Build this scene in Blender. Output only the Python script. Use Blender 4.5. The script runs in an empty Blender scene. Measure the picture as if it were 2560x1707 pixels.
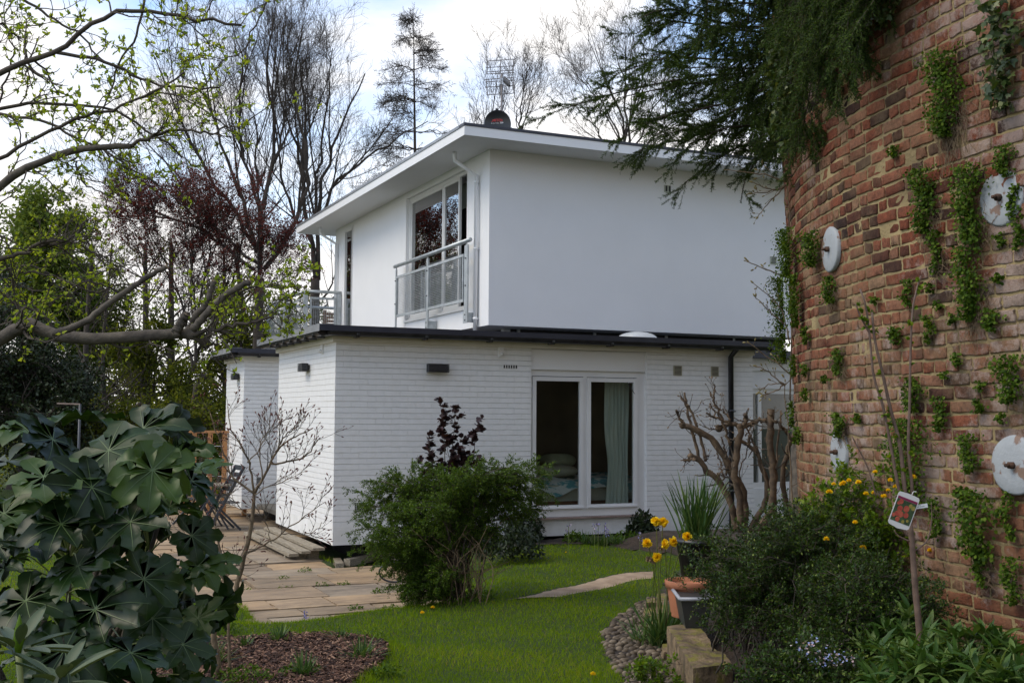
import bpy, math, random
import numpy as np
from mathutils import Vector, Matrix
D = bpy.data
scene = bpy.context.scene
COL = scene.collection
rng = np.random.default_rng(7)
random.seed(7)

# ------------------------------------------------------------------ camera
EYE = 1.65
W_, H_, FPX = 2560.0, 1707.0, 2825.0
YAW, PITCH, ROLL = math.radians(24.5), math.radians(3.68), 0.0065
_f = np.array([math.sin(YAW) * math.cos(PITCH), math.cos(YAW) * math.cos(PITCH), math.sin(PITCH)])
_r = np.array([math.cos(YAW), -math.sin(YAW), 0.0])
_u = np.cross(_r, _f)
R_ = _r * math.cos(ROLL) + _u * math.sin(ROLL)
U_ = _u * math.cos(ROLL) - _r * math.sin(ROLL)
F_ = _f
O_ = np.array([0, 0, EYE])
cam = D.cameras.new('camera'); cam.sensor_width = 36.0; cam.lens = FPX / W_ * 36.0
cam.clip_end = 2000; cam.clip_start = 0.05
cam_o = D.objects.new('camera', cam); COL.objects.link(cam_o)
cam_o.matrix_world = Matrix(((R_[0], U_[0], -F_[0], 0), (R_[1], U_[1], -F_[1], 0), (R_[2], U_[2], -F_[2], EYE), (0, 0, 0, 1)))
scene.camera = cam_o

# ------------------------------------------------------------------ world, sun, exposure
SUN_EL, SUN_AZ = math.radians(50), math.radians(-80)       # azimuth from +Y towards +X
w = D.worlds.new('World'); scene.world = w; w.use_nodes = True
nt = w.node_tree; nt.nodes.clear()
def _n(t, **k):
    n = nt.nodes.new(t)
    for a, b in k.items(): setattr(n, a, b)
    return n
sky = _n('ShaderNodeTexSky'); sky.sky_type = 'NISHITA'; sky.sun_disc = False
sky.sun_elevation = SUN_EL; sky.sun_rotation = SUN_AZ; sky.air_density = 1.0; sky.dust_density = 0.6; sky.altitude = 50
tc = _n('ShaderNodeTexCoord'); mp = _n('ShaderNodeMapping'); mp.inputs['Scale'].default_value = (1.0, 1.0, 2.6)
mp.inputs['Rotation'].default_value = (0, 0, 0.6)
nz = _n('ShaderNodeTexNoise'); nz.inputs['Scale'].default_value = 3.1; nz.inputs['Detail'].default_value = 7; nz.inputs['Roughness'].default_value = 0.52
rp = _n('ShaderNodeValToRGB'); rp.color_ramp.elements[0].position = 0.44; rp.color_ramp.elements[1].position = 0.62
sx = _n('ShaderNodeSeparateXYZ'); mr = _n('ShaderNodeMapRange')
mr.inputs['From Min'].default_value = 0.12; mr.inputs['From Max'].default_value = 0.34; mr.inputs['To Min'].default_value = 0.17; mr.inputs['To Max'].default_value = 0.0
ad = _n('ShaderNodeMath', operation='ADD')
mx = _n('ShaderNodeMixRGB'); mx.inputs[2].default_value = (9.4, 9.2, 9.1, 1)
mul = _n('ShaderNodeMixRGB', blend_type='MULTIPLY'); mul.inputs[0].default_value = 1; mul.inputs[2].default_value = (2.2, 2.3, 2.4, 1)
bg = _n('ShaderNodeBackground'); bg.inputs[1].default_value = 0.12
out = _n('ShaderNodeOutputWorld')
L = nt.links.new
L(tc.outputs['Generated'], mp.inputs[0]); L(mp.outputs[0], nz.inputs[0]); L(tc.outputs['Generated'], sx.inputs[0])
L(sx.outputs[2], mr.inputs[0]); L(nz.outputs[0], ad.inputs[0]); L(mr.outputs[0], ad.inputs[1]); L(ad.outputs[0], rp.inputs[0])
L(sky.outputs[0], mul.inputs[1]); L(mul.outputs[0], mx.inputs[1]); L(rp.outputs[0], mx.inputs[0]); L(mx.outputs[0], bg.inputs[0]); L(bg.outputs[0], out.inputs[0])

sl = D.lights.new('sun', 'SUN'); sl.energy = 1.7; sl.angle = math.radians(30); sl.color = (1.0, 0.88, 0.68)
so = D.objects.new('sun', sl); COL.objects.link(so)
sd = Vector((math.sin(SUN_AZ) * math.cos(SUN_EL), math.cos(SUN_AZ) * math.cos(SUN_EL), math.sin(SUN_EL)))
so.rotation_euler = sd.to_track_quat('Z', 'Y').to_euler()
vs = scene.view_settings; vs.view_transform = 'Standard'; vs.look = 'None'; vs.exposure = 0.12; vs.gamma = 1.0

# ------------------------------------------------------------------ picture -> place helpers (source pixels 2560x1707)
def ray(px, py):
    d = F_ + R_ * ((px - W_ / 2) / FPX) - U_ * ((py - H_ / 2) / FPX)
    return d
def onX(px, py, X): d = ray(px, py); return O_ + d * (X / d[0])
def onY(px, py, Y): d = ray(px, py); return O_ + d * (Y / d[1])
def onZ(px, py, Z): d = ray(px, py); return O_ + d * ((Z - EYE) / d[2])
def atd(px, py, dep): d = ray(px, py); return O_ + d * dep
K = 2560.0 / 2352.0                                        # my notes are in 2352-wide pixels
def P3(dep, *pts):                                         # polyline of (x, y[, extra depth]) notes at a distance
    return np.array([atd(p[0] * K, p[1] * K, dep + (p[2] if len(p) > 2 else 0)) for p in pts])
# ------------------------------------------------------------------ objects
def tag(o, label=None, cat=None, group=None, kind=None):
    if label: o['label'] = label
    if cat: o['category'] = cat
    if group: o['group'] = group
    if kind: o['kind'] = kind
    return o
def empty(name, loc=(0, 0, 0), label=None, cat=None, group=None, rz=0):
    o = D.objects.new(name, None); COL.objects.link(o); o.location = loc; o.rotation_euler.z = rz
    o.empty_display_size = 0.1
    return tag(o, label, cat, group)
def copy_tree(o, parent=None):
    c = o.copy(); COL.objects.link(c)
    if parent is not None:
        c.parent = parent; c.matrix_parent_inverse = o.matrix_parent_inverse.copy()
    for ch in o.children: copy_tree(ch, c)
    return c
class G:
    """collects geometry, links it as one mesh object"""
    def __init__(s): s.V = []; s.F = []; s.A = []; s.n = 0
    def add(s, v, f, a=None):
        v = np.asarray(v, float).reshape(-1, 3)
        s.V.append(v)
        for q in (f if isinstance(f, list) and len(f) and isinstance(f[0], np.ndarray) and f[0].ndim == 2 else [np.asarray(f)]):
            s.F.append(q + s.n)
        s.A.append(np.full(len(v), 0.5) if a is None else np.broadcast_to(np.asarray(a, float), (len(v),)))
        s.n += len(v); return s
    def box(s, x0, x1, y0, y1, z0, z1, a=None, M=None):
        v = np.array([(x, y, z) for z in (z0, z1) for y in (y0, y1) for x in (x0, x1)], float)
        if M is not None: v = v @ M[:3, :3].T + M[:3, 3]
        f = np.array([(0, 2, 3, 1), (4, 5, 7, 6), (0, 1, 5, 4), (2, 6, 7, 3), (0, 4, 6, 2), (1, 3, 7, 5)])
        return s.add(v, f, a)
    def bar(s, p, q, wx, wz, a=None):                      # rectangular bar between two points
        p = np.array(p, float); q = np.array(q, float); d = q - p; ln = np.linalg.norm(d); d /= ln
        u = np.array([0, 0, 1.0]) if abs(d[2]) < .9 else np.array([1.0, 0, 0])
        r = np.cross(d, u); r /= np.linalg.norm(r); u = np.cross(r, d)
        v = [p + r * sx * wx / 2 + u * sz * wz / 2 + d * t * ln for t in (0, 1) for sz in (-1, 1) for sx in (-1, 1)]
        f = np.array([(0, 2, 3, 1), (4, 5, 7, 6), (0, 1, 5, 4), (2, 6, 7, 3), (0, 4, 6, 2), (1, 3, 7, 5)])
        return s.add(v, f, a)
    def tubes(s, P, R, n=5, a=None):
        P = np.asarray(P, float); R = np.asarray(R, float)
        if P.ndim == 2: P = P[None]; R = np.broadcast_to(R, (1, P.shape[1]))
        N, k, _ = P.shape
        if N == 0: return s
        T = np.empty_like(P); T[:, 1:-1] = P[:, 2:] - P[:, :-2]; T[:, 0] = P[:, 1] - P[:, 0]; T[:, -1] = P[:, -1] - P[:, -2]
        T /= np.linalg.norm(T, axis=2, keepdims=True) + 1e-9
        m = np.abs(P[:, -1] - P[:, 0]); ref = np.zeros((N, 3)); ref[np.arange(N), np.argmin(m, axis=1)] = 1
        A = np.cross(T, ref[:, None, :]); A /= np.linalg.norm(A, axis=2, keepdims=True) + 1e-9
        B = np.cross(T, A)
        th = np.arange(n) * 2 * math.pi / n
        V = P[:, :, None, :] + R[:, :, None, None] * (A[:, :, None, :] * np.cos(th)[None, None, :, None] + B[:, :, None, :] * np.sin(th)[None, None, :, None])
        i = np.arange(k - 1)[:, None] * n; j = np.arange(n)[None]; j2 = (j + 1) % n
        q = np.stack([i + j, i + j2, i + n + j2, i + n + j], -1).reshape(-1, 4)
        F = (q[None] + (np.arange(N) * k * n)[:, None, None]).reshape(-1, 4)
        if a is not None: a = np.repeat(np.broadcast_to(a, (N,)), k * n)
        s.add(V.reshape(-1, 3), F, a)
        if n >= 6:
            cap = np.arange(n)[None] + (np.arange(N) * k * n)[:, None]
            s.F.append(cap[:, ::-1] + s.n - len(V.reshape(-1, 3))); s.F.append(cap + (k - 1) * n + s.n - len(V.reshape(-1, 3)))
        return s
    def tube(s, pts, r, n=8, k=None, a=None):
        pts = np.array(pts, float)
        if k: pts = resample(pts, k)
        r = np.asarray(r, float)
        if r.ndim == 0: r = np.full(len(pts), float(r))
        elif len(r) != len(pts): r = np.interp(np.linspace(0, 1, len(pts)), np.linspace(0, 1, len(r)), r)
        return s.tubes(pts[None], r[None], n, a)
    def scatter(s, tv, tf, pos, X, Y, Z, size, a=None):    # copies of a template with axes X, Y, Z
        tv = np.asarray(tv, float); N = len(pos)
        if N == 0: return s
        size = np.broadcast_to(np.asarray(size, float), (N,))
        V = pos[:, None, :] + size[:, None, None] * (tv[None, :, 0:1] * X[:, None, :] + tv[None, :, 1:2] * Y[:, None, :] + tv[None, :, 2:3] * Z[:, None, :])
        tfs = tf if isinstance(tf, list) else [tf]
        off = (np.arange(N) * len(tv))[:, None, None]
        fs = [(np.asarray(f)[None] + off).reshape(-1, np.asarray(f).shape[1]) for f in tfs]
        if a is None: a = rng.random(N)
        return s.add(V.reshape(-1, 3), fs, np.repeat(np.broadcast_to(a, (N,)), len(tv)))
    def build(s, name, mat, parent=None, smooth=True, mats=None):
        me = D.meshes.new(name)
        V = np.concatenate(s.V) if s.V else np.zeros((0, 3))
        loops = np.concatenate([f.reshape(-1) for f in s.F]).astype(np.int32)
        tot = np.concatenate([np.full(len(f), f.shape[1]) for f in s.F]).astype(np.int32)
        st = np.concatenate([[0], np.cumsum(tot)[:-1]]).astype(np.int32)
        me.vertices.add(len(V)); me.vertices.foreach_set('co', V.astype(np.float32).ravel())
        me.loops.add(len(loops)); me.loops.foreach_set('vertex_index', loops)
        me.polygons.add(len(tot)); me.polygons.foreach_set('loop_start', st); me.polygons.foreach_set('loop_total', tot)
        me.polygons.foreach_set('use_smooth', np.full(len(tot), bool(smooth)))
        at = me.attributes.new('rnd', 'FLOAT', 'POINT'); at.data.foreach_set('value', np.concatenate(s.A).astype(np.float32))
        me.update(calc_edges=True)
        if mat is not None: me.materials.append(mat)
        o = D.objects.new(name, me); COL.objects.link(o)
        if parent is not None:
            o.parent = parent
            if isinstance(parent, bpy.types.Object):
                o.matrix_parent_inverse = Matrix.Identity(4)
                w = Matrix.Translation(parent.location)
                q = parent
                off = Vector((0, 0, 0))
                while q is not None: off += Vector(q.location); q = q.parent
                if off.length > 0: me.transform(Matrix.Translation(-off))
        return o
def resample(p, k):
    """smooth (Catmull-Rom) resampling of a polyline to k points"""
    p = np.asarray(p, float)
    if len(p) == 2: return p[0] + (p[1] - p[0]) * np.linspace(0, 1, k)[:, None]
    q = np.vstack([2 * p[0] - p[1], p, 2 * p[-1] - p[-2]])
    d = np.linalg.norm(np.diff(p, axis=0), axis=1); c = np.concatenate([[0], np.cumsum(d)]); c /= c[-1]
    t = np.linspace(0, 1, k); i = np.clip(np.searchsorted(c, t, side='right') - 1, 0, len(p) - 2)
    u = ((t - c[i]) / (c[i + 1] - c[i]))[:, None]
    a, b, e, f = q[i], q[i + 1], q[i + 2], q[i + 3]
    return .5 * (2 * b + (e - a) * u + (2 * a - 5 * b + 4 * e - f) * u ** 2 + (3 * b - a - 3 * e + f) * u ** 3)
def nrm(v): return v / (np.linalg.norm(v, axis=-1, keepdims=True) + 1e-9)
def rv(n): return nrm(rng.normal(size=(n, 3)))
def grow(P, R, n, t=(.2, 1), ang=(.5, .9), ln=1.0, k=5, up=0.1, jit=.12, rr=.55, rtip=.35, taper=.5, rmin=.001, side=None):
    """n children on every parent limb; ln = length (m) at the base of the parent, shrinking to taper*ln at its tip"""
    N, kk, _ = P.shape
    tt = np.sort(rng.uniform(t[0], t[1], (N, n)), axis=1)
    x = tt * (kk - 1); i = np.minimum(x.astype(int), kk - 2); u = (x - i)[..., None]
    ar = np.arange(N)[:, None]
    base = P[ar, i] * (1 - u) + P[ar, i + 1] * u
    rad = R[ar, i] * (1 - u[..., 0]) + R[ar, i + 1] * u[..., 0]
    T = nrm(P[ar, i + 1] - P[ar, i])
    prp = rng.normal(size=(N, n, 3))
    if side is not None: prp = prp * np.array(side)
    prp -= T * (prp * T).sum(-1, keepdims=True); prp = nrm(prp)
    an = rng.uniform(ang[0], ang[1], (N, n, 1))
    d = T * np.cos(an) + prp * np.sin(an)
    lnn = np.broadcast_to(np.asarray(ln, float).reshape(-1, 1) if np.ndim(ln) else ln, (N, n)) * (1 - (1 - taper) * tt) * rng.uniform(.6, 1.25, (N, n))
    base = base.reshape(-1, 3); d = d.reshape(-1, 3); st = (lnn.reshape(-1) / (k - 1))[:, None]
    out = [base]
    for _ in range(k - 1):
        d = nrm(d + rng.normal(size=d.shape) * jit + np.array([0, 0, up]))
        out.append(out[-1] + d * st)
    r0 = np.maximum(rad.reshape(-1) * rr, rmin)
    RR = r0[:, None] * np.linspace(1, rtip, k)[None]
    return np.stack(out, 1), np.maximum(RR, rmin * .6)
def along(P, n, t=(0, 1)):
    """n points per polyline with tangents"""
    N, kk, _ = P.shape
    tt = rng.uniform(t[0], t[1], (N, n)); x = tt * (kk - 1); i = np.minimum(x.astype(int), kk - 2); u = (x - i)[..., None]; ar = np.arange(N)[:, None]
    return (P[ar, i] * (1 - u) + P[ar, i + 1] * u).reshape(-1, 3), nrm(P[ar, i + 1] - P[ar, i]).reshape(-1, 3)
def frame(Y, N):
    """leaf axes: Y = leaf length direction, N = wanted normal"""
    Y = nrm(Y); X = nrm(np.cross(Y, N)); return X, Y, np.cross(X, Y)
# leaf templates: Y from 0 to 1
LEAF = (np.array([(0, 0, 0), (-.28, .35, .05), (.28, .35, .05), (-.22, .7, .03), (.22, .7, .03), (0, 1, -.04), (0, .4, -.02)]),
        [np.array([(0, 6, 1), (0, 2, 6), (3, 5, 4)]), np.array([(1, 6, 4, 3)]), np.array([(6, 2, 4)])])
LEAF = (np.array([(0, 0, 0), (-.27, .4, .06), (0, .45, -.02), (.27, .4, .06), (0, 1, -.05)]), np.array([(0, 2, 1), (0, 3, 2), (1, 2, 4), (2, 3, 4)]))
DIAM = (np.array([(0, 0, 0), (-.3, .45, .05), (0, 1, 0), (.3, .45, -.05)]), np.array([(0, 3, 2, 1)]))
BLADE = (np.array([(-.5, 0, 0), (.5, 0, 0), (.15, 1, 0)]), np.array([(0, 1, 2)]))
ROUND = (np.array([(0, 0, 0), (-.42, .3, .06), (-.36, .75, .04), (0, 1, -.02), (.36, .75, .04), (.42, .3, .06), (0, .5, -.03)]),
         np.array([(0, 6, 1), (1, 6, 2), (2, 6, 3), (3, 6, 4), (4, 6, 5), (5, 6, 0)]))
def leafcloud(g, pos, size, tmpl=LEAF, droop=0.0, out=None, normal_up=.6, a=None):
    n = len(pos); Y = rv(n); Y[:, 2] -= droop
    if out is not None: Y = Y + out
    Nn = nrm(rv(n) + np.array([0, 0, normal_up * 2]))
    X, Y, Z = frame(Y, Nn)
    g.scatter(tmpl[0], tmpl[1], pos, X, Y, Z, size, a)
# ------------------------------------------------------------------ materials
def newmat(name):
    m = D.materials.new(name); m.use_nodes = True
    t = m.node_tree; b = t.nodes['Principled BSDF']
    return m, t, b
def nd(t, typ, **k):
    n = t.nodes.new(typ)
    for a, v in k.items():
        if a.startswith('i_'): n.inputs[a[2:].replace('_', ' ')].default_value = v
        else: setattr(n, a, v)
    return n
def ramp(t, stops, interp='LINEAR'):
    r = nd(t, 'ShaderNodeValToRGB'); cr = r.color_ramp; cr.interpolation = interp
    while len(cr.elements) < len(stops): cr.elements.new(0.5)
    for e, (p, c) in zip(cr.elements, stops): e.position = p; e.color = (c[0], c[1], c[2], 1) if len(c) == 3 else c
    return r
def noise(t, scale, detail=4, rough=.55, coord='Object', stretch=None):
    c = nd(t, 'ShaderNodeTexCoord'); n = nd(t, 'ShaderNodeTexNoise'); n.inputs['Scale'].default_value = scale
    n.inputs['Detail'].default_value = detail; n.inputs['Roughness'].default_value = rough
    if stretch:
        m = nd(t, 'ShaderNodeMapping'); m.inputs['Scale'].default_value = stretch
        t.links.new(c.outputs[coord], m.inputs[0]); t.links.new(m.outputs[0], n.inputs[0])
    else: t.links.new(c.outputs[coord], n.inputs[0])
    return n
def M(name, c1, c2=None, scale=6.0, rough=.6, bump=0.0, bscale=40.0, metal=0.0, spec=.5, stretch=None, detail=5, lo=.35, hi=.65):
    m, t, b = newmat(name)
    b.inputs['Roughness'].default_value = rough; b.inputs['Metallic'].default_value = metal
    b.inputs['Specular IOR Level'].default_value = spec
    if c2 is None: b.inputs['Base Color'].default_value = (*c1, 1)
    else:
        n = noise(t, scale, detail, stretch=stretch); r = ramp(t, [(lo, c1), (hi, c2)])
        t.links.new(n.outputs[0], r.inputs[0]); t.links.new(r.outputs[0], b.inputs['Base Color'])
    if bump:
        n = noise(t, bscale, 5, .6, stretch=stretch); bp = nd(t, 'ShaderNodeBump'); bp.inputs['Strength'].default_value = 1; bp.inputs['Distance'].default_value = bump
        t.links.new(n.outputs[0], bp.inputs['Height']); t.links.new(bp.outputs[0], b.inputs['Normal'])
    return m
def leafmat(name, stops, rough=.5, trans=.3, spec=.4, back=None):
    """leaf material: colour picked per leaf; some light passes through the blade"""
    m, t, b = newmat(name)
    a = nd(t, 'ShaderNodeAttribute', attribute_name='rnd'); r = ramp(t, stops); t.links.new(a.outputs['Fac'], r.inputs[0])
    t.links.new(r.outputs[0], b.inputs['Base Color']); b.inputs['Roughness'].default_value = rough; b.inputs['Specular IOR Level'].default_value = spec
    if trans:
        tr = nd(t, 'ShaderNodeBsdfTranslucent'); mxs = nd(t, 'ShaderNodeMixShader'); mxs.inputs[0].default_value = trans
        br = nd(t, 'ShaderNodeMixRGB', blend_type='MULTIPLY'); br.inputs[0].default_value = 1; br.inputs[2].default_value = (1.5, 1.35, .5, 1)
        t.links.new(r.outputs[0], br.inputs[1]); t.links.new(br.outputs[0], tr.inputs[0])
        t.links.new(b.outputs[0], mxs.inputs[1]); t.links.new(tr.outputs[0], mxs.inputs[2])
        t.links.new(mxs.outputs[0], t.nodes['Material Output'].inputs[0])
    return m
def glassmat(name, tint=(.85, .88, .87), ior=1.5, gain=1.0):
    m, t, b = newmat(name); t.nodes.remove(b)
    tr = nd(t, 'ShaderNodeBsdfTransparent'); tr.inputs[0].default_value = (*tint, 1)
    gl = nd(t, 'ShaderNodeBsdfGlossy'); gl.inputs['Roughness'].default_value = .0
    fr = nd(t, 'ShaderNodeFresnel'); fr.inputs[0].default_value = ior; mu = nd(t, 'ShaderNodeMath', operation='MULTIPLY'); mu.inputs[1].default_value = gain; mu.use_clamp = True
    mxs = nd(t, 'ShaderNodeMixShader'); t.links.new(fr.outputs[0], mu.inputs[0]); t.links.new(mu.outputs[0], mxs.inputs[0])
    t.links.new(tr.outputs[0], mxs.inputs[1]); t.links.new(gl.outputs[0], mxs.inputs[2]); t.links.new(mxs.outputs[0], t.nodes['Material Output'].inputs[0])
    return m
MAT = {}
def painted_brick():
    m, t, b = newmat('white_painted_brick')
    c = nd(t, 'ShaderNodeTexCoord'); s = nd(t, 'ShaderNodeSeparateXYZ'); ad = nd(t, 'ShaderNodeMath', operation='ADD'); cb = nd(t, 'ShaderNodeCombineXYZ')
    zz = nd(t, 'ShaderNodeMath', operation='ADD'); zz.inputs[1].default_value = -.16 + 7.5
    nz = nd(t, 'ShaderNodeTexNoise'); nz.inputs['Scale'].default_value = 5; nz.inputs['Detail'].default_value = 3
    ws = nd(t, 'ShaderNodeMath', operation='MULTIPLY_ADD'); ws.inputs[1].default_value = .014; 
    L = t.links.new
    L(c.outputs['Object'], s.inputs[0]); L(c.outputs['Object'], nz.inputs[0]); L(s.outputs[0], ad.inputs[0]); L(s.outputs[1], ad.inputs[1]); L(ad.outputs[0], cb.inputs[0])
    L(nz.outputs[0], ws.inputs[0]); L(s.outputs[2], ws.inputs[2]); L(ws.outputs[0], zz.inputs[0]); L(zz.outputs[0], cb.inputs[1])
    br = nd(t, 'ShaderNodeTexBrick'); br.inputs['Scale'].default_value = 1; br.inputs['Mortar Size'].default_value = .0065; br.inputs['Mortar Smooth'].default_value = .6
    br.inputs['Brick Width'].default_value = .225; br.inputs['Row Height'].default_value = .075; br.inputs['Color1'].default_value = (.2, .2, .2, 1); br.inputs['Color2'].default_value = (1, 1, 1, 1); br.inputs['Bias'].default_value = 0
    L(cb.outputs[0], br.inputs[0])
    n2 = nd(t, 'ShaderNodeTexNoise'); n2.inputs['Scale'].default_value = 45; n2.inputs['Detail'].default_value = 5; L(c.outputs['Object'], n2.inputs[0])
    n3 = nd(t, 'ShaderNodeTexNoise'); n3.inputs['Scale'].default_value = 9; n3.inputs['Detail'].default_value = 5; n3.inputs['Roughness'].default_value = .7; L(c.outputs['Object'], n3.inputs[0])
    b2 = nd(t, 'ShaderNodeTexBrick'); b2.inputs['Scale'].default_value = 1; b2.inputs['Mortar Size'].default_value = .006; b2.inputs['Mortar Smooth'].default_value = .5
    b2.inputs['Brick Width'].default_value = 500; b2.inputs['Row Height'].default_value = .075; L(cb.outputs[0], b2.inputs[0])
    fm = nd(t, 'ShaderNodeMath', operation='MULTIPLY_ADD'); fm.inputs[1].default_value = .22; L(br.outputs['Fac'], fm.inputs[0])
    f2 = nd(t, 'ShaderNodeMath', operation='MULTIPLY'); f2.inputs[1].default_value = .8; L(b2.outputs['Fac'], f2.inputs[0]); L(f2.outputs[0], fm.inputs[2])
    inv = nd(t, 'ShaderNodeMath', operation='SUBTRACT'); inv.inputs[0].default_value = 1; L(fm.outputs[0], inv.inputs[1])
    h1 = nd(t, 'ShaderNodeMath', operation='MULTIPLY_ADD'); h1.inputs[1].default_value = .14; L(n2.outputs[0], h1.inputs[0]); L(inv.outputs[0], h1.inputs[2])
    h2 = nd(t, 'ShaderNodeMath', operation='MULTIPLY_ADD'); h2.inputs[1].default_value = .35; L(n3.outputs[0], h2.inputs[0]); L(h1.outputs[0], h2.inputs[2])
    bw = nd(t, 'ShaderNodeRGBToBW'); L(br.outputs['Color'], bw.inputs[0])
    h3 = nd(t, 'ShaderNodeMath', operation='MULTIPLY_ADD'); h3.inputs[1].default_value = .25; L(bw.outputs[0], h3.inputs[0]); L(h2.outputs[0], h3.inputs[2])
    bp = nd(t, 'ShaderNodeBump'); bp.inputs['Distance'].default_value = .008; bp.inputs['Strength'].default_value = .95; L(h3.outputs[0], bp.inputs['Height']); L(bp.outputs[0], b.inputs['Normal'])
    r = ramp(t, [(.3, (.72, .72, .70)), (.62, (.78, .78, .77))]); L(n3.outputs[0], r.inputs[0])
    mxx = nd(t, 'ShaderNodeMixRGB'); mxx.inputs[2].default_value = (.60, .60, .57, 1); mm = nd(t, 'ShaderNodeMath', operation='MULTIPLY'); mm.inputs[1].default_value = .25
    L(fm.outputs[0], mm.inputs[0]); L(mm.outputs[0], mxx.inputs[0]); L(r.outputs[0], mxx.inputs[1]); L(mxx.outputs[0], b.inputs['Base Color'])
    b.inputs['Roughness'].default_value = .55
    return m
MAT['pbrick'] = painted_brick()
MAT['render'] = M('white_render', (.765, .765, .76), (.785, .785, .78), 1.6, .75, .004, 90)
MAT['plinth'] = M('white_plinth_render', (.66, .66, .63), (.76, .76, .74), 3.5, .7, .006, 22)
MAT['paint'] = M('white_paint', (.77, .77, .76), (.80, .80, .80), 2, .4)
MAT['cream'] = M('cream_trim_paint', (.62, .60, .50), (.70, .68, .60), 3, .45)
MAT['upvc'] = M('white_window_frame', (.70, .70, .69), (.76, .76, .75), 2, .32)
MAT['pvcpipe'] = M('white_pipe', (.78, .79, .80), None, rough=.3)
MAT['black'] = M('black_plastic', (.012, .012, .014), (.03, .03, .034), 9, .35, .001, 30)
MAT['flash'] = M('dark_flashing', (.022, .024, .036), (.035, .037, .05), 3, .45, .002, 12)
MAT['flashlit'] = M('lit_grey_flashing', (.20, .21, .225), (.28, .29, .30), 5, .35, .001, 20, metal=.4)  # lit copy of the dark flashing, the light put into its colour
MAT['galv'] = M('galvanised_steel', (.36, .39, .40), (.50, .53, .54), 9, .42, .001, 30, metal=.55)
MAT['felt'] = M('roofing_felt', (.04, .04, .042), (.07, .07, .07), 8, .85, .004, 60)
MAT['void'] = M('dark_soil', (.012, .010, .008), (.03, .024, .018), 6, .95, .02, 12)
MAT['glass'] = glassmat('window_glass', (.93, .95, .94), 1.5, .6)
MAT['glass_up'] = glassmat('reflective_window_glass', (.5, .52, .52), 1.8, 2.6)
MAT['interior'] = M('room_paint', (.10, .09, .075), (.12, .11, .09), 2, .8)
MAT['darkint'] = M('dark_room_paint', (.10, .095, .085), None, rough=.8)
MAT['duvet'] = M('blue_leaf_duvet', (.62, .68, .66), (.10, .33, .36), 7, .8, .02, 6, stretch=(1, 1, 2.2), lo=.46, hi=.54)
MAT['linen'] = M('green_linen', (.26, .30, .20), (.34, .38, .26), 5, .85, .01, 12)
MAT['sheet'] = M('cream_divan_fabric', (.42, .44, .36), None, rough=.9)
MAT['curtain'] = M('pale_green_curtain', (.50, .60, .54), (.60, .68, .62), 3, .9, stretch=(8, 8, .6))
MAT['wood'] = M('brown_timber', (.14, .065, .03), (.25, .12, .055), 4, .6, .003, 20, stretch=(1, 1, 8))
MAT['greywood'] = M('weathered_timber', (.17, .14, .10), (.33, .28, .20), 5, .75, .004, 14, stretch=(14, 1.2, 14))
MAT['ventbeige'] = M('beige_plastic', (.33, .31, .22), None, rough=.5)
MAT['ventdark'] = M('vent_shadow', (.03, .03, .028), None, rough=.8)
MAT['sill'] = M('brown_tile_sill', (.22, .15, .12), (.32, .24, .20), 8, .6, .003, 30)
MAT['red'] = M('red_print', (.45, .02, .02), None, rough=.4)
MAT['white'] = M('white_print', (.75, .75, .75), None, rough=.4)
MAT['dish'] = M('black_dish_paint', (.012, .014, .017), (.02, .022, .025), 3, .3)
MAT['aerial'] = M('dull_aerial_metal', (.16, .15, .15), (.24, .22, .22), 9, .5, metal=.4)
MAT['alu'] = M('aluminium', (.55, .56, .57), (.45, .46, .47), 9, .35, metal=.7)
MAT['acry'] = M('clouded_acrylic', (.55, .56, .54), (.66, .67, .66), 4, .2)
MAT['orange'] = M('orange_timber', (.30, .13, .045), (.45, .22, .08), 5, .6, .002, 20, stretch=(2, 2, 10))
MAT['darkmetal'] = M('dark_grey_frame', (.03, .035, .045), (.05, .055, .065), 8, .4)

def groundmat():
    m, t, b = newmat('lawn_soil'); n = noise(t, 1.3, 6, .6); n2 = noise(t, 30, 5, .7)
    r = ramp(t, [(.3, (.025, .045, .003)), (.55, (.04, .07, .004)), (.75, (.06, .07, .012))]); t.links.new(n.outputs[0], r.inputs[0])
    r2 = ramp(t, [(.3, (.5, .5, .5)), (.7, (1.2, 1.2, 1.2))]); t.links.new(n2.outputs[0], r2.inputs[0])
    x = nd(t, 'ShaderNodeMixRGB', blend_type='MULTIPLY'); x.inputs[0].default_value = 1; t.links.new(r.outputs[0], x.inputs[1]); t.links.new(r2.outputs[0], x.inputs[2]); t.links.new(x.outputs[0], b.inputs['Base Color'])
    b.inputs['Roughness'].default_value = 1; bp = nd(t, 'ShaderNodeBump'); bp.inputs['Distance'].default_value = .03; t.links.new(n2.outputs[0], bp.inputs['Height']); t.links.new(bp.outputs[0], b.inputs['Normal'])
    return m
MAT['lawn'] = groundmat()
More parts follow.
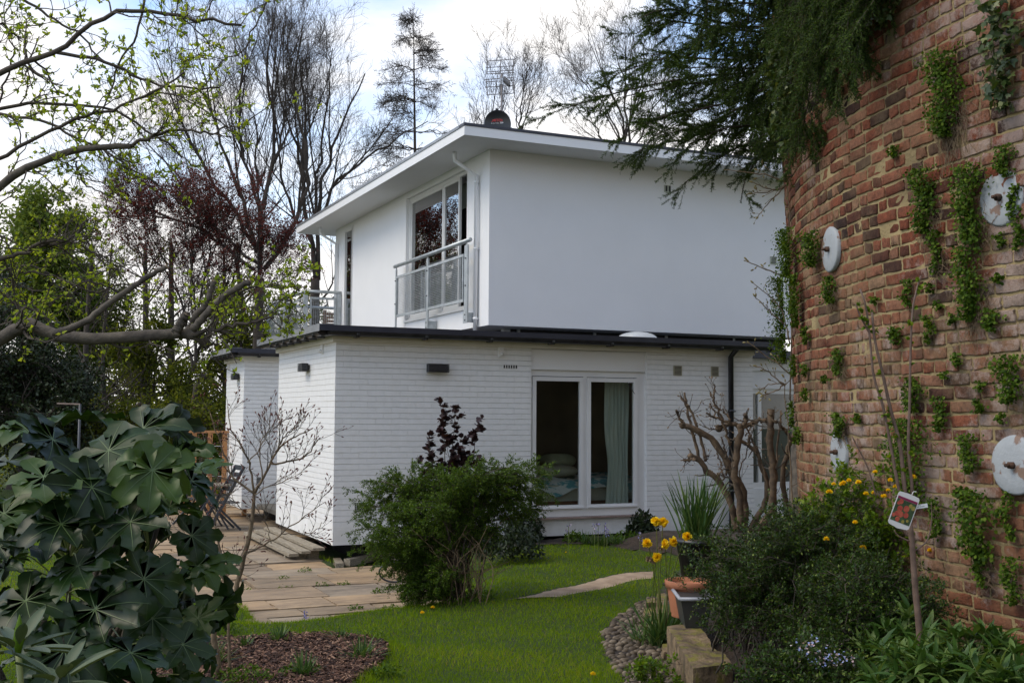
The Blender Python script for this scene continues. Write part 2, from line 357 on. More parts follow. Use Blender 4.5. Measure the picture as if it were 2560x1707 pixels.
def slabmat():
    m, t, b = newmat('sandstone_paving'); a = nd(t, 'ShaderNodeAttribute', attribute_name='rnd')
    r = ramp(t, [(0, (.21, .155, .10)), (.25, (.34, .245, .145)), (.5, (.38, .255, .14)), (.7, (.27, .215, .155)), (.85, (.35, .27, .18)), (1, (.42, .285, .16))]); t.links.new(a.outputs['Fac'], r.inputs[0])
    n = noise(t, 2.6, 9, .74, stretch=(.6, 1.6, 1)); r2 = ramp(t, [(.30, (.34, .34, .34)), (.45, (.72, .71, .70)), (.55, (.95, .94, .92)), (.7, (1.2, 1.14, 1.05))]); t.links.new(n.outputs[0], r2.inputs[0])
    x = nd(t, 'ShaderNodeMixRGB', blend_type='MULTIPLY'); x.inputs[0].default_value = 1; t.links.new(r.outputs[0], x.inputs[1]); t.links.new(r2.outputs[0], x.inputs[2]); t.links.new(x.outputs[0], b.inputs['Base Color'])
    b.inputs['Roughness'].default_value = .75; n3 = noise(t, 18, 6, .6); bp = nd(t, 'ShaderNodeBump'); bp.inputs['Distance'].default_value = .008; t.links.new(n3.outputs[0], bp.inputs['Height']); t.links.new(bp.outputs[0], b.inputs['Normal'])
    return m
MAT['slab'] = slabmat()
MAT['grass'] = leafmat('grass_blades', [(0, (.085, .155, .006)), (.5, (.15, .25, .008)), (.85, (.23, .31, .014)), (1, (.33, .30, .06))], .8, .35, .04)
MAT['earthpath'] = M('worn_earth', (.24, .17, .11), (.38, .28, .19), 5, .95, .01, 30)
MAT['soil'] = M('bed_soil', (.02, .014, .010), (.05, .034, .024), 7, .95, .03, 25)
MAT['bark'] = leafmat('bark_chips', [(0, (.025, .014, .010)), (.45, (.07, .034, .022)), (.8, (.15, .075, .045)), (1, (.36, .22, .14))], .85, 0)
MAT['pebble'] = leafmat('pebbles', [(0, (.05, .037, .024)), (.5, (.105, .078, .05)), (1, (.20, .155, .105))], .7, 0)
MAT['stone'] = M('mossy_sandstone', (.08, .055, .03), (.24, .165, .09), 9, .95, .035, 14, detail=9)
def moss(m):
    t = m.node_tree; b = t.nodes['Principled BSDF']; src = b.inputs['Base Color'].links[0].from_socket
    n = noise(t, 8, 7, .7); g = nd(t, 'ShaderNodeNewGeometry'); s = nd(t, 'ShaderNodeSeparateXYZ'); t.links.new(g.outputs['Normal'], s.inputs[0])
    a = nd(t, 'ShaderNodeMath', operation='MULTIPLY_ADD'); a.inputs[1].default_value = .10; t.links.new(s.outputs[2], a.inputs[0]); t.links.new(n.outputs[0], a.inputs[2])
    r = ramp(t, [(.58, (0, 0, 0)), (.68, (1, 1, 1))]); t.links.new(a.outputs[0], r.inputs[0]); x = nd(t, 'ShaderNodeMixRGB'); x.inputs[2].default_value = (.17, .15, .025, 1)
    t.links.new(r.outputs[0], x.inputs[0]); t.links.new(src, x.inputs[1]); t.links.new(x.outputs[0], b.inputs['Base Color']); return m
moss(MAT['stone'])
MAT['terracotta'] = M('terracotta', (.42, .155, .075), (.50, .20, .10), 4, .8, .002, 40)
MAT['greyplastic'] = M('dark_grey_planter', (.03, .032, .03), (.045, .045, .045), 5, .45, .001, 30)
MAT['greyrim'] = M('light_grey_planter_rim', (.26, .27, .30), (.34, .35, .38), 5, .4)
# ------------------------------------------------------------------ house
CX, CY = 4.05, 14.48                 # near corner of the ground floor
ZB, ZT = -.07, 2.585
UX, UY, UZ0, UZ1 = 7.13, 16.56, 3.07, 5.92
house = empty('house', (CX, CY, 0), 'white two-storey flat-roofed house with painted brick ground floor and overhanging eaves', 'house')
H = house
g = G(); g.box(8.81, 10.73, CY, CY + .25, .16, ZT); g.box(10.48, 10.73, CY + .25, 15.4, .16, ZT); g.build('brick_wall', MAT['pbrick'], H, smooth=False)
g = G(); g.box(CX, 6.9, CY, CY + .25, .16, ZT)
g.box(CX, CX + .25, CY + .25, 17.76, .16, ZT); g.box(CX + .25, 6.2, 17.51, 17.76, .16, ZT)
g.build('brick_wall', MAT['pbrick'], H, smooth=False)
g = G(); g.box(CX, CX + .25, 20.5, 22.2, .16, ZT); g.box(CX + .25, 6.2, 20.5, 20.75, .16, ZT); g.box(CX + .25, 6.2, 21.95, 22.2, .16, ZT)
g.build('brick_wall', MAT['pbrick'], H, smooth=False)
g = G(); g.box(CX, 6.9, CY, CY + .25, ZB, .16); g.box(6.9, 8.81, CY + .004, CY + .25, ZB, .17); g.box(8.81, 10.73, CY, CY + .25, ZB - .1, .16)
g.box(CX, CX + .25, CY + .25, 17.76, ZB, .16); g.box(CX + .25, 6.2, 17.51, 17.76, ZB, .16)
g.build('plinth', MAT['plinth'], H, smooth=False); g = G()
g.box(CX, CX + .25, 20.5, 22.2, ZB, .16); g.box(CX + .25, 6.2, 20.5, 20.75, ZB, .16)
g.build('plinth', MAT['plinth'], H, smooth=False)
g = G(); g.box(6.9, 8.81, CY + .035, CY + .25, 2.29, ZT); g.build('lintel_panel', MAT['render'], H, smooth=False)
# floor slab, inner walls, ceiling
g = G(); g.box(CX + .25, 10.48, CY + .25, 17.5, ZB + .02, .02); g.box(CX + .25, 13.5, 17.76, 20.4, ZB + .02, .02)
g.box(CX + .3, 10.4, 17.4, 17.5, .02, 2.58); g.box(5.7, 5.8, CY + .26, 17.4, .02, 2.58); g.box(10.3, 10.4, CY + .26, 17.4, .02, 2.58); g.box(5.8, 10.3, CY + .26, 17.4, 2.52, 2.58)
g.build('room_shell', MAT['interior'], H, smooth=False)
g = G(); g.box(6.2, 13.5, 17.77, 25.2, .02, 2.6); g.build('inner_block', MAT['render'], H, smooth=False)
# void under the raised floor
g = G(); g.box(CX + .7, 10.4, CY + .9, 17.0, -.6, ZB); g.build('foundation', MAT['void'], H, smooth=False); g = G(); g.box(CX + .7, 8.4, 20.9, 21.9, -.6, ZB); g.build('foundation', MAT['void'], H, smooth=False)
# lower trim, gutter and roof
def eaves(x0, x1, y0, y1, front=True, left=True, right=False):
    g = G(); e = .055
    g.box(x0 - e, x1, y0 - e, y0, ZT, ZT + .075); g.box(x0 - e, x0, y0, y1, ZT, ZT + .075)
    g.build('trim_board', MAT['cream'], H, smooth=False)
    g = G(); g.box(x0 - .17, x1 + .1, y0 - .17, y1 + .17, ZT + .075, ZT + .10, .3); g.build('soffit', MAT['black'], H, smooth=False)
    g = G(); r = .06; th = np.linspace(math.pi, 2 * math.pi, 9)
    def gut(p, q):
        p = np.array(p, float); q = np.array(q, float); d = nrm(q - p); s = np.cross(d, [0, 0, 1.0])
        for rr, fl in ((r, 1), (r - .006, -1)):
            ring = [np.outer(np.cos(th), s) * rr + np.outer(np.sin(th), [0, 0, 1.0]) * rr + c for c in (p, q)]
            v = np.vstack(ring); n = len(th); i = np.arange(n - 1)
            f = np.stack([i, i + 1, i + 1 + n, i + n], 1); g.add(v, f if fl > 0 else f[:, ::-1])
        for c in (p, q):
            ring = np.outer(np.cos(th), s) * r + np.outer(np.sin(th), [0, 0, 1.0]) * r + c
            g.add(np.vstack([ring, c]), np.array([[i, i + 1, len(th)] for i in range(len(th) - 1)]))
    zz = ZT + .125
    gut((x0 - .17, y0 - .235, zz), (x1 + .12, y0 - .235, zz)); gut((x0 - .235, y1 + .1, zz), (x0 - .235, y0 - .17, zz))
    n = int((x1 - x0) / .95) + 1
    for i in range(n): xx = x0 + .2 + i * .95; g.box(xx, xx + .035, y0 - .29, y0 - .12, zz - .075, zz + .005)
    for i in range(int((y1 - y0) / .42)): yy = y0 + .1 + i * .42; g.box(x0 - .29, x0 - .12, yy, yy + .035, zz - .075, zz + .005)
    g.build('gutter', MAT['black'], H)
    g = G(); g.box(x0 - .30, x1 + .15, y0 - .30, y0 - .285, ZT + .125, ZT + .20); g.box(x0 - .285, x1 + .13, y0 - .285, y1 + .1, ZT + .145, ZT + .19, .4)
    g.build('roof', MAT['flash'], H, smooth=False)
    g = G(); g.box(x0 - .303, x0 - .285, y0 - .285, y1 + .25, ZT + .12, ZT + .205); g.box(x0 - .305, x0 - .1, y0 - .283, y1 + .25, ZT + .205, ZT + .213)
    g.build('coping', MAT['flashlit'], H, smooth=False)  # left-facing edge takes the flashing's painted lit tone
eaves(CX, 10.73, CY, 17.76); eaves(CX, 6.4, 20.5, 22.2)
g = G(); g.box(CX + 2.2, 14, 17.86, 25.2, 2.60, 2.78); g.build('roof', MAT['felt'], H, smooth=False)
# clerestory strip under the upper storey
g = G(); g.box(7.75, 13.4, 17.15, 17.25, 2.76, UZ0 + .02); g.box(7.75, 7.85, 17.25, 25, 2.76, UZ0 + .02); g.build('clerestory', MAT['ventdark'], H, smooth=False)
for x in np.arange(7.9, 13.2, 1.45): g = G(); g.box(x, x + .05, 17.12, 17.15, 2.78, UZ0 - .005); g.build('mullion', MAT['galv'], H, smooth=False)
g = G(); g.box(7.62, 7.74, 17.05, 17.17, 2.76, UZ0 - .004); g.build('mullion', MAT['galv'], H, smooth=False)
# upper storey: shell with openings on the left face
zs0, zs1 = 3.43, 5.80
XR, YR = 13.4, 25.65
g = G(); t_ = .22
g.box(UX, XR, UY, UY + t_, UZ0, UZ1)                                   # facing the garden
g.box(UX, UX + t_, UY + t_, 17.52, UZ0, UZ1); g.box(UX, UX + t_, 20.62, 24.22, UZ0, UZ1); g.box(UX, UX + t_, 24.80, YR, UZ0, UZ1)
g.box(UX, UX + t_, 17.52, 20.62, UZ0, zs0); g.box(UX, UX + t_, 17.52, 20.62, zs1, UZ1); g.box(UX, UX + t_, 24.22, 24.80, UZ0, 3.2); g.box(UX, UX + t_, 24.22, 24.80, 5.84, UZ1)
g.box(UX + t_, XR, YR - t_, YR, UZ0, UZ1); g.box(XR - t_, XR, UY + t_, YR - t_, UZ0, UZ1)
g.box(UX + t_, XR - t_, UY + t_, YR - t_, UZ0, UZ0 + .2)
g.build('upper_wall', MAT['render'], H, smooth=False)
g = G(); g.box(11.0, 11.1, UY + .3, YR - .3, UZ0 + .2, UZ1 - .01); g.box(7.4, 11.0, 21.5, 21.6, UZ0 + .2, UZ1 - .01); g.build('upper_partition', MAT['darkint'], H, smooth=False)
rx, ry, rx1, ry1 = 6.40, 15.85, 14.1, 26.5
g = G(); g.box(rx + .012, rx1, ry + .012, ry1, UZ1, UZ1 + .02); g.build('soffit', MAT['render'], H, smooth=False)
g = G(); g.box(rx, rx1, ry, ry + .012, UZ1 - .004, UZ1 + .14); g.box(rx, rx + .012, ry + .012, ry1, UZ1 - .004, UZ1 + .14); g.build('fascia', MAT['paint'], H, smooth=False)
g = G(); g.box(rx + .014, rx1, ry + .014, ry1, UZ1 + .021, UZ1 + .15); g.box(rx - .012, rx1, ry - .012, ry + .2, UZ1 + .141, UZ1 + .186)
g.build('upper_roof', MAT['flash'], H, smooth=False)
g = G(); g.box(rx - .014, rx + .2, ry + .2, ry1, UZ1 + .141, UZ1 + .186); g.build('roof_edge', MAT['flashlit'], H, smooth=False)  # same flashing as the front edge, coloured as lit on the left side
# glazing on the left face of the upper storey
def vwin(y0, y1, z0, z1, x, leaves_, name='window'):
    g = G(); f = .055
    g.box(x, x + .07, y0, y1, z0, z0 + f); g.box(x, x + .07, y0, y1, z1 - f, z1)
    g.box(x, x + .07, y0, y0 + f, z0 + f, z1 - f); g.box(x, x + .07, y1 - f, y1, z0 + f, z1 - f)
    fr = g.build(name, MAT['upvc'], H, smooth=False)
    for (a, b, dx, glazed) in leaves_:
        g = G(); s = .05; X = x + dx
        g.box(X, X + .045, a, b, z0 + f, z0 + f + .06); g.box(X, X + .045, a, b, z1 - f - .05, z1 - f)
        g.box(X, X + .045, a, a + s, z0 + f + .06, z1 - f - .05); g.box(X, X + .045, b - s, b, z0 + f + .06, z1 - f - .05)
        g.build('sash', MAT['upvc'], fr, smooth=False)
        if glazed:
            g = G(); g.box(X + .018, X + .024, a + s, b - s, z0 + f + .06, z1 - f - .05); g.build('pane', MAT['glass_up'], fr, smooth=False)
    return fr
vwin(17.52, 20.62, zs0, zs1, UX + .06, [(18.04, 18.80, .012, True), (18.82, 20.56, .012, True)])
vwin(24.22, 24.80, 3.2, 5.84, UX - .02, [(24.24, 24.78, .0, True)])
g = G(); g.box(UX - .03, UX + .06, 17.5, 20.64, zs0 - .04, zs0); g.build('sill', MAT['upvc'], H, smooth=False)
g = G(); g.box(UX - .005, UX - .002, 20.62, 20.80, UZ0 + .01, UZ1 - .01); g.build('cladding_strip', MAT['paint'], H, smooth=False)
# roller blind inside
g = G(); g.box(UX + .35, UX + .36, 17.6, 20.5, 5.3, 5.75); g.build('blind', MAT['sheet'], H, smooth=False)
# downpipes
def downpipe(name, pts, r, mat, clips, label=None):
    g = G(); g.tube(pts, r, 12)
    for c in clips: g.tube([(c[0], c[1], c[2] - .02), (c[0], c[1], c[2] + .02)], r * 1.25, 12); g.box(c[0] - .01, c[0] + r * 1.9, c[1] - .01, c[1] + r * 1.9, c[2] - .012, c[2] + .012)
    o = g.build(name, mat, H); return o
px_, py_ = UX - .055, 16.98
downpipe('downpipe', [(px_ - .38, py_ + .02, UZ1), (px_ - .38, py_ + .02, UZ1 - .14), (px_, py_, UZ1 - .36), (px_, py_, 2.83)], .034, MAT['pvcpipe'], [(px_, py_, 5.45), (px_, py_, 4.35), (px_, py_, 3.2)])
downpipe('downpipe', [(px_ - .38, 25.4, UZ1), (px_ - .38, 25.4, UZ1 - .14), (px_, 25.4, UZ1 - .36), (px_, 25.4, 2.83)], .034, MAT['pvcpipe'], [(px_, 25.4, 5.3)])
bp = onY(1827, 900, CY - .06)
downpipe('downpipe', [(bp[0], CY - .22, 2.67), (bp[0], CY - .06, 2.55), (bp[0], CY - .06, -.2)], .042, MAT['black'], [(bp[0] - .0, CY - .06, 1.72), (bp[0], CY - .06, .5)])
# vents
def vent(x0, y0, x1, y1, Y, mat, slots, vertical=False, deep=.012, name='vent'):
    a = onY(x0, y0, Y); b = onY(x1, y1, Y); g = G()
    xa, xb, za, zb = a[0], b[0], b[2], a[2]
    g.box(xa, xb, Y - deep, Y + .01, za, zb)
    v = g.build(name, mat, H, smooth=False); g = G()
    for i in range(slots):
        if vertical: u = xa + (xb - xa) * (i + .3) / slots; g.box(u, u + (xb - xa) / slots * .55, Y - deep - .003, Y - deep + .002, za + .012, zb - .012)
        else: u = za + (zb - za) * (i + .6) / (slots + .6); g.box(xa + .018, xb - .018, Y - deep - .003, Y - deep + .002, u, u + (zb - za) / slots * .45)
    g.build('slot', MAT['ventdark'], v, smooth=False)
vent(1683, 914, 1704, 939, CY, MAT['ventbeige'], 7); vent(1777, 916, 1796, 941, CY, MAT['ventbeige'], 7)
vent(1257, 910, 1293, 923, CY, MAT['plinth'], 6, True, .004, 'air_brick')
vent(1660, 463, 1676, 482, UY, MAT['sheet'], 2, True, .02); vent(1925, 641, 1940, 661, UY, MAT['sheet'], 5, False, .02)
def airbrick(a, b, n, m, f):
    g = G(); g.box(*f(a, b, .0)); v = g.build('air_brick', MAT['plinth'], H, smooth=False); g = G()
    for i in range(n):
        for j in range(m):
            u = a[0] + (b[0] - a[0]) * (i + .5) / n; z = a[1] + (b[1] - a[1]) * (j + .5) / m
            g.box(*f((u - .009, z - .010), (u + .009, z + .010), .004))
    g.build('slot', MAT['ventdark'], v, smooth=False)
p = onY(886, 1256, CY); q = onY(917, 1279, CY)
airbrick((p[0], q[2]), (q[0], p[2]), 7, 5, lambda a, b, d: (a[0], b[0], CY - .006 - d, CY + .01, a[1], b[1]))
p = onY(641, 1192, 20.5); q = onY(652, 1210, 20.5)
airbrick((p[0], q[2]), (q[0], p[2]), 4, 5, lambda a, b, d: (a[0], b[0], 20.5 - .006 - d, 20.51, a[1], b[1]))
# main garden window
wx0, wx1, wz0, wz1, wy = 6.9, 8.81, .19, 2.29, CY + .07
g = G(); f = .085
g.box(wx0, wx1, wy, wy + .08, wz0, wz0 + .11); g.box(wx0, wx1, wy, wy + .08, wz1 - .09, wz1); g.box(wx0, wx0 + .05, wy, wy + .08, wz0 + .11, wz1 - .09); g.box(wx1 - .13, wx1, wy, wy + .08, wz0 + .11, wz1 - .09)
g.box(7.775, 7.835, wy, wy + .08, wz0 + .11, wz1 - .09)
for x in (7.0, 7.8, 8.6): g.box(x - .018, x + .018, wy - .006, wy, wz0 + .05, wz0 + .065)
W = g.build('window', MAT['upvc'], H, smooth=False)
for a, b in ((6.95, 7.775), (7.835, 8.68)):
    g = G(); s = .06; z0, z1 = wz0 + .115, wz1 - .10; y = wy - .018
    g.box(a + .003, b - .003, y, y + .06, z0, z0 + s - .01); g.box(a + .003, b - .003, y, y + .06, z1 - s, z1)
    g.box(a + .003, a + s, y, y + .06, z0 + s - .01, z1 - s); g.box(b - s, b - .003, y, y + .06, z0 + s - .01, z1 - s)
    g.box(a - .005, b + .005, y - .016, y, z0, z0 + .022)
    g.build('sash', MAT['upvc'], W, smooth=False)
    g = G(); g.box(a + s, b - s, y + .03, y + .036, z0 + s - .01, z1 - s); g.build('pane', MAT['glass'], W, smooth=False)
g = G(); g.bar((8.50, wy - .025, 2.13), (8.66, wy - .012, 1.93), .008, .008); g.build('window_stay', MAT['darkmetal'], W, smooth=False)
g = G()
for i in range(9): x = wx0 - .01 + i * .217; g.box(x, x + .213, CY - .05, wy + .01, wz0 - .025, wz0 - .004)
g.build('sill', MAT['sill'], H, smooth=False)
# right wing, set back
WY = 15.42
g = G(); g.box(10.735, 10.80, WY, WY + .2, -.15, 2.60); g.box(10.80, 14, WY, WY + .2, 2.10, 2.60); g.box(12.6, 14, WY, WY + .2, -.15, 2.10); g.box(10.80, 12.6, WY, WY + .2, -.15, .45)
g.build('wing_wall', MAT['render'], H, smooth=False)
g = G(); g.box(10.74, 14, WY - .03, WY, 2.40, 2.60); g.build('trim_board', MAT['paint'], H, smooth=False)
g = G(); g.box(10.70, 14, WY - .2, WY + .8, 2.60, 2.73); g.build('roof', MAT['flash'], H, smooth=False)
g = G(); g.box(10.80, 12.6, WY + .03, WY + .10, .45, .55); g.box(10.80, 12.6, WY + .03, WY + .1, 2.02, 2.10); g.box(10.80, 10.83, WY + .03, WY + .1, .55, 2.02); g.box(11.55, 11.62, WY + .03, WY + .1, .55, 2.02)
Wn = g.build('window', MAT['upvc'], H, smooth=False)
g = G(); g.box(10.83, 11.55, WY + .06, WY + .066, .55, 2.02); g.box(11.62, 12.6, WY + .06, WY + .066, .55, 2.02); g.build('pane', MAT['glass'], Wn, smooth=False)
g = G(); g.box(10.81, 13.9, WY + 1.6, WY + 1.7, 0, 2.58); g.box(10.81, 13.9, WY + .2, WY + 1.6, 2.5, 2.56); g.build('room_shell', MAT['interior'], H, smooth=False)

# ------------------------------------------------------------------ things on the house
def wall_lamp(x0, x1, z0, z1, face, plane, label):
    t = empty('wall_lamp', label=label, cat='wall lamp', group='black louvred lamps on the white brick walls')
    d = .12
    def bx(g, u0, u1, d0, d1, a, b):
        if face == 'Y': g.box(u0, u1, plane - d1, plane - d0, a, b)
        else: g.box(plane - d1, plane - d0, u0, u1, a, b)
    g = G(); bx(g, x0 + .05, x1 - .05, 0, .03, z0 + .02, z1 - .02); bx(g, x0, x1, .028, d, z0, z0 + .012); bx(g, x0, x1, .028, d, z1 - .012, z1); bx(g, x0, x1, .028, .04, z0 + .012, z1 - .012)
    bx(g, x0 + .004, x1 - .004, .045, d - .006, z0 + .016, z1 - .016)
    g.build('body', MAT['black'], t, smooth=False)
    g = G()
    for i in range(5): z = z0 + .02 + i * (z1 - z0 - .03) / 5; bx(g, x0 - .002, x1 + .002, .05, d + .004, z, z + .007)
    g.build('louvre', MAT['darkmetal'], t, smooth=False)
def two(f, c, a, b): p = f(a[0], a[1], c); q = f(b[0], b[1], c); return p, q
p, q = two(onY, CY - .1, (1071, 909), (1122, 931)); wall_lamp(p[0], q[0], q[2], p[2], 'Y', CY, 'black louvred wall lamp on the long brick wall facing the lawn')
p, q = two(onX, CX - .08, (762, 912), (737, 931)); wall_lamp(p[1], p[1] + .26, q[2], q[2] + .115, 'X', CX, 'black louvred wall lamp on the short side wall beside the house corner')
p, q = two(onX, CX - .08, (589, 938), (572, 951)); wall_lamp(p[1], p[1] + .26, q[2], q[2] + .115, 'X', CX, 'black louvred wall lamp on the far wing beyond the patio')
def sensor(c, face, label):
    t = empty('motion_sensor', label=label, cat='motion sensor', group='white motion sensors under the eaves')
    x, y, z = c; g = G()
    if face == 'Y': g.box(x - .035, x + .035, y - .03, y, z - .07, z + .07)
    else: g.box(x - .03, x, y - .035, y + .035, z - .07, z + .07)
    g.build('housing', MAT['paint'], t, smooth=False)
    th = np.linspace(0, 2 * math.pi, 11)[:-1]; g = G()
    d = (0, -.05) if face == 'Y' else (-.05, 0)
    g.tube([(x + d[0] * .4, y + d[1] * .4, z - .035), (x + d[0], y + d[1], z - .035), (x + d[0] * 1.3, y + d[1] * 1.3, z - .037)], [.026, .026, .012], 10); g.build('lens', MAT['upvc'], t)
p = onY(1252, 880, CY); sensor(p, 'Y', 'small white motion sensor on the long wall above the air brick')
p = onX(808, 872, CX); sensor(p, 'X', 'small white motion sensor on the short side wall near the house corner')
p = onX(574, 915, CX); sensor(p, 'X', 'small white motion sensor on the far wing above its lamp')
# railings
def mesh_panel(t, A, B, z0, z1, name='panel'):
    A = np.array(A, float); B = np.array(B, float); d = nrm(B - A); ln = np.linalg.norm(B - A)
    g = G(); u = np.array([0, 0, 1.0]); w = .045
    g.bar(A + u * z0, B + u * z0, .03, w); g.bar(A + u * z1, B + u * z1, .03, w)
    for c in (A + d * .02, B - d * .02): g.bar(c + u * (z0 + w / 2), c + u * (z1 - w / 2), .03, .04)
    fr = g.build(name, MAT['galv'], t, smooth=False)
    g = G(); r = .0022
    for s in np.arange(.04, ln - .03, .05): c = A + d * s; g.bar(c + u * (z0 + .02), c + u * (z1 - .02), r * 2, r * 2)
    for z in np.arange(z0 + .04, z1 - .03, .03): g.bar(A + d * .03 + u * z, B - d * .03 + u * z, r * 2, r * 2)
    g.build('wire_mesh', MAT['galv'], fr, smooth=False)
J = empty('balcony_railing', label='galvanised Juliet balcony railing with wire mesh panels below the open upstairs window', cat='railing')
jx = UX - .17
def jy(px, py=700): return onX(px, py, jx)[1]
yr_, ym_, yl_ = jy(1166, 700), jy(1069, 730), jy(990, 750)
zt = onX(1170, 601, jx)[2]; g = G(); g.tube([(jx, jy(1176, 598), zt), (jx, jy(987, 664), zt)], .036, 12); g.build('handrail', MAT['galv'], J)
for yy, wd in ((yr_, .14), (ym_, .09), (yl_, .05)):
    g = G(); g.box(jx - .012, jx + .012, yy - wd / 2, yy + wd / 2, 3.14, zt - .07); g.box(jx - .008, jx + .008, yy - .01, yy + .01, zt - .07, zt - .02)
    g.box(jx + .012, UX + .0, yy - wd / 2, yy - wd / 2 + .01, 3.14, 3.30); g.box(jx - .02, jx - .012, yy - wd / 2 - .02, yy + wd / 2 + .02, 3.13, 3.32); pst = g.build('post', MAT['galv'], J, smooth=False)
    for z in (3.18, 3.27, 3.75, 4.2): g = G(); g.tube([(jx - .03, yy, z), (jx - .012, yy, z)], .012, 8); g.build('bolt', MAT['darkmetal'], pst)
zt2 = onX(1155, 640, jx)[2]; zb2 = onX(1155, 752, jx)[2]
mesh_panel(J, (jx, yr_ + .10, 0), (jx, ym_ - .05, 0), zb2, zt2); mesh_panel(J, (jx, ym_ + .06, 0), (jx, yl_ - .04, 0), zb2, zt2)
B = empty('balcony_railing', label='galvanised terrace railing with wire mesh at the far end of the upper storey', cat='railing')
bx0, by0, by1 = 6.3, 25.1, 28.9
zt = 4.40
g = G(); g.tube([(UX + .02, by0, zt), (bx0, by0, zt), (bx0, by1, zt), (UX + 1.0, by1, zt)], .035, 12); g.build('handrail', MAT['galv'], B)
for (x, y) in ((bx0, by0), (bx0, 27.0), (bx0, by1), (UX - .06, by0)):
    g = G(); g.box(x - .045, x + .045, y - .045, y + .045, 3.2, zt - .03); g.build('post', MAT['galv'], B, smooth=False)
mesh_panel(B, (bx0 + .10, by0, 0), (UX - .12, by0, 0), 3.42, 4.25); mesh_panel(B, (bx0, by0 + .08, 0), (bx0, 26.94, 0), 3.42, 4.25); mesh_panel(B, (bx0, 27.06, 0), (bx0, by1 - .06, 0), 3.42, 4.25)
g = G(); g.box(bx0 - .06, 9.5, by0 - .06, by1 + .06, 3.12, 3.24); g.box(9.0, 9.1, by0 + 1, by1, .0, 3.12); g.box(bx0 + .1, bx0 + .2, by1 - .3, by1 - .2, 0, 3.12); g.build('terrace', MAT['galv'], B, smooth=False)
sc_ = empty('slatted_screen', label='dark slatted timber screen standing on the far terrace', cat='screen'); g = G()
for i in range(11): g.box(7.6, 9.1, 28.4, 28.43, 3.26 + i * .09, 3.33 + i * .09)
g.build('slats', MAT['wood'], sc_, smooth=False); g = G()
for x in (7.62, 9.02): g.box(x, x + .06, 28.432, 28.49, 3.24, 4.3)
g.build('post', MAT['wood'], sc_, smooth=False)
# aerial, dish, skylight, roof vent
def aerial():
    t = empty('tv_aerial', label='grid television aerial on a mast rising above the roof behind the dish', cat='aerial'); dp = 19.6
    mb = atd(1254, 300, dp)[:2]
    top = atd(1254, 183, dp)[2]
    g = G(); g.tube([(mb[0], mb[1], 6.05), (mb[0], mb[1], top)], .02, 8); g.build('mast', MAT['aerial'], t)
    def q(x, y, e=0): return atd(1160 + x / 6.535, 100 + y / 6.535, dp - .06 + e)
    g = G()
    for a, b in (((368, 350), (842, 316)), ((355, 458), (832, 426)), ((352, 530), (830, 496)), ((350, 563), (824, 536)), ((345, 650), (822, 618)), ((350, 690), (825, 660)), ((352, 775), (830, 748)), ((365, 902), (835, 872))):
        g.tube([q(*a), q(*b)], .0075, 5)
    for a, b in (((385, 345), (370, 563)), ((602, 325), (588, 548)), ((815, 316), (802, 536)), ((365, 640), (380, 905)), ((805, 615), (815, 875)), ((588, 548), (598, 900))):
        g.tube([q(*a), q(*b)], .009, 5)
    g.build('reflector_grid', MAT['aerial'], t)
    c = q(615, 680); g = G(); g.box(c[0] - .035, c[0] + .035, c[1] - .03, c[1] + .03, c[2] - .06, c[2] + .05); g.build('junction_box', MAT['alu'], t, smooth=False)
    g = G(); a = q(645, 640, -.05); b = q(735, 720, -.45); g.tube([a, b], .008, 5)
    for s in np.linspace(.1, 1, 6): c = a + (b - a) * s; g.bar(c + np.array([0, 0, .05]), c - np.array([0, 0, .05]), .05, .012)
    g.build('director', MAT['black'], t)
aerial()
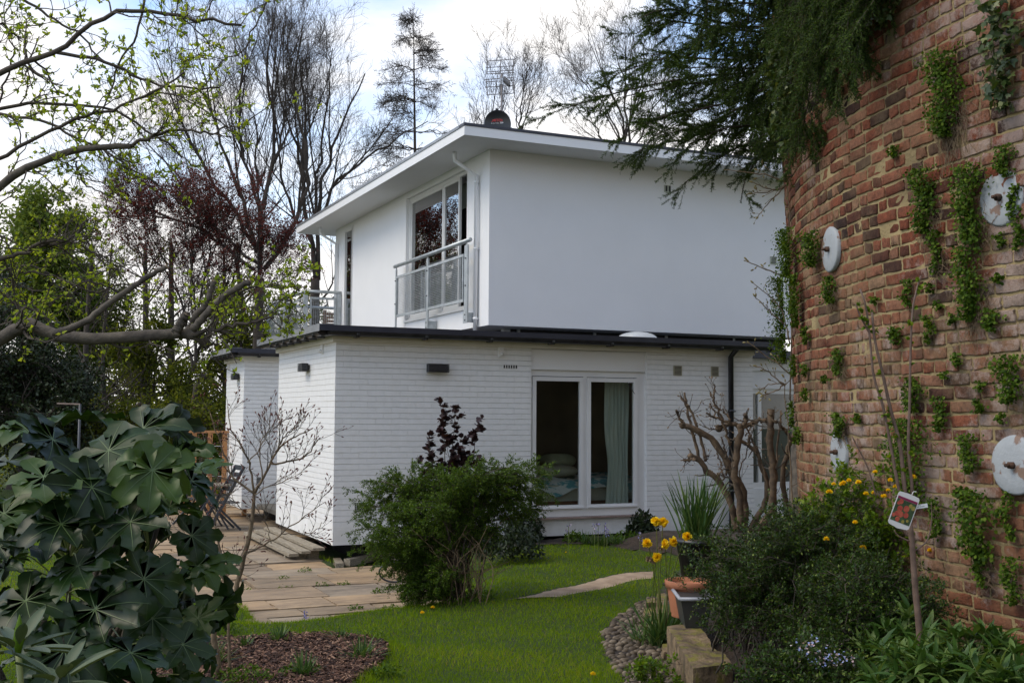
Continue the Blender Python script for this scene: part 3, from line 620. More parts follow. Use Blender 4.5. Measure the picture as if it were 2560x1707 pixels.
def dish():
    t = empty('satellite_dish', label='round black satellite dish with red lettering on the upper roof edge', cat='satellite dish'); dp = 19.0
    c = atd(1243.5, 311, dp); f = nrm(np.array([-c[0] * .9, -c[1], .35])); r = nrm(np.cross(f, [0, 0, 1.0])) ; u = np.cross(r, f); r = -r
    Rr = .223; n = 40; g = G(); V = []; F = []
    rings = [0, .35, .7, .95, 1.0]
    for e, back in ((0, 0), (1, .012)):
        b0 = len(V)
        for q in rings:
            for k in range(n): th = 2 * math.pi * k / n; V.append(c + Rr * q * (r * math.cos(th) + u * math.sin(th) * 1.04) - f * (.05 * (1 - q * q) + back - .05))
        for i in range(len(rings) - 1):
            for k in range(n): a = b0 + i * n + k; b = b0 + i * n + (k + 1) % n; F.append((a, b, b + n, a + n))
    for k in range(n): a = 4 * n + k; b = 4 * n + (k + 1) % n; F.append((a, b, b + 5 * n, a + 5 * n))
    g.add(V, np.array(F)); g.build('reflector', MAT['dish'], t)
    g = G(); ring = [c + Rr * 1.01 * (r * math.cos(a) + u * math.sin(a) * 1.04) for a in np.linspace(0, 2 * math.pi, 41)]; g.tube(ring, .006, 6); g.build('rim', MAT['alu'], t)
    g = G(); g.tube([c - f * .03, c - f * .12 + [0, 0, -.05], (c[0] - f[0] * .12, c[1] - f[1] * .12, 6.08)], .018, 8); g.build('stand', MAT['galv'], t)
    g = G(); e = c + u * .25 ; g.tube([e - f * .02, e + f * .03 - r * .02], .02, 8); g.build('clamp', MAT['black'], t)
    rot = Matrix((( *r, 0), (*u, 0), (*f, 0), (0, 0, 0, 1))).transposed()
    for txt, mat, sz, dx, dy in (('EMITOR', 'red', .062, -.115, .035), ('DIGITAL', 'white', .026, -.105, .0), ('Line', 'white', .04, .045, .012)):
        cu = D.curves.new('lettering', 'FONT'); cu.body = txt; cu.size = sz; cu.extrude = .001
        if txt == 'DIGITAL': cu.space_character = 1.45
        if txt != 'DIGITAL': cu.offset = .0015
        if txt == 'Line': cu.shear = .3
        cu.materials.append(MAT[mat]); o = D.objects.new('lettering', cu); COL.objects.link(o)
        o.matrix_world = Matrix.Translation(Vector(c + f * .012 + r * dx + u * dy)) @ rot @ Matrix.Rotation(.06, 4, 'Z'); mw = o.matrix_world.copy(); bpy.context.view_layer.update(); me = D.meshes.new_from_object(o.evaluated_get(bpy.context.evaluated_depsgraph_get())); D.objects.remove(o); me.transform(mw); o = D.objects.new('lettering', me); COL.objects.link(o); o.parent = t
dish()
sk = empty('skylight_dome', label='clear domed skylight on the lower roof', cat='skylight'); c = onY(1592, 836, 15.7)
g = G(); c = (c[0], 15.7, 2.78)
g.box(c[0] - .30, c[0] + .30, c[1] - .3, c[1] + .3, 2.776, 2.86); g.build('kerb', MAT['alu'], sk, smooth=False)
g = G(); V = []; F = []; n = 24
for i in range(7):
    a = i / 6 * math.pi / 2
    for k in range(n):
        th = 2 * math.pi * k / n; ct, st = math.cos(th), math.sin(th); q = (abs(ct) ** 4 + abs(st) ** 4) ** -.25
        V.append((c[0] + .30 * math.cos(a) * ct * q * .96, c[1] + .3 * math.cos(a) * st * q * .96, 2.86 + .13 * math.sin(a)))
for i in range(6):
    for k in range(n): F.append((i * n + k, i * n + (k + 1) % n, (i + 1) * n + (k + 1) % n, (i + 1) * n + k))
g.add(V, np.array(F)); g.build('dome', MAT['acry'], sk)
rv_ = empty('roof_vent', label='small black vent cap on the lower roof beside the white downpipe', cat='vent cap'); c = onY(1178, 818, 15.2)
g = G(); g.tube([(c[0], 15.2, 2.76), (c[0], 15.2, 2.82)], .04, 12); g.build('pipe', MAT['black'], rv_); g = G(); g.tube([(c[0], 15.2, 2.815), (c[0], 15.2, 2.85)], .06, 14); g.build('cap', MAT['black'], rv_)

# ------------------------------------------------------------------ inside the garden room
def curtain(x0, x1, y, z0, z1, n, amp, label, name='curtain'):
    g = G(); U = np.linspace(0, 1, n * 10); Z = np.linspace(0, 1, 24); V = []
    for zi in Z:
        gath = 1 - .12 * math.exp(-((zi - .35) / .16) ** 2)
        for u in U:
            x = x1 - (x1 - x0) * (1 - u) * gath; V.append((x + .01 * math.sin(7 * zi + 9 * u), y + amp * math.sin(u * n * 2 * math.pi + .35 * math.sin(3 * zi)) * (.7 + .3 * zi), z0 + (z1 - z0) * zi))
    m = len(U); F = [(i * m + j, i * m + j + 1, (i + 1) * m + j + 1, (i + 1) * m + j) for i in range(23) for j in range(m - 1)]
    g.add(V, np.array(F)); o = g.build(name, MAT['curtain'], None); return tag(o, label, 'curtain')
curtain(8.30, 8.70, CY + .36, .10, 2.40, 6, .035, 'pale green curtain hanging inside the right window pane')
curtain(6.92, 7.05, CY + .33, .10, 2.40, 2, .03, 'narrow edge of pale green curtain inside the left window pane')
bed = empty('bed', (7.6, 16.2, 0), 'bed with a blue leaf-patterned duvet seen through the garden window', 'bed')
bz = .50
g = G(); g.box(6.3, 9.3, 15.15, 16.9, .36, .60); g.build('mattress', MAT['sheet'], bed, smooth=False)
g = G(); g.box(6.3, 9.3, 15.18, 16.9, .22, .36); 
for x in (6.6, 8.1, 9.2): g.box(x, x + .07, 15.2, 15.27, .02, .22)
g.build('bed_frame', MAT['wood'], bed, smooth=False)
g = G(); nx, ny = 60, 24; X, Y = np.meshgrid(np.linspace(6.3, 9.3, nx), np.linspace(15.08, 16.9, ny))
Zz = .66 + .04 * np.sin(X * 5.1) * np.cos(Y * 4) + .03 * np.sin(X * 11 + Y * 6) + rng.normal(0, .003, X.shape); e = Y[0, 0]; Zz[0] -= .14 + .03 * np.sin(X[0] * 6); Zz[1] -= .02
i = np.arange(ny - 1)[:, None] * nx + np.arange(nx - 1)[None]; g.add(np.stack([X, Y, Zz], -1).reshape(-1, 3), np.stack([i, i + 1, i + nx + 1, i + nx], -1).reshape(-1, 4)); g.build('duvet', MAT['duvet'], bed)
def pillow(x, y, z, sx, sy, sz, label, mat):
    g = G(); n = 14; V = []
    for i in range(n + 1):
        for j in range(n):
            a = math.pi * i / n; b = 2 * math.pi * j / n; cx = math.sin(a) * math.cos(b); cy_ = math.sin(a) * math.sin(b); p = .6
            V.append((x + sx * math.copysign(abs(cx) ** p, cx), y + sy * math.copysign(abs(cy_) ** p, cy_), z + sz * math.cos(a)))
    F = [(i * n + j, i * n + (j + 1) % n, (i + 1) * n + (j + 1) % n, (i + 1) * n + j) for i in range(n) for j in range(n)]
    g.add(V, np.array(F)); tag(g.build('pillow', mat, None), label, 'pillow', 'pillows on the bed')
pillow(7.85, 15.75, .78, .42, .25, .10, 'grey-green pillow lying low on the bed', MAT['sheet']); pillow(8.1, 16.0, .93, .28, .2, .11, 'olive green pillow on top of the other pillow', MAT['linen'])
# ------------------------------------------------------------------ ground
ZL, ZP = -.12, -.30
def inpoly(x, y, poly):
    x = np.asarray(x); y = np.asarray(y); c = np.zeros(x.shape, bool); n = len(poly)
    for i in range(n):
        x0, y0 = poly[i][:2]; x1, y1 = poly[(i + 1) % n][:2]
        if y0 == y1: continue
        c ^= ((y0 > y) != (y1 > y)) & (x < (x1 - x0) * (y - y0) / (y1 - y0) + x0)
    return c
def distpoly(x, y, poly):
    d = np.full(np.shape(x), 1e9); n = len(poly)
    for i in range(n):
        a = np.array(poly[i][:2], float); b = np.array(poly[(i + 1) % n][:2], float); e = b - a; L2 = (e @ e) + 1e-9
        t = np.clip(((x - a[0]) * e[0] + (y - a[1]) * e[1]) / L2, 0, 1)
        d = np.minimum(d, np.hypot(x - a[0] - t * e[0], y - a[1] - t * e[1]))
    return d
def ZZ(z, *pts): return [tuple(onZ(p[0] * K, p[1] * K, z)[:2]) for p in pts]
PATIO = ZZ(ZP, (598, 1447), (700, 1437), (800, 1422), (965, 1404), (1015, 1385)) + [(5.2, 12.9), (5.0, 13.8), (4.2, 14.05), (3.99, 14.45), (3.99, 17.7), (6.2, 17.8), (6.2, 20.4), (4.6, 20.6), (4.6, 22), (6.2, 22.4), (6.2, 27), (-.6, 27.5)] + ZZ(ZP, (250, 1180), (200, 1322), (485, 1320), (490, 1345), (250, 1348), (250, 1392), (555, 1388))
PATCH = ZZ(ZP, (735, 1328), (860, 1322), (925, 1338), (800, 1345))
MULCH = ZZ(ZL, (300, 1490), (420, 1478), (520, 1470), (640, 1466), (760, 1462), (860, 1476), (893, 1492), (875, 1530), (820, 1568), (760, 1640), (250, 1640))
PATH = ZZ(ZL, (1500, 1311), (1440, 1314), (1380, 1328), (1290, 1350), (1150, 1382), (1290, 1370), (1350, 1358), (1400, 1346), (1450, 1334), (1500, 1327))
PEB = ZZ(ZL, (1385, 1452), (1410, 1425), (1455, 1395), (1490, 1372), (1535, 1372), (1560, 1568), (1520, 1640), (1450, 1600), (1420, 1540), (1392, 1500))
BEDR = ZZ(0.0, (1520, 1318), (1505, 1352), (1512, 1400), (1530, 1440), (1590, 1540)) + [(2.55, 4.0), (2.9, 1.0), (12, 1.0), (12, 13.6), (7.5, 13.6)] + ZZ(0.0, (1590, 1262))
def sstep(a, b, x): t = np.clip((x - a) / (b - a), 0, 1); return t * t * (3 - 2 * t)
def gz(x, y):
    x = np.asarray(x, float); y = np.asarray(y, float)
    z = np.full(np.broadcast(x, y).shape, ZL) + .012 * np.sin(x * 1.7 + .5) * np.cos(y * 1.3) + .006 * np.sin(x * 5 + y * 3.1)
    z += .12 * sstep(7, 3, y) * sstep(-6, 0, x)
    dp = distpoly(x, y, PATIO); ip = inpoly(x, y, PATIO)
    z = np.where(ip, ZP - .045, z * sstep(0, .7, dp) + (ZP + .02) * (1 - sstep(0, .7, dp)))
    hs = ((x > CX + .02) & (x < 10.6) & (y > CY + .05)) | ((x > 4.05) & (x < 5.7) & (y > 14.0) & (y < 15)); z = np.where(hs, -.42, z)
    ib = inpoly(x, y, BEDR); db = distpoly(x, y, BEDR); z = np.where(ib, z + .20 * sstep(0, .45, db), z)
    far = np.hypot(x, y); z = z - sstep(30, 120, far) * 3.0 
    z = np.where((y > 27.5) & ~ip, z - .25 * sstep(27.5, 34, y), z)
    return z
xs = np.unique(np.round(np.concatenate([np.linspace(-600, -30, 20), np.linspace(-30, -4, 30), np.arange(-4, 12, .11), np.linspace(12, 40, 25), np.linspace(40, 600, 18)]), 4))
ys = np.unique(np.round(np.concatenate([np.linspace(-300, -5, 12), np.linspace(-5, 3, 12), np.arange(3, 19, .11), np.linspace(19, 45, 50), np.linspace(45, 900, 30)]), 4))
Xg, Yg = np.meshgrid(xs, ys); Zg = gz(Xg, Yg)
g = G(); i = np.arange(len(ys) - 1)[:, None] * len(xs) + np.arange(len(xs) - 1)[None]
g.add(np.stack([Xg, Yg, Zg], -1).reshape(-1, 3), np.stack([i, i + 1, i + len(xs) + 1, i + len(xs)], -1).reshape(-1, 4))
tag(g.build('lawn', MAT['lawn'], None), kind='structure')
# paving slabs: rows parallel to the garden wall
def patio():
    g = G(); y = 8.6; r = np.random.default_rng(3)
    while y < 27:
        dpt = r.choice([.45, .6, .6, .75, .9]); x = -4.5 + r.uniform(-.4, 0)
        while x < 6.2:
            w = r.choice([.6, .75, .9, 1.1, 1.3]); gp = r.uniform(.006, .016)
            # clip slab against the patio edge by sampling
            cx = x + w / 2; cy = y + dpt / 2
            if (inpoly(cx, cy, PATIO) or inpoly(np.array([x + .1, x + w - .1, x + .1, x + w - .1]), np.array([y + .1, y + .1, y + dpt - .1, y + dpt - .1]), PATIO).sum() >= 2) and not inpoly(cx, cy, PATCH):
                n = 6; u = np.linspace(0, 1, n); U, Vv = np.meshgrid(u, u)
                e = r.normal(0, .004, (n, n, 2)); PX = x + gp + U * (w - 2 * gp) + e[..., 0]; PY = y + gp + Vv * (dpt - 2 * gp) + e[..., 1]
                tz = r.normal(0, .006) + (U - .5) * r.normal(0, .006) + (Vv - .5) * r.normal(0, .006)
                PZ = ZP + tz + r.normal(0, .0016, (n, n)); ed = (np.minimum(np.minimum(U, 1 - U) * w, np.minimum(Vv, 1 - Vv) * dpt) < .001); PZ = PZ - ed * .003
                top = np.stack([PX, PY, PZ], -1).reshape(-1, 3); i = np.arange(n - 1)[:, None] * n + np.arange(n - 1)[None]
                F = np.stack([i, i + 1, i + n + 1, i + n], -1).reshape(-1, 4)
                bd = list(range(n)) + [n * k + n - 1 for k in range(1, n)] + [n * n - 1 - k for k in range(1, n)] + [n * (n - 1 - k) for k in range(1, n - 1)]
                low = top[bd] - [0, 0, .05]; m = len(bd); S = np.array([(bd[k], n * n + k, n * n + (k + 1) % m, bd[(k + 1) % m]) for k in range(m)])
                g.add(np.vstack([top, low]), [F, S], r.random())
            x += w
        y += dpt
    return g.build('patio_paving', MAT['slab'], None, smooth=False)
tag(patio(), kind='structure')
# worn earth path across the lawn
g = G(); n = 40; a = np.array(PATH[:5]); b = np.array(PATH[5:][::-1]); A = resample(np.c_[a, np.zeros(5)], n)[:, :2]; Bq = resample(np.c_[b, np.zeros(len(b))], n)[:, :2]
V = []; m = 5
for k in range(n):
    for j in range(m): p = A[k] + (Bq[k] - A[k]) * j / (m - 1); V.append((p[0], p[1], float(gz(p[0], p[1])) + .012 + rng.normal(0, .002) - (.014 if j in (0, m - 1) else 0)))
i = np.arange(n - 1)[:, None] * m + np.arange(m - 1)[None]; g.add(V, np.stack([i, i + 1, i + m + 1, i + m], -1).reshape(-1, 4)); tag(g.build('path', MAT['earthpath'], None), kind='structure')
def samp(poly, n, seed=1):
    r = np.random.default_rng(seed); P = np.array(poly); lo, hi = P.min(0), P.max(0); out = []
    while sum(map(len, out)) < n:
        q = r.uniform(lo, hi, (n * 2, 2)); out.append(q[inpoly(q[:, 0], q[:, 1], poly)])
    return np.concatenate(out)[:n]
# bark mulch
def sheet(poly, zoff, name, mat, kind='structure', step=.06):
    P = np.array(poly); lo, hi = P.min(0) - .1, P.max(0) + .1; X, Y = np.meshgrid(np.arange(lo[0], hi[0], step), np.arange(lo[1], hi[1], step)); ins = inpoly(X, Y, poly) | (distpoly(X, Y, poly) < .04)
    Z = gz(X, Y) + zoff + rng.normal(0, .004, X.shape); idx = np.arange(X.size).reshape(X.shape); q = ins[:-1, :-1] & ins[1:, :-1] & ins[:-1, 1:] & ins[1:, 1:]
    f = np.stack([idx[:-1, :-1], idx[:-1, 1:], idx[1:, 1:], idx[1:, :-1]], -1)[q]; g = G(); g.add(np.stack([X, Y, Z], -1).reshape(-1, 3), f); return tag(g.build(name, mat, None), kind=kind)
sheet(MULCH, .015, 'flower_bed', MAT['soil']); sheet(BEDR, .012, 'raised_bed', MAT['soil'], step=.12)
SOILW = [(4.9, 14.0), (5.6, 13.75), (6.6, 13.9), (7.6, 13.75), (8.6, 13.6), (10.7, 13.5), (10.7, 14.5), (4.6, 14.5)]
sheet(SOILW, .012, 'border_bed', MAT['soil'])
CHIP = (np.array([(-.5, -.15, 0), (.5, -.12, .03), (.55, .15, 0), (-.5, .16, .04), (-.4, -.1, .12), (.4, -.1, .14), (.42, .1, .13), (-.4, .12, .15)]), np.array([(4, 5, 6, 7), (0, 1, 5, 4), (1, 2, 6, 5), (2, 3, 7, 6), (3, 0, 4, 7)]))
q = samp(MULCH, 16000, 5); z = gz(q[:, 0], q[:, 1]); p = np.c_[q, z + .02 + rng.random(len(q)) * .03]
Y = rv(len(p)); Y[:, 2] *= .35; Xx, Yy, Zz = frame(Y, rv(len(p)) * .5 + [0, 0, 1]); g = G(); g.scatter(CHIP[0], CHIP[1], p, Yy, Xx, Zz, rng.uniform(.015, .05, len(p))); tag(g.build('bark_mulch', MAT['bark'], None, smooth=False), 'brown bark chips covering the flower bed by the patio', 'bark mulch', kind='stuff')
# pebble edging
n = 14; ico = []
for a in range(7):
    for b in range(10): ico.append((math.sin(math.pi * a / 6) * math.cos(2 * math.pi * b / 10), math.sin(math.pi * a / 6) * math.sin(2 * math.pi * b / 10), math.cos(math.pi * a / 6)))
icof = np.array([(a * 10 + b, a * 10 + (b + 1) % 10, a * 10 + 10 + (b + 1) % 10, a * 10 + 10 + b) for a in range(6) for b in range(10)])[:, ::-1]
ico = np.array(ico)
q = samp(PEB, 1500, 9); keep = []
for k in range(len(q)):
    if all((q[k] - q[j]) @ (q[k] - q[j]) >.040 ** 2 for j in keep[-400:]): keep.append(k)
q = q[keep]; z = gz(q[:, 0], q[:, 1]); th = rng.uniform(-.5, .5, len(q)); g = G()
ex = np.stack([np.cos(th), np.sin(th), 0 * th], 1); ey = np.stack([-np.sin(th), np.cos(th), 0 * th], 1); ez = np.tile([0, 0, 1.0], (len(q), 1))
g.scatter(ico, icof, np.c_[q, z + .006], ex * rng.uniform(.9, 1.5, (len(q), 1)), ey * .8, ez * .75, rng.uniform(.02, .037, len(q))); tag(g.build('pebbles', MAT['pebble'], None), 'rounded tan cobbles set along the lawn edge beside the stone blocks', 'pebbles', kind='stuff')
sheet(PEB, .008, 'pebble_bed', MAT['soil'])
# grass
def grass(n, rmin, rmax, name, hmul=1.0, region=None, label='short green lawn grass'):
    r = np.exp(rng.uniform(math.log(rmin), math.log(rmax), n)); a = rng.uniform(math.radians(-14), math.radians(57), n); x = r * np.sin(a); y = r * np.cos(a)
    k = ~inpoly(x, y, PATIO) & ~inpoly(x, y, MULCH) & ~inpoly(x, y, PATH) & ~inpoly(x, y, PEB) & ~inpoly(x, y, BEDR) & ~inpoly(x, y, SOILW) & ~((x > CX) & (y > CY)) | inpoly(x, y, PATCH)
    x, y, r = x[k], y[k], r[k]; z = gz(x, y); n = len(x)
    de = np.minimum(distpoly(x, y, PATIO), distpoly(x, y, MULCH)); clump = (np.sin(x * 3.1 + np.sin(y * 2.3) * 2) * np.cos(y * 2.7 + x) + 1) / 2
    h = rng.uniform(.014, .036, n) * (1 + .5 * clump) * hmul * (1 + 1.0 * (de < .12) * rng.random(n)); wd = .0014 + .00038 * r
    Y = nrm(rng.normal(0, .45, (n, 3)) * [1, 1, 0] + [0, 0, 1]); X = nrm(np.cross(Y, rv(n))); g = G()
    V = np.stack([np.c_[x, y, z] - X * wd[:, None] / 2, np.c_[x, y, z] + X * wd[:, None] / 2, np.c_[x, y, z] + Y * h[:, None]], 1)
    patchy = (np.sin(x * 1.1 + 2 * np.sin(y * .9)) * np.sin(y * 1.4 + 1.5 * np.sin(x * .8)) + 1) / 2; dry = .45 * rng.random(n) + .3 * clump + .25 * patchy + .08 * rng.normal(size=n); dry[rng.random(n) < .03 + .05 * (patchy > .85)] = 1
    g.add(V.reshape(-1, 3), np.arange(3 * n).reshape(-1, 3), np.repeat(np.clip(dry, 0, 1), 3)); tag(g.build(name, MAT['grass'], None, smooth=False), label, 'grass', kind='stuff')
grass(520000, 5.2, 19, 'grass')
# ------------------------------------------------------------------ round brick tower
TCX, TCY = None, None
_c = O_ + F_ * 0
_fh = np.array([math.sin(YAW), math.cos(YAW)]); _rh = np.array([math.cos(YAW), -math.sin(YAW)])
TC = _rh * 8.38 + _fh * 8.09
TR0, FL = 6.16, .046
def TR(z): return TR0 + FL * (z - EYE)
def onT(px, py, push=0.0):
    """point where the sight line of source pixel (px, py) meets the tower; returns point and outward normal"""
    d = ray(px, py); lo = None; t = 3.0
    while t < 16:
        p = O_ + d * t
        if math.hypot(p[0] - TC[0], p[1] - TC[1]) < TR(p[2]): lo = t; break
        t += .02
    if lo is None:
        ts = np.arange(3, 16, .02); pp = O_ + d[None] * ts[:, None]; k = np.argmin(np.hypot(pp[:, 0] - TC[0], pp[:, 1] - TC[1]) - TR(pp[:, 2])); p = pp[k]
    n = np.array([p[0] - TC[0], p[1] - TC[1], 0.0]); n /= np.linalg.norm(n)
    return p + n * push, n
tower = empty('brick_tower', (TC[0], TC[1], 0), 'tall round tower of weathered red brick with iron wall plates at the garden edge', 'tower')
def brickmat():
    m, t, b = newmat('old_red_brick'); L = t.links.new
    a = nd(t, 'ShaderNodeAttribute', attribute_name='rnd')
    r = ramp(t, [(0, (.04, .028, .026)), (.14, (.085, .042, .030)), (.24, (.15, .055, .034)), (.42, (.25, .078, .042)), (.62, (.30, .105, .06)), (.78, (.31, .15, .095)), (.90, (.31, .18, .11)), (1, (.34, .22, .14))]); L(a.outputs['Fac'], r.inputs[0])
    n = noise(t, 13, 10, .82); r2 = ramp(t, [(.30, (.28, .24, .23)), (.48, (.80, .76, .72)), (.68, (1.2, 1.12, 1.05))]); nf = noise(t, 42, 8, .75); nm = nd(t, 'ShaderNodeMath', operation='MULTIPLY_ADD'); nm.inputs[1].default_value = .7; L(nf.outputs[0], nm.inputs[0]); sb = nd(t, 'ShaderNodeMath', operation='SUBTRACT'); sb.inputs[1].default_value = .35; L(n.outputs[0], sb.inputs[0]); L(sb.outputs[0], nm.inputs[2]); L(nm.outputs[0], r2.inputs[0])
    x = nd(t, 'ShaderNodeMixRGB', blend_type='MULTIPLY'); x.inputs[0].default_value = 1; L(r.outputs[0], x.inputs[1]); L(r2.outputs[0], x.inputs[2])
    # large pale and yellow weathering, stronger towards the lower courses
    c = nd(t, 'ShaderNodeTexCoord'); s = nd(t, 'ShaderNodeSeparateXYZ'); L(c.outputs['Object'], s.inputs[0])
    n3 = noise(t, 1.1, 7, .68); mr = nd(t, 'ShaderNodeMapRange'); mr.inputs['From Min'].default_value = 1.0; mr.inputs['From Max'].default_value = 4.2; mr.inputs['To Min'].default_value = .07; mr.inputs['To Max'].default_value = -.10; L(s.outputs[2], mr.inputs[0])
    ad = nd(t, 'ShaderNodeMath', operation='ADD'); L(n3.outputs[0], ad.inputs[0]); L(mr.outputs[0], ad.inputs[1])
    r3 = ramp(t, [(.44, (0, 0, 0)), (.66, (.62, .62, .62))]); L(ad.outputs[0], r3.inputs[0]); x2 = nd(t, 'ShaderNodeMixRGB'); x2.inputs[2].default_value = (.36, .25, .14, 1); L(r3.outputs[0], x2.inputs[0]); L(x.outputs[0], x2.inputs[1])
    n4 = noise(t, 4.3, 9, .78); n5 = noise(t, .8, 3, .5); mu = nd(t, 'ShaderNodeMath', operation='MULTIPLY'); L(n4.outputs[0], mu.inputs[0]); L(n5.outputs[0], mu.inputs[1])
    r4 = ramp(t, [(.262, (0, 0, 0)), (.325, (.7, .7, .7))]); L(mu.outputs[0], r4.inputs[0]); x3 = nd(t, 'ShaderNodeMixRGB'); x3.inputs[2].default_value = (.47, .37, .32, 1); L(r4.outputs[0], x3.inputs[0]); L(x2.outputs[0], x3.inputs[1])
    n6 = noise(t, 2.3, 7, .7); r6 = ramp(t, [(.56, (0, 0, 0)), (.68, (.65, .65, .65))]); L(n6.outputs[0], r6.inputs[0]); x4 = nd(t, 'ShaderNodeMixRGB'); x4.inputs[2].default_value = (.075, .05, .035, 1); L(r6.outputs[0], x4.inputs[0]); L(x3.outputs[0], x4.inputs[1])
    L(x4.outputs[0], b.inputs['Base Color']); b.inputs['Roughness'].default_value = .9; b.inputs['Specular IOR Level'].default_value = .25
    n7 = noise(t, 38, 9, .8); bp = nd(t, 'ShaderNodeBump'); bp.inputs['Distance'].default_value = .022; L(n7.outputs[0], bp.inputs['Height']); L(bp.outputs[0], b.inputs['Normal'])
    return m
MAT['brick'] = brickmat()
MAT['mortar'] = M('yellow_lime_mortar', (.17, .125, .06), (.37, .28, .135), 3, .95, .012, 45, detail=8)
MAT['plate'] = M('flaking_white_iron', (.33, .35, .365), (.20, .13, .095), 9, .6, .004, 30, detail=8, lo=.60, hi=.64)
MAT['rust'] = M('rusted_iron', (.05, .03, .022), (.12, .06, .035), 20, .8, .004, 60, metal=.3)
def tower_bricks():
    r = np.random.default_rng(11); A0, A1 = math.radians(120), math.radians(330)   # arc on the garden side
    CH = .0765; z0 = -.2; rows = int((6.9 - z0) / CH)
    P = []; W = []; Hh = []; An = []; Rn = []
    for k in range(rows):
        z = z0 + k * CH; a = A0 + r.uniform(0, .03); hdr = (k % 2 == 0); streak = r.random() < .2
        while a < A1:
            w = .108 if (r.random() < (.75 if hdr else .25)) else .222
            da = w / TR0; P.append((a + da / 2, z)); W.append(w - .016 + r.normal(0, .003)); Rn.append(np.clip((.17 + .83 * r.beta(1.4, 1.4)) if r.random() > .08 else r.uniform(.05, .16), 0, 1)); a += da
    P = np.array(P); W = np.array(W); Rn = np.array(Rn); N = len(P)
    nx, ny = 7, 5; u = np.array([-1, -.93, -.45, 0, .45, .93, 1]); v = np.array([-1, -.84, 0, .84, 1]); U, V = np.meshgrid(u, v); U = U.ravel(); V = V.ravel()
    edge = np.maximum(np.abs(U), np.abs(V)) > .99; corner = (np.abs(U) > .99) & (np.abs(V) > .99)
    hh = (CH - .016) / 2
    ju = r.normal(0, .0035, (N, nx * ny)); jv = r.normal(0, .0024, (N, nx * ny)); ang = P[:, 0:1] + (U[None] * (W[:, None] / 2) + ju * edge) / TR0
    tilt = r.normal(0, .006, (N, 1)) * U[None]
    zz = P[:, 1:2] + V[None] * hh * (1 - .08 * corner[None]) + jv * edge + tilt * .5 + .006 * np.sin(P[:, 0:1] * 9 + P[:, 1:2] * 2) + .003 * np.sin(P[:, 0:1] * 31)
    dep = r.normal(.005, .0022, (N, 1)) + r.normal(0, .0013, (N, nx * ny)) - edge * r.uniform(.0, .0035, (N, nx * ny)) - corner * .002
    spall = r.random(N) < .10; dep[spall] -= r.uniform(.001, .006, (spall.sum(), 1)) * (1 + .5 * np.sin(U[None] * 3 + r.uniform(0, 6, (spall.sum(), 1))))
    rad = TR(zz) + dep + .02 * np.sin(P[:, 0:1] * 3 + 1) * np.cos(P[:, 1:2] * .9)
    top = np.stack([TC[0] + rad * np.cos(ang), TC[1] + rad * np.sin(ang), zz], -1)
    bd = list(range(nx)) + [nx * k + nx - 1 for k in range(1, ny)] + [nx * ny - 1 - k for k in range(1, nx)] + [nx * (ny - 1 - k) for k in range(1, ny - 1)]
    radb = rad[:, bd] - .035; back = np.stack([TC[0] + radb * np.cos(ang[:, bd]), TC[1] + radb * np.sin(ang[:, bd]), zz[:, bd]], -1); mm = len(bd)
    Vt = np.concatenate([top, back], 1); i = np.arange(ny - 1)[:, None] * nx + np.arange(nx - 1)[None]; F = np.stack([i, i + 1, i + nx + 1, i + nx], -1).reshape(-1, 4)
    S = np.array([(bd[k], nx * ny + k, nx * ny + (k + 1) % mm, bd[(k + 1) % mm]) for k in range(mm)]); FF = np.vstack([F, S]); off = (np.arange(N) * (nx * ny + mm))[:, None, None]
    g = G(); g.add(Vt.reshape(-1, 3), (FF[None] + off).reshape(-1, 4), np.repeat(Rn, nx * ny + mm)); o = g.build('brickwork', MAT['brick'], tower); o['kind'] = 'thing'
    # mortar body, also the plain rear half
    g = G(); na = 220; nzc = 60; th = np.linspace(0, 2 * math.pi, na + 1)[:-1]; zc = np.linspace(-.8, 7.0, nzc); A, Zc = np.meshgrid(th, zc)
    radm = TR(Zc) - .0015 + .02 * np.sin(A * 3 + 1) * np.cos(Zc * .9) + rng.normal(0, .0015, A.shape)
    i = np.arange(nzc - 1)[:, None] * na; j = np.arange(na)[None]; j2 = (j + 1) % na
    g.add(np.stack([TC[0] + radm * np.cos(A), TC[1] + radm * np.sin(A), Zc], -1).reshape(-1, 3), np.stack([i + j, i + j2, i + na + j2, i + na + j], -1).reshape(-1, 4))
    g.add(np.array([(TC[0] + TR(7) * math.cos(a), TC[1] + TR(7) * math.sin(a), 7.0) for a in th]), np.arange(na)[None]); g.build('mortar', MAT['mortar'], tower, smooth=True)
tower_bricks()
def plate(px, py, rad, name='wall_plate'):
    p, n = onT(px * K, py * K, .035); r = nrm(np.cross([0, 0, 1.0], n)); u = np.array([0, 0, 1.0]); g = G(); k = 40; V = []; F = []
    prof = [(0, .0), (.5, .0), (.93, -.002), (1, -.008), (1.0, -.03)]
    for q, d in prof:
        for i in range(k): a = 2 * math.pi * i / k; rr = rad * q * (1 + .012 * math.sin(5 * a + px)); V.append(p + (r * math.cos(a) + u * math.sin(a)) * rr + n * d)
    for s in range(len(prof) - 1):
        for i in range(k): F.append((s * k + i, s * k + (i + 1) % k, (s + 1) * k + (i + 1) % k, (s + 1) * k + i))
    g.add(V, np.array(F)); o = g.build(name, MAT['plate'], tower)
    g = G(); g.tube([p - n * .02, p + n * .025], .02, 6); g.tube([p + n * .02, p + n * .05], .010, 8)
    g.build('bolt', MAT['rust'], o)
plate(1915, 573, .155); plate(1934, 1038, .15); plate(2308, 455, .15); plate(2338, 1068, .155)
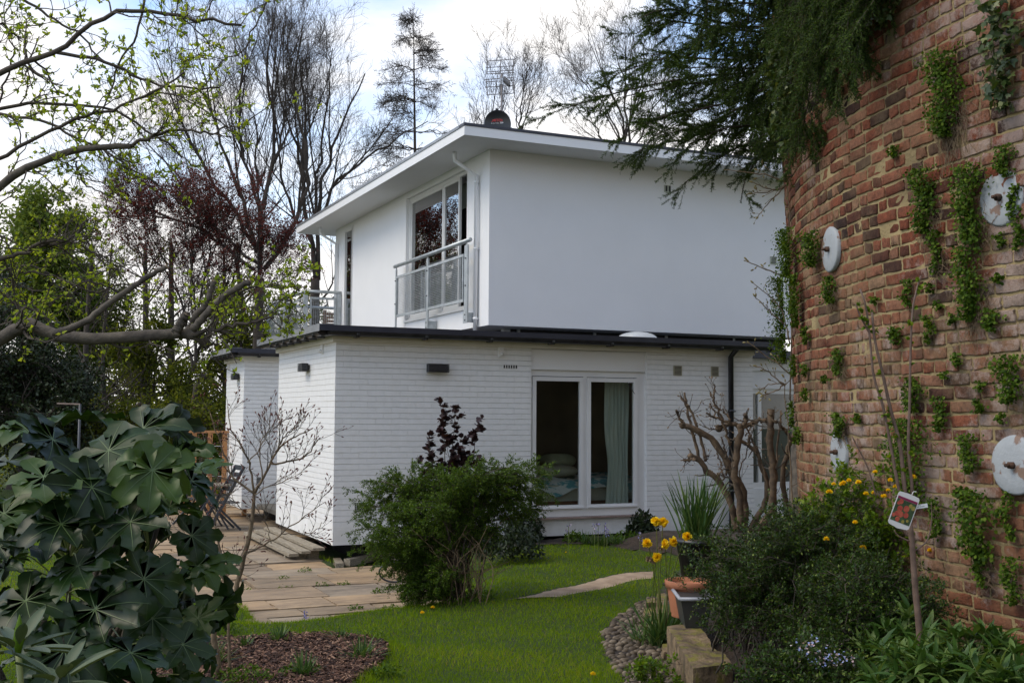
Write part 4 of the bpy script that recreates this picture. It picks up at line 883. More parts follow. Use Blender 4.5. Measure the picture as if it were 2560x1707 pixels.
# ------------------------------------------------------------------ plant materials
MAT['twig'] = M('grey_brown_bark', (.045, .035, .026), (.085, .068, .05), 9, .9, .004, 60)
MAT['fartwig'] = M('distant_bark', (.040, .032, .026), (.075, .06, .048), 3, .95)
MAT['limb'] = M('mottled_apple_bark', (.045, .036, .028), (.12, .10, .075), 12, .85, .006, 50, detail=8)
MAT['palebark'] = M('pale_tan_bark', (.10, .068, .04), (.22, .16, .095), 14, .8, .004, 60, detail=7)
MAT['brownbark'] = M('reddish_brown_bark', (.045, .030, .019), (.15, .10, .058), 14, .85, .004, 60, detail=7)
MAT['cutwood'] = M('sawn_wood', (.34, .25, .16), (.24, .17, .1), 20, .8)
MAT['bud'] = leafmat('maroon_buds', [(0, (.08, .02, .015)), (1, (.16, .05, .03))], .6, 0)
MAT['younggreen'] = leafmat('fresh_spring_leaves', [(0, (.12, .19, .015)), (.5, (.25, .34, .03)), (1, (.40, .46, .06))], .6, .5, .2)
MAT['plumleaf'] = leafmat('dark_red_leaves', [(0, (.045, .010, .010)), (.5, (.10, .016, .014)), (1, (.17, .03, .022))], .5, .35)
MAT['willow'] = leafmat('mid_green_leaves', [(0, (.06, .10, .02)), (.5, (.11, .16, .035)), (1, (.20, .26, .06))], .7, .4, .1)
MAT['woodleaf'] = leafmat('woodland_leaves', [(0, (.035, .05, .010)), (.5, (.075, .10, .014)), (1, (.19, .21, .03))], .7, .45, .1)
MAT['darkleaf'] = leafmat('dark_evergreen_leaves', [(0, (.010, .020, .008)), (.6, (.020, .036, .012)), (1, (.04, .06, .02))], .5, .15)
MAT['needle'] = leafmat('dark_conifer_needles', [(0, (.018, .040, .010)), (.5, (.040, .076, .015)), (1, (.095, .145, .025))], .65, .2, .15)
MAT['fatsia'] = leafmat('glossy_palmate_leaves', [(0, (.006, .017, .003)), (.6, (.016, .040, .006)), (.95, (.045, .085, .009)), (1, (.15, .17, .02))], .40, .15, .3)
MAT['vein'] = M('pale_leaf_vein', (.06, .10, .025), None, rough=.5)
MAT['petiole'] = M('green_stalk', (.10, .14, .03), (.18, .20, .06), 8, .5)
MAT['rhodo'] = leafmat('grey_green_leaves', [(0, (.04, .065, .03)), (1, (.085, .115, .055))], .5, .1)
MAT['coton'] = leafmat('tiny_green_leaves', [(0, (.03, .065, .006)), (.5, (.06, .12, .010)), (1, (.13, .20, .02))], .6, .3, .18)
MAT['box'] = leafmat('tiny_dark_leaves', [(0, (.014, .034, .005)), (.6, (.030, .066, .008)), (.93, (.07, .12, .012)), (1, (.20, .24, .05))], .45, .22, .25)
MAT['purple'] = leafmat('purple_brown_leaves', [(0, (.018, .010, .012)), (1, (.055, .022, .022))], .5, .15)
MAT['kerria'] = leafmat('bright_green_leaves', [(0, (.05, .11, .008)), (.5, (.10, .18, .012)), (1, (.20, .28, .02))], .55, .4, .2)
MAT['yellow'] = leafmat('yellow_petals', [(0, (.75, .46, .008)), (.5, (.82, .60, .01)), (1, (.88, .70, .04))], .6, .25, .2)
MAT['strap'] = leafmat('blue_green_strap_leaves', [(0, (.03, .075, .018)), (.6, (.06, .12, .03)), (1, (.13, .19, .05))], .5, .25, .25)
MAT['peony'] = leafmat('grey_green_lance_leaves', [(0, (.028, .07, .012)), (.6, (.055, .115, .02)), (1, (.13, .19, .05))], .45, .25, .3)
MAT['creeper'] = leafmat('small_bright_creeper_leaves', [(0, (.022, .05, .003)), (.5, (.05, .10, .006)), (1, (.12, .18, .015))], .65, .25, .15)
MAT['ivy'] = leafmat('ivy_leaves', [(0, (.025, .045, .015)), (.6, (.05, .085, .02)), (1, (.15, .17, .05))], .4, .2)
MAT['dead'] = M('dead_brown_strands', (.13, .09, .055), (.24, .17, .10), 30, .95)
MAT['lilac'] = leafmat('lilac_petals', [(0, (.18, .16, .42)), (.7, (.28, .26, .55)), (1, (.6, .5, .6))], .6, .2)
MAT['pinkwhite'] = leafmat('pink_white_petals', [(0, (.55, .35, .38)), (.5, (.7, .62, .62)), (.51, (.25, .3, .6)), (1, (.35, .42, .7))], .6, .2)

# ------------------------------------------------------------------ bare trees behind the house
def stems_from(dep, polys, r0, k=14, wob=.02):
    P = np.array([resample(P3(dep, *p), k) for p, _ in polys]); sc = dep * .012 * wob / .02
    P[:, 1:-1] += rng.normal(0, sc * .10, P[:, 1:-1].shape)
    R = np.array([np.linspace(r0 * q * .36, r0 * q * .08, k) for _, q in polys]); return P, R
def bare_tree(label, dep, trunk, r0, polys, n=(7, 6, 4), ln=(3.2, 1.5, .6), up=(.13, .10, .06), group=None, name='bare_tree', rm=.005, leaves=None, lp=None, cat='tree', angs=((.35, .8), (.35, .9), (.35, 1.0)), mat='fartwig', nq=3):
    t = empty(name, tuple(atd(trunk[-1][0] * K, trunk[-1][1] * K, dep)[:2]) + (0,), label, cat, group)
    g = G(); r0_ = r0; r0 = r0 * .6; tp = P3(dep, *trunk); base = tp[-1].copy(); base[2] = -1.5; tp = resample(np.vstack([tp, base]), 12)
    g.tube(tp[::-1], np.linspace(r0 * 1.1, r0 * .75, 12), 8)
    P, R = stems_from(dep, polys, r0_); R = np.maximum(R, rm * 1.5); Q, RQ = grow(P, R, nq, (.15, .7), (.15, .38), ln[0] * 1.55, 14, .05, .045, .7, .25, taper=.7, rmin=rm * 1.6); P = np.vstack([P, Q]); R = np.vstack([R, RQ]); g.tubes(P, R, 6); g.build('trunk', MAT[mat], t)
    g = G(); tips = []
    A, RA = grow(P, R, n[0], (.15, 1), angs[0], ln[0], 7, up[0], .09, .42, .25, rmin=rm * 1.2); g.tubes(A, RA, 4)
    B, RB = grow(A, RA, n[1], (.15, 1), angs[1], ln[1], 5, up[1], .14, .6, .4, rmin=rm); g.tubes(B, RB, 3)
    C, RC = grow(B, RB, n[2], (.1, 1), angs[2], ln[2], 4, up[2], .18, .7, .5, rmin=rm * .8); g.tubes(C, RC, 3)
    g.build('crown', MAT[mat], t)
    if leaves:
        p, T = along(C, lp[0]); p = p + rng.normal(0, lp[2], p.shape); g = G(); leafcloud(g, p, rng.uniform(.6, 1.2, len(p)) * lp[1], DIAM, out=T * .3); g.build('foliage', MAT[leaves], t)
    return t
c = lambda *pts: [(x * .504, y * .504) for x, y in pts]
BG = 'trees beyond the house'
bare_tree('broad bare tree with many upright limbs left of the house', 34, [(597, 640), (592, 800)], .30,
    [(c((1185, 1250), (1190, 1000), (1235, 800), (1240, 600), (1215, 300), (1250, 60)), .8), (c((1200, 1230), (1290, 1100), (1380, 920), (1400, 700), (1340, 400), (1380, 120)), .7),
     (c((1170, 1150), (1090, 880), (1010, 660), (960, 450), (900, 230)), .65), (c((1160, 1120), (990, 860), (850, 610), (760, 400), (700, 250)), .6),
     (c((1175, 1200), (1010, 1060), (800, 800), (600, 560)), .45), (c((1160, 1230), (900, 1040), (620, 940), (480, 840), (330, 800)), .5),
     (c((1190, 1000), (1130, 780), (1090, 520), (1100, 280), (1060, 120)), .5), (c((1240, 780), (1290, 560), (1300, 340), (1330, 60)), .4), (c((1195, 1050), (1170, 760), (1160, 540), (1010, 330)), .4)],
    n=(9, 7, 4), ln=(2.6, 1.15, .5), group=BG)
d2 = lambda *pts: [((640 + x / 2.09) / K, (150 + y / 2.09) / K) for x, y in pts]
bare_tree('twin-stemmed bare tree rising behind the far roof corner', 36, [(724, 640), (722, 780)], .32,
    [(d2((315, 1150), (275, 900), (245, 600), (262, 300), (210, -60)), .75), (d2((325, 1150), (325, 800), (350, 600), (440, 350), (570, 70)), .7), (d2((330, 850), (420, 640), (600, 500), (720, 420), (900, 320)), .5),
     (d2((300, 900), (330, 500), (380, 200), (400, -60)), .5), (d2((310, 1000), (160, 700), (100, 400), (60, 100)), .5), (d2((345, 1250), (440, 1120), (520, 1060)), .3), (d2((345, 1300), (500, 1180), (600, 1150)), .3), (d2((260, 700), (200, 420), (120, 150), (100, -120)), .45)],
    n=(8, 6, 4), ln=(2.3, 1.1, .5), group=BG, nq=2)
bare_tree('wide bare tree behind the upper roof beside the conifer boughs', 42, [(1432, 340), (1432, 420)], .22,
    [([(1432, 400), (1418, 300), (1350, 200), (1300, 150)], .6), ([(1432, 400), (1430, 280), (1390, 180), (1350, 90)], .7), ([(1432, 400), (1440, 260), (1420, 140), (1405, 75)], .7), ([(1434, 400), (1455, 260), (1480, 140), (1470, 70)], .7),
     ([(1434, 400), (1480, 300), (1530, 190), (1560, 120)], .6), ([(1432, 380), (1370, 300), (1310, 240), (1275, 235)], .5), ([(1436, 390), (1500, 320), (1570, 260), (1610, 250)], .5), ([(1536, 400), (1525, 300), (1530, 220), (1520, 150)], .5)],
    n=(6, 6, 4), ln=(2.3, 1.0, .5), group=BG, rm=.0055)
bare_tree('slender bare tree right of the television aerial', 44, [(1196, 290), (1192, 400)], .14,
    [([(1192, 380), (1195, 260), (1210, 190), (1218, 140)], .9), ([(1193, 300), (1180, 220), (1172, 170)], .5), ([(1194, 300), (1225, 230), (1250, 190)], .5), ([(1192, 330), (1160, 260), (1150, 200)], .45), ([(1194, 300), (1180, 240), (1190, 150)], .4)],
    n=(5, 5, 3), ln=(1.6, .7, .35), group=BG, rm=.0055)
bare_tree('low bare tree left of the television aerial behind the roof', 44, [(1120, 330), (1120, 420)], .12,
    [([(1120, 400), (1125, 280), (1140, 190), (1136, 160)], .9), ([(1120, 340), (1100, 260), (1085, 220)], .6), ([(1120, 340), (1145, 260), (1160, 220)], .6), ([(1120, 370), (1080, 300), (1060, 270)], .6)],
    n=(4, 4, 3), ln=(1.4, .6, .3), group=BG, rm=.005)
bare_tree('dense twiggy bare tree low behind the right end of the roof', 40, [(1640, 380), (1640, 430)], .12,
    [([(1640, 420), (1620, 330), (1600, 250)], .9), ([(1640, 400), (1660, 320), (1670, 250)], .7), ([(1640, 400), (1700, 330), (1730, 270)], .7), ([(1640, 400), (1580, 350), (1540, 310)], .6)],
    n=(6, 5, 3), ln=(1.7, .8, .4), group=BG)
# larch-like tree: level tiers of drooping side branches on one straight stem
def tiered():
    dep = 43; t = empty('larch_tree', tuple(atd(948 * K, 400 * K, dep)[:2]) + (0,), 'straight-stemmed tree with tiers of level twiggy branches above the roof slope', 'tree', BG)
    top = atd(950 * K, 52 * K, dep); bot = atd(946 * K, 560 * K, dep); bot[2] = -1; tr = resample(np.vstack([bot, (bot + top) / 2 + [.15, 0, 0], top]), 30); g = G(); g.tube(tr, np.linspace(.17, .012, 30), 7); g.build('trunk', MAT['fartwig'], t)
    g = G(); P = []; R = []
    for k in range(84):
        f = rng.uniform(0, 1); z = top[2] - .05 - f * 8.5; a = rng.uniform(0, 6.28); L_ = .35 + 2.6 * f ** .7 * rng.uniform(.6, 1.1); i = np.argmin(np.abs(tr[:, 2] - z)); b = tr[i]; d = np.array([math.cos(a), math.sin(a), 0]); q = np.linspace(0, 1, 8)[:, None]
        P.append(b + d * L_ * q + np.array([0, 0, 1]) * (L_ * (.18 * q - .32 * q ** 2)) + rng.normal(0, .04, (8, 3))); R.append(np.linspace(.02, .007, 8))
    P = np.array(P); R = np.array(R); g.tubes(P, R, 4); A, RA = grow(P, R, 16, (.2, 1), (.5, 1.1), .75, 5, -.03, .12, .5, .4, rmin=.006, side=(1, 1, .3)); g.tubes(A, RA, 3)
    B, RB = grow(A, RA, 7, (.15, 1), (.5, 1.2), .28, 3, .0, .2, .7, .5, rmin=.0055); g.tubes(B, RB, 3); g.build('crown', MAT['fartwig'], t)
    p, T = along(B, 2, (.5, 1)); g = G(); leafcloud(g, p, .036, DIAM); g.build('cones', MAT['fartwig'], t)
tiered()
# dark red plum
bare_tree('dark red-leaved plum tree left of the house', 29, [(452, 880), (440, 985)], .16,
    [(c((890, 1700), (900, 1400), (960, 1150), (940, 900)), .8), (c((880, 1700), (820, 1350), (700, 1100), (640, 980)), .6), (c((900, 1600), (1050, 1300), (1130, 1000), (1160, 820)), .7), (c((880, 1500), (760, 1250), (600, 1120), (520, 1050)), .5), (c((900, 1500), (1080, 1350), (1220, 1200), (1260, 1150)), .5), (c((890, 1450), (850, 1100), (800, 950)), .5)],
    n=(11, 8, 4), ln=(1.7, .7, .3), name='plum_tree', leaves='plumleaf', lp=(4, .06, .03), rm=.004, mat='fartwig')
# leafy trees far left and behind
def leafy(label, dep, crown, r, nleaf, lsize, mat, trunk=.2, group=None, name='leafy_tree', nb=26, droop=0.0, fill=1.0, cat='tree', tm='fartwig', gap=0.0):
    """crown: list of (x, y, radius m) lobes in picture notes"""
    c0 = atd(crown[0][0] * K, crown[0][1] * K, dep); base = np.array([c0[0], c0[1], float(gz(c0[0], c0[1])) - .1])
    t = empty(name, tuple(base), label, cat, group); g = G(); P = []; R = []; ends = []
    lob = [(atd(a * K, b * K, dep + rng.uniform(-1, 1) * rr * .4), rr) for a, b, rr in crown]
    mid = base + (c0 - base) * .45; g.tube(resample(np.array([base, mid + rng.normal(0, trunk, 3) * [1, 1, 0], c0]), 8), np.linspace(trunk, trunk * .45, 8), 7)
    g.build('trunk', MAT[tm], t); g = G()
    for cc, rr in lob:
        s = mid + (c0 - mid) * rng.random()
        g.tube(resample(np.array([s, (s + cc) / 2 + rng.normal(0, rr * .1, 3), cc]), 6), np.linspace(trunk * .45, trunk * .15, 6), 5)
        for _ in range(max(3, int(nb / len(lob)))):
            d = rv(1)[0]; e = cc + d * rr * rng.uniform(.6, 1.0); P.append(resample(np.array([cc, (cc + e) / 2 + rng.normal(0, rr * .12, 3), e]), 6)); R.append(np.linspace(trunk * .16, .006, 6))
    P = np.array(P); R = np.array(R); g.tubes(P, R, 4); A, RA = grow(P, R, 7, (.2, 1), (.4, 1.1), np.mean([l[1] for l in lob]) * .5, 5, -.02 - droop, .18, .5, .4, rmin=.005); g.tubes(A, RA, 3)
    B, RB = grow(A, RA, 5, (.2, 1), (.4, 1.1), np.mean([l[1] for l in lob]) * .25, 4, -.02 - droop, .2, .6, .4, rmin=.004); g.tubes(B, RB, 3); g.build('branches', MAT[tm], t)
    k = max(1, int(nleaf / len(B))); p, T = along(B, k, (.1, 1)); p = p + rng.normal(0, r, p.shape); g = G(); leafcloud(g, p, rng.uniform(.6, 1.3, len(p)) * lsize, DIAM, droop=droop, out=T * .4); g.build('crown', MAT[mat], t)
    return t
leafy('tall mid-green willow at the far left edge', 38, [(90, 620, 2.6), (20, 640, 2.6), (130, 560, 1.7), (40, 560, 1.9), (180, 680, 1.8), (110, 500, 1.0), (-60, 600, 2.6), (80, 760, 2.6), (190, 800, 2.0)], .12, 42000, .14, 'willow', .3, droop=.15, nb=90)
leafy('dark evergreen tree low at the far left edge behind the palmate shrub', 26, [(40, 840, 1.7), (100, 880, 1.3), (-40, 800, 1.8), (60, 960, 1.5), (130, 940, .9), (-30, 940, 1.6)], .08, 42000, .085, 'darkleaf', .2, nb=90)
leafy('yellow-green woodland tree behind the patio, nearest the plum trunk', 34, [(330, 880, 2.0), (420, 940, 1.6), (270, 950, 1.8), (480, 860, 1.5), (360, 780, 1.4)], .12, 17000, .11, 'woodleaf', .2, group='woodland trees beyond the patio')
leafy('thin woodland tree between the willow and the plum tree', 40, [(230, 820, 2.2), (290, 740, 1.7), (200, 740, 1.5), (250, 900, 2.0)], .12, 12000, .11, 'woodleaf', .2, group='woodland trees beyond the patio')
leafy('dim woodland tree directly behind the far white wing', 38, [(560, 900, 2.4), (500, 800, 1.8), (620, 780, 2.2), (560, 730, 1.6), (680, 740, 1.6)], .12, 14000, .11, 'woodleaf', .22, group='woodland trees beyond the patio')
leafy('olive-green bush at the far end of the patio behind the timber rail', 27, [(470, 960, 1.1), (540, 960, 1.0), (400, 990, 1.0), (330, 1000, 1.0), (250, 990, 1.2)], .08, 20000, .075, 'woodleaf', .12, nb=60, name='bush', cat='bush')
leafy('ivy-clad evergreen tree behind the right end of the upper roof', 30, [(1690, 350, .8), (1750, 335, .9), (1660, 370, .6), (1730, 300, .6), (1790, 340, .8), (1790, 280, .5)], .06, 9000, .09, 'darkleaf', .14)
# thin far trunks in the wood
def far_trunks():
    for k, (x, r) in enumerate(((215, .10), (262, .07), (345, .14), (398, .16), (505, .1), (538, .16))):
        dep = 31 + 2.3 * k; b = atd(x * K, 1000 * K, dep); b[2] = -1.3; tp = atd((x + rng.uniform(-14, 14)) * K, 560 * K, dep)
        t = empty('woodland_tree', tuple(b), ['slim dark tree trunk nearest the willow in the wood', 'thinnest dark tree trunk in the wood', 'straight dark tree trunk left of the plum tree', 'dark tree trunk just behind the plum tree', 'slim dark tree trunk right of the plum tree', 'thick dark tree trunk just left of the far wing'][k], 'tree', 'dark trunks in the wood')
        g = G(); T = resample(np.array([b, (b + tp) / 2 + rng.normal(0, .3, 3), tp]), 16); R = np.linspace(r * 1.3, r * .4, 16); g.tube(T, R, 7); g.build('trunk', MAT['fartwig'], t)
        g = G(); A, RA = grow(T[None], R[None], 26, (.25, 1), (.6, 1.2), 3.0, 7, .05, .14, .35, .3, rmin=.006); g.tubes(A, RA, 4); B, RB = grow(A, RA, 7, (.2, 1), (.4, 1), 1.0, 4, .05, .2, .6, .4, rmin=.005); g.tubes(B, RB, 3); C, RC = grow(B, RB, 4, (.2, 1), (.4, 1), .4, 3, .05, .2, .6, .4, rmin=.005); g.tubes(C, RC, 3); g.build('crown', MAT['fartwig'], t)
        if k % 2 == 0:
            p, T_ = along(C, 2); g = G(); leafcloud(g, p, .08, DIAM); g.build('foliage', MAT['woodleaf'], t)
far_trunks()
# far mass of wood that closes the view
def far_wood():
    g = G(); N = 90000; a = rng.uniform(math.radians(-30), math.radians(70), N); d = rng.uniform(58, 95, N); h = rng.random(N) ** 1.3 * (5.5 + 2.0 * np.sin(a * 23) + 1.5 * np.sin(a * 57 + 1))
    x = d * np.sin(a); y = d * np.cos(a); p = np.c_[x, y, -2.6 + h]; leafcloud(g, p, rng.uniform(.18, .42, N), DIAM); tag(g.build('far_wood', MAT['woodleaf'], None), 'distant band of woodland closing the view beyond the trees', 'woodland', kind='stuff')
    g = G(); N = 60000; a = rng.uniform(math.radians(-22), math.radians(17), N); d = rng.uniform(29, 48, N); h = rng.random(N) ** 1.6 * (2.8 + .9 * np.sin(a * 40) + .5 * np.sin(a * 91 + 1)); x = d * np.sin(a); y = d * np.cos(a); leafcloud(g, np.c_[x, y, -1.0 + h], rng.uniform(.07, .14, N), DIAM)
    k = (x > 3.9) & (y < 28); tag(g.build('undergrowth', MAT['woodleaf'], None), 'tangled green undergrowth between the trees beyond the patio', 'undergrowth', kind='stuff')
far_wood()
# trees added out of view to darken window reflections and light from behind
for k, (x, y, lab) in enumerate(((2, -20, 'unseen evergreen added behind the viewpoint to darken the light from there'), (17, -4, 'unseen evergreen added behind the round tower to darken window reflections'))):
    t = empty('added_evergreen', (x, y, -.2), lab, 'tree', 'unseen evergreens added to darken light and reflections'); g = G(); g.tube([(x, y, -.3), (x + .2, y, 4), (x, y, 9)], [.3, .2, .05], 8); g.build('trunk', MAT['limb'], t)
    N = 16000; h = rng.random(N); rr = 3.0 * np.sqrt(rng.random(N)) * (1 - (h * .8) ** 2) + .2; th = rng.uniform(0, 6.28, N); p = np.c_[x + rr * np.cos(th), y + rr * np.sin(th), .3 + h * 9]; g = G(); leafcloud(g, p, .28, DIAM); g.build('crown', MAT['darkleaf'], t)
# ------------------------------------------------------------------ fruit tree reaching in from the left
def fruit_tree():
    dep = 5.6; t = empty('fruit_tree', tuple(atd(-420 * K, 900 * K, dep)[:2]) + (0,), 'old fruit tree reaching in from the left with sawn grey limbs and fresh leaves', 'tree')
    C = lambda *p: [(x * .504, y * .504) for x, y in p]
    big = [(C((-900, 1700), (-500, 1650), (-160, 1600), (0, 1540), (90, 1490), (170, 1485), (240, 1530), (500, 1540), (860, 1522), (950, 1580)), .042, .026, 0),
           (C((-900, 1500), (-500, 1250), (-200, 1000), (-20, 870), (60, 800), (180, 740), (330, 690), (480, 672), (600, 668)), .034, .014, .1),
           (C((240, 1520), (310, 1500), (400, 1460), (500, 1380), (640, 1285), (760, 1215)), .018, .012, -.15),
           (C((795, 1520), (850, 1432)), .024, .019, -.05), (C((860, 1520), (890, 1440), (940, 1380), (975, 1280)), .02, .013, .05), (C((880, 1500), (1000, 1370), (1140, 1280)), .02, .013, -.1)]
    g = G(); base = np.array(t.location); pts = [base + [0, 0, -.3], base + [0.05, 0, .6], P3(dep, *C((-900, 1700)))[0]]; g.tube(resample(np.array(pts), 8), np.linspace(.13, .06, 8), 10)
    g.tube(resample(np.array([pts[2], P3(dep, *C((-900, 1500)))[0]]), 4), .045, 8)
    PB = []; RB_ = []
    for p, a, b, e in big:
        q = resample(P3(dep + e, *p), 26) + rng.normal(0, .003, (26, 3)); q[0] -= 0; g.tube(q, np.linspace(a, b, 26) * (1 + .06 * np.sin(np.arange(26) * 1.9)), 10); PB.append(q); RB_.append(np.linspace(a, b, 26))
    g.build('trunk', MAT['limb'], t)
    g = G()
    for p, a, b, e in big[2:]:
        q = P3(dep + e, *p); d = nrm(q[-1] - q[-2]); g.tube([q[-1] - d * .002, q[-1] + d * .003], b * .93, 10)
    g.build('cut_end', MAT['cutwood'], t)
    med = [(C((600, 668), (700, 610), (850, 592), (980, 608), (1030, 575)), .010, .1), (C((-20, 345), (100, 290), (260, 240), (380, 135), (500, 72), (640, 45), (800, 72), (980, 100), (1100, 115)), .014, -.3), (C((260, 240), (430, 265), (560, 312), (700, 380), (850, 405), (1000, 400)), .010, .2),
           (C((-20, 500), (80, 475), (300, 482), (520, 507), (650, 590), (800, 680), (830, 720)), .010, .3), (C((-20, 730), (200, 610), (450, 512), (600, 460), (750, 400), (840, 330)), .010, -.2), (C((-20, 515), (180, 548), (300, 602), (480, 690), (620, 780), (720, 840)), .009, .5),
           (C((-20, 85), (100, 190)), .007, 0), (C((70, -20), (200, 60), (360, 160), (440, 260), (560, 322)), .008, .4), (C((1230, -10), (1180, 70), (1120, 210), (1000, 300), (900, 420), (820, 450)), .005, .6), (C((660, -10), (620, 180), (540, 300), (480, 480), (380, 640)), .007, .3), (C((980, -10), (900, 120), (880, 250), (800, 340)), .004, .2),
           (C((-20, 1190), (100, 1152), (200, 1105), (330, 1090), (370, 1040), (400, 1000)), .012, .2), (C((180, 1120), (350, 1108), (430, 1160), (480, 1215)), .011, .25), (C((880, 1515), (1100, 1478), (1250, 1448)), .012, -.1), (C((930, 1580), (1000, 1440), (1080, 1370)), .007, .15), (C((1090, 1330), (1200, 1305), (1370, 1310)), .005, .1), (C((1370, 1310), (1240, 1440), (1200, 1470)), .004, .1),
           (C((95, 1480), (60, 1300), (110, 1240), (260, 1260)), .008, .3), (C((300, 1560), (200, 1440), (60, 1380), (-20, 1310)), .009, .4), (C((600, 1380), (500, 1310), (360, 1290), (200, 1420)), .006, .3), (C((-20, 480), (60, 250), (20, 100), (60, -10)), .006, .2), (C((340, 690), (380, 830), (520, 900)), .006, .2), (C((480, 690), (600, 790), (700, 830), (790, 900)), .006, .4), (C((950, 1220), (960, 1360), (1000, 1440)), .004, .2), (C((640, 450), (760, 420), (900, 480), (1060, 580), (1200, 500), (1380, 430)), .005, .5),
           (C((-20, 1250), (120, 1210), (210, 1240), (420, 1330), (560, 1290), (700, 1330), (860, 1300), (1000, 1290)), .006, .6)]
    g = G(); P = []; R = []
    for p, a, e in med:
        q = resample(P3(dep + e, *p), 18); q[1:-1] += rng.normal(0, .006, (16, 3)); P.append(q); R.append(np.linspace(a, a * .45, 18))
    P = np.array(P); R = np.array(R); g.tubes(P, R, 7)
    PB = np.array([resample(q, 18) for q in PB[:2]]); RB2 = np.array([np.interp(np.linspace(0, 1, 18), np.linspace(0, 1, 26), r) for r in RB_[:2]]); PB = PB[:, 6:][:, :12]; PB = np.array([resample(q, 18) for q in PB])
    A0, R0 = grow(PB, RB2, 16, (.05, 1), (.7, 1.3), .32, 8, .05, .22, .2, .4, taper=.8, rmin=.003)
    A, RA = grow(P, R, 13, (.05, 1), (.5, 1.2), .26, 8, .03, .22, .45, .4, taper=.8, rmin=.0022); A = np.vstack([A, A0]); RA = np.vstack([RA, R0]); g.tubes(A, RA, 5)
    B, RB = grow(A, RA, 4, (.2, .95), (.5, 1.2), .085, 5, .05, .25, .7, .5, rmin=.0018); g.tubes(B, RB, 4); g.build('branch', MAT['twig'], t)
    ends = np.vstack([B[:, -1], A[:, -1], along(A, 3, (.3, 1))[0], along(P, 6)[0]]); ends = ends[rng.random(len(ends)) < .68]
    g = G(); g.scatter(ico, icof, ends, np.tile([1., 0, 0], (len(ends), 1)), np.tile([0, 1., 0], (len(ends), 1)), np.tile([0, 0, 1.], (len(ends), 1)), .004)
    g.build('buds', MAT['twig'], t)['kind'] = 'stuff'
    k = rng.integers(2, 6, len(ends)); p = np.repeat(ends, k, 0); g = G(); leafcloud(g, p, rng.uniform(.014, .036, len(p)), LEAF, normal_up=.2, out=np.array([0, 0, .25])); g.build('leaves', MAT['younggreen'], t)
fruit_tree()

# ------------------------------------------------------------------ palmate-leaved evergreen shrub, left
def palm_template(nl=8, seed=0):
    r = np.random.default_rng(seed); V = [(0, 0, 0)]; T = []; a0 = np.linspace(-2.5, 2.5, nl); rb = []; vv = []; vf = []
    rs = np.array([.40, .52, .66, .80, .92]); ws = np.array([.19, .20, .215, .19, .12])
    for i, a in enumerate(a0):
        L_ = (1.0 - .35 * abs(a) / 2.5) * r.uniform(.85, 1.08); cv = r.uniform(-.05, .05)
        def pt(rr, w, z): aa = a + cv * rr; return (math.sin(aa) * rr * L_ + math.cos(aa) * w, math.cos(aa) * rr * L_ - math.sin(aa) * w, z)
        b = len(V); dz = r.uniform(-.30, .10); zt = lambda rr: .07 * math.sin(2.4 * rr) + dz * rr ** 3
        for k, (rr, w) in enumerate(zip(rs, ws)):
            wl = w * (1 + r.uniform(-.14, .16)) * (1.04 if k % 2 else .86); wr = w * (1 + r.uniform(-.14, .16)) * (1.04 if k % 2 else .86)
            V += [pt(rr, -wl, zt(rr) + .05 + r.uniform(-.05, .05)), pt(rr, 0, zt(rr) - .012), pt(rr, wr, zt(rr) + .05 + r.uniform(-.05, .05))]
        V.append(pt(1.0, 0, zt(1.0)))
        T += [(0, b, b + 1), (0, b + 1, b + 2)]
        for k in range(4): q = b + 3 * k; T += [(q, q + 3, q + 4), (q, q + 4, q + 1), (q + 1, q + 4, q + 5), (q + 1, q + 5, q + 2)]
        q = b + 12; T += [(q, b + 15, q + 1), (q + 1, b + 15, q + 2)]
        v0 = len(vv)
        for rr in (0.0, .4, .66, .95): w = .009 * (1.15 - rr); vv += [pt(rr, -w, zt(rr) - .002 if rr else .012), pt(rr, w, zt(rr) - .002 if rr else .012)]
        vf += [(v0 + 2 * k, v0 + 2 * k + 2, v0 + 2 * k + 3, v0 + 2 * k + 1) for k in range(3)]
    # webbing between the lobes
    for i in range(nl - 1): b = 1 + 16 * i; T += [(0, b + 2, b + 16)]
    return np.array(V), np.array([t for t in T]), np.array(vv), np.array(vf)
PALM = [palm_template(8, 1), palm_template(9, 2), palm_template(7, 3), palm_template(8, 4), palm_template(7, 5), palm_template(9, 6)]
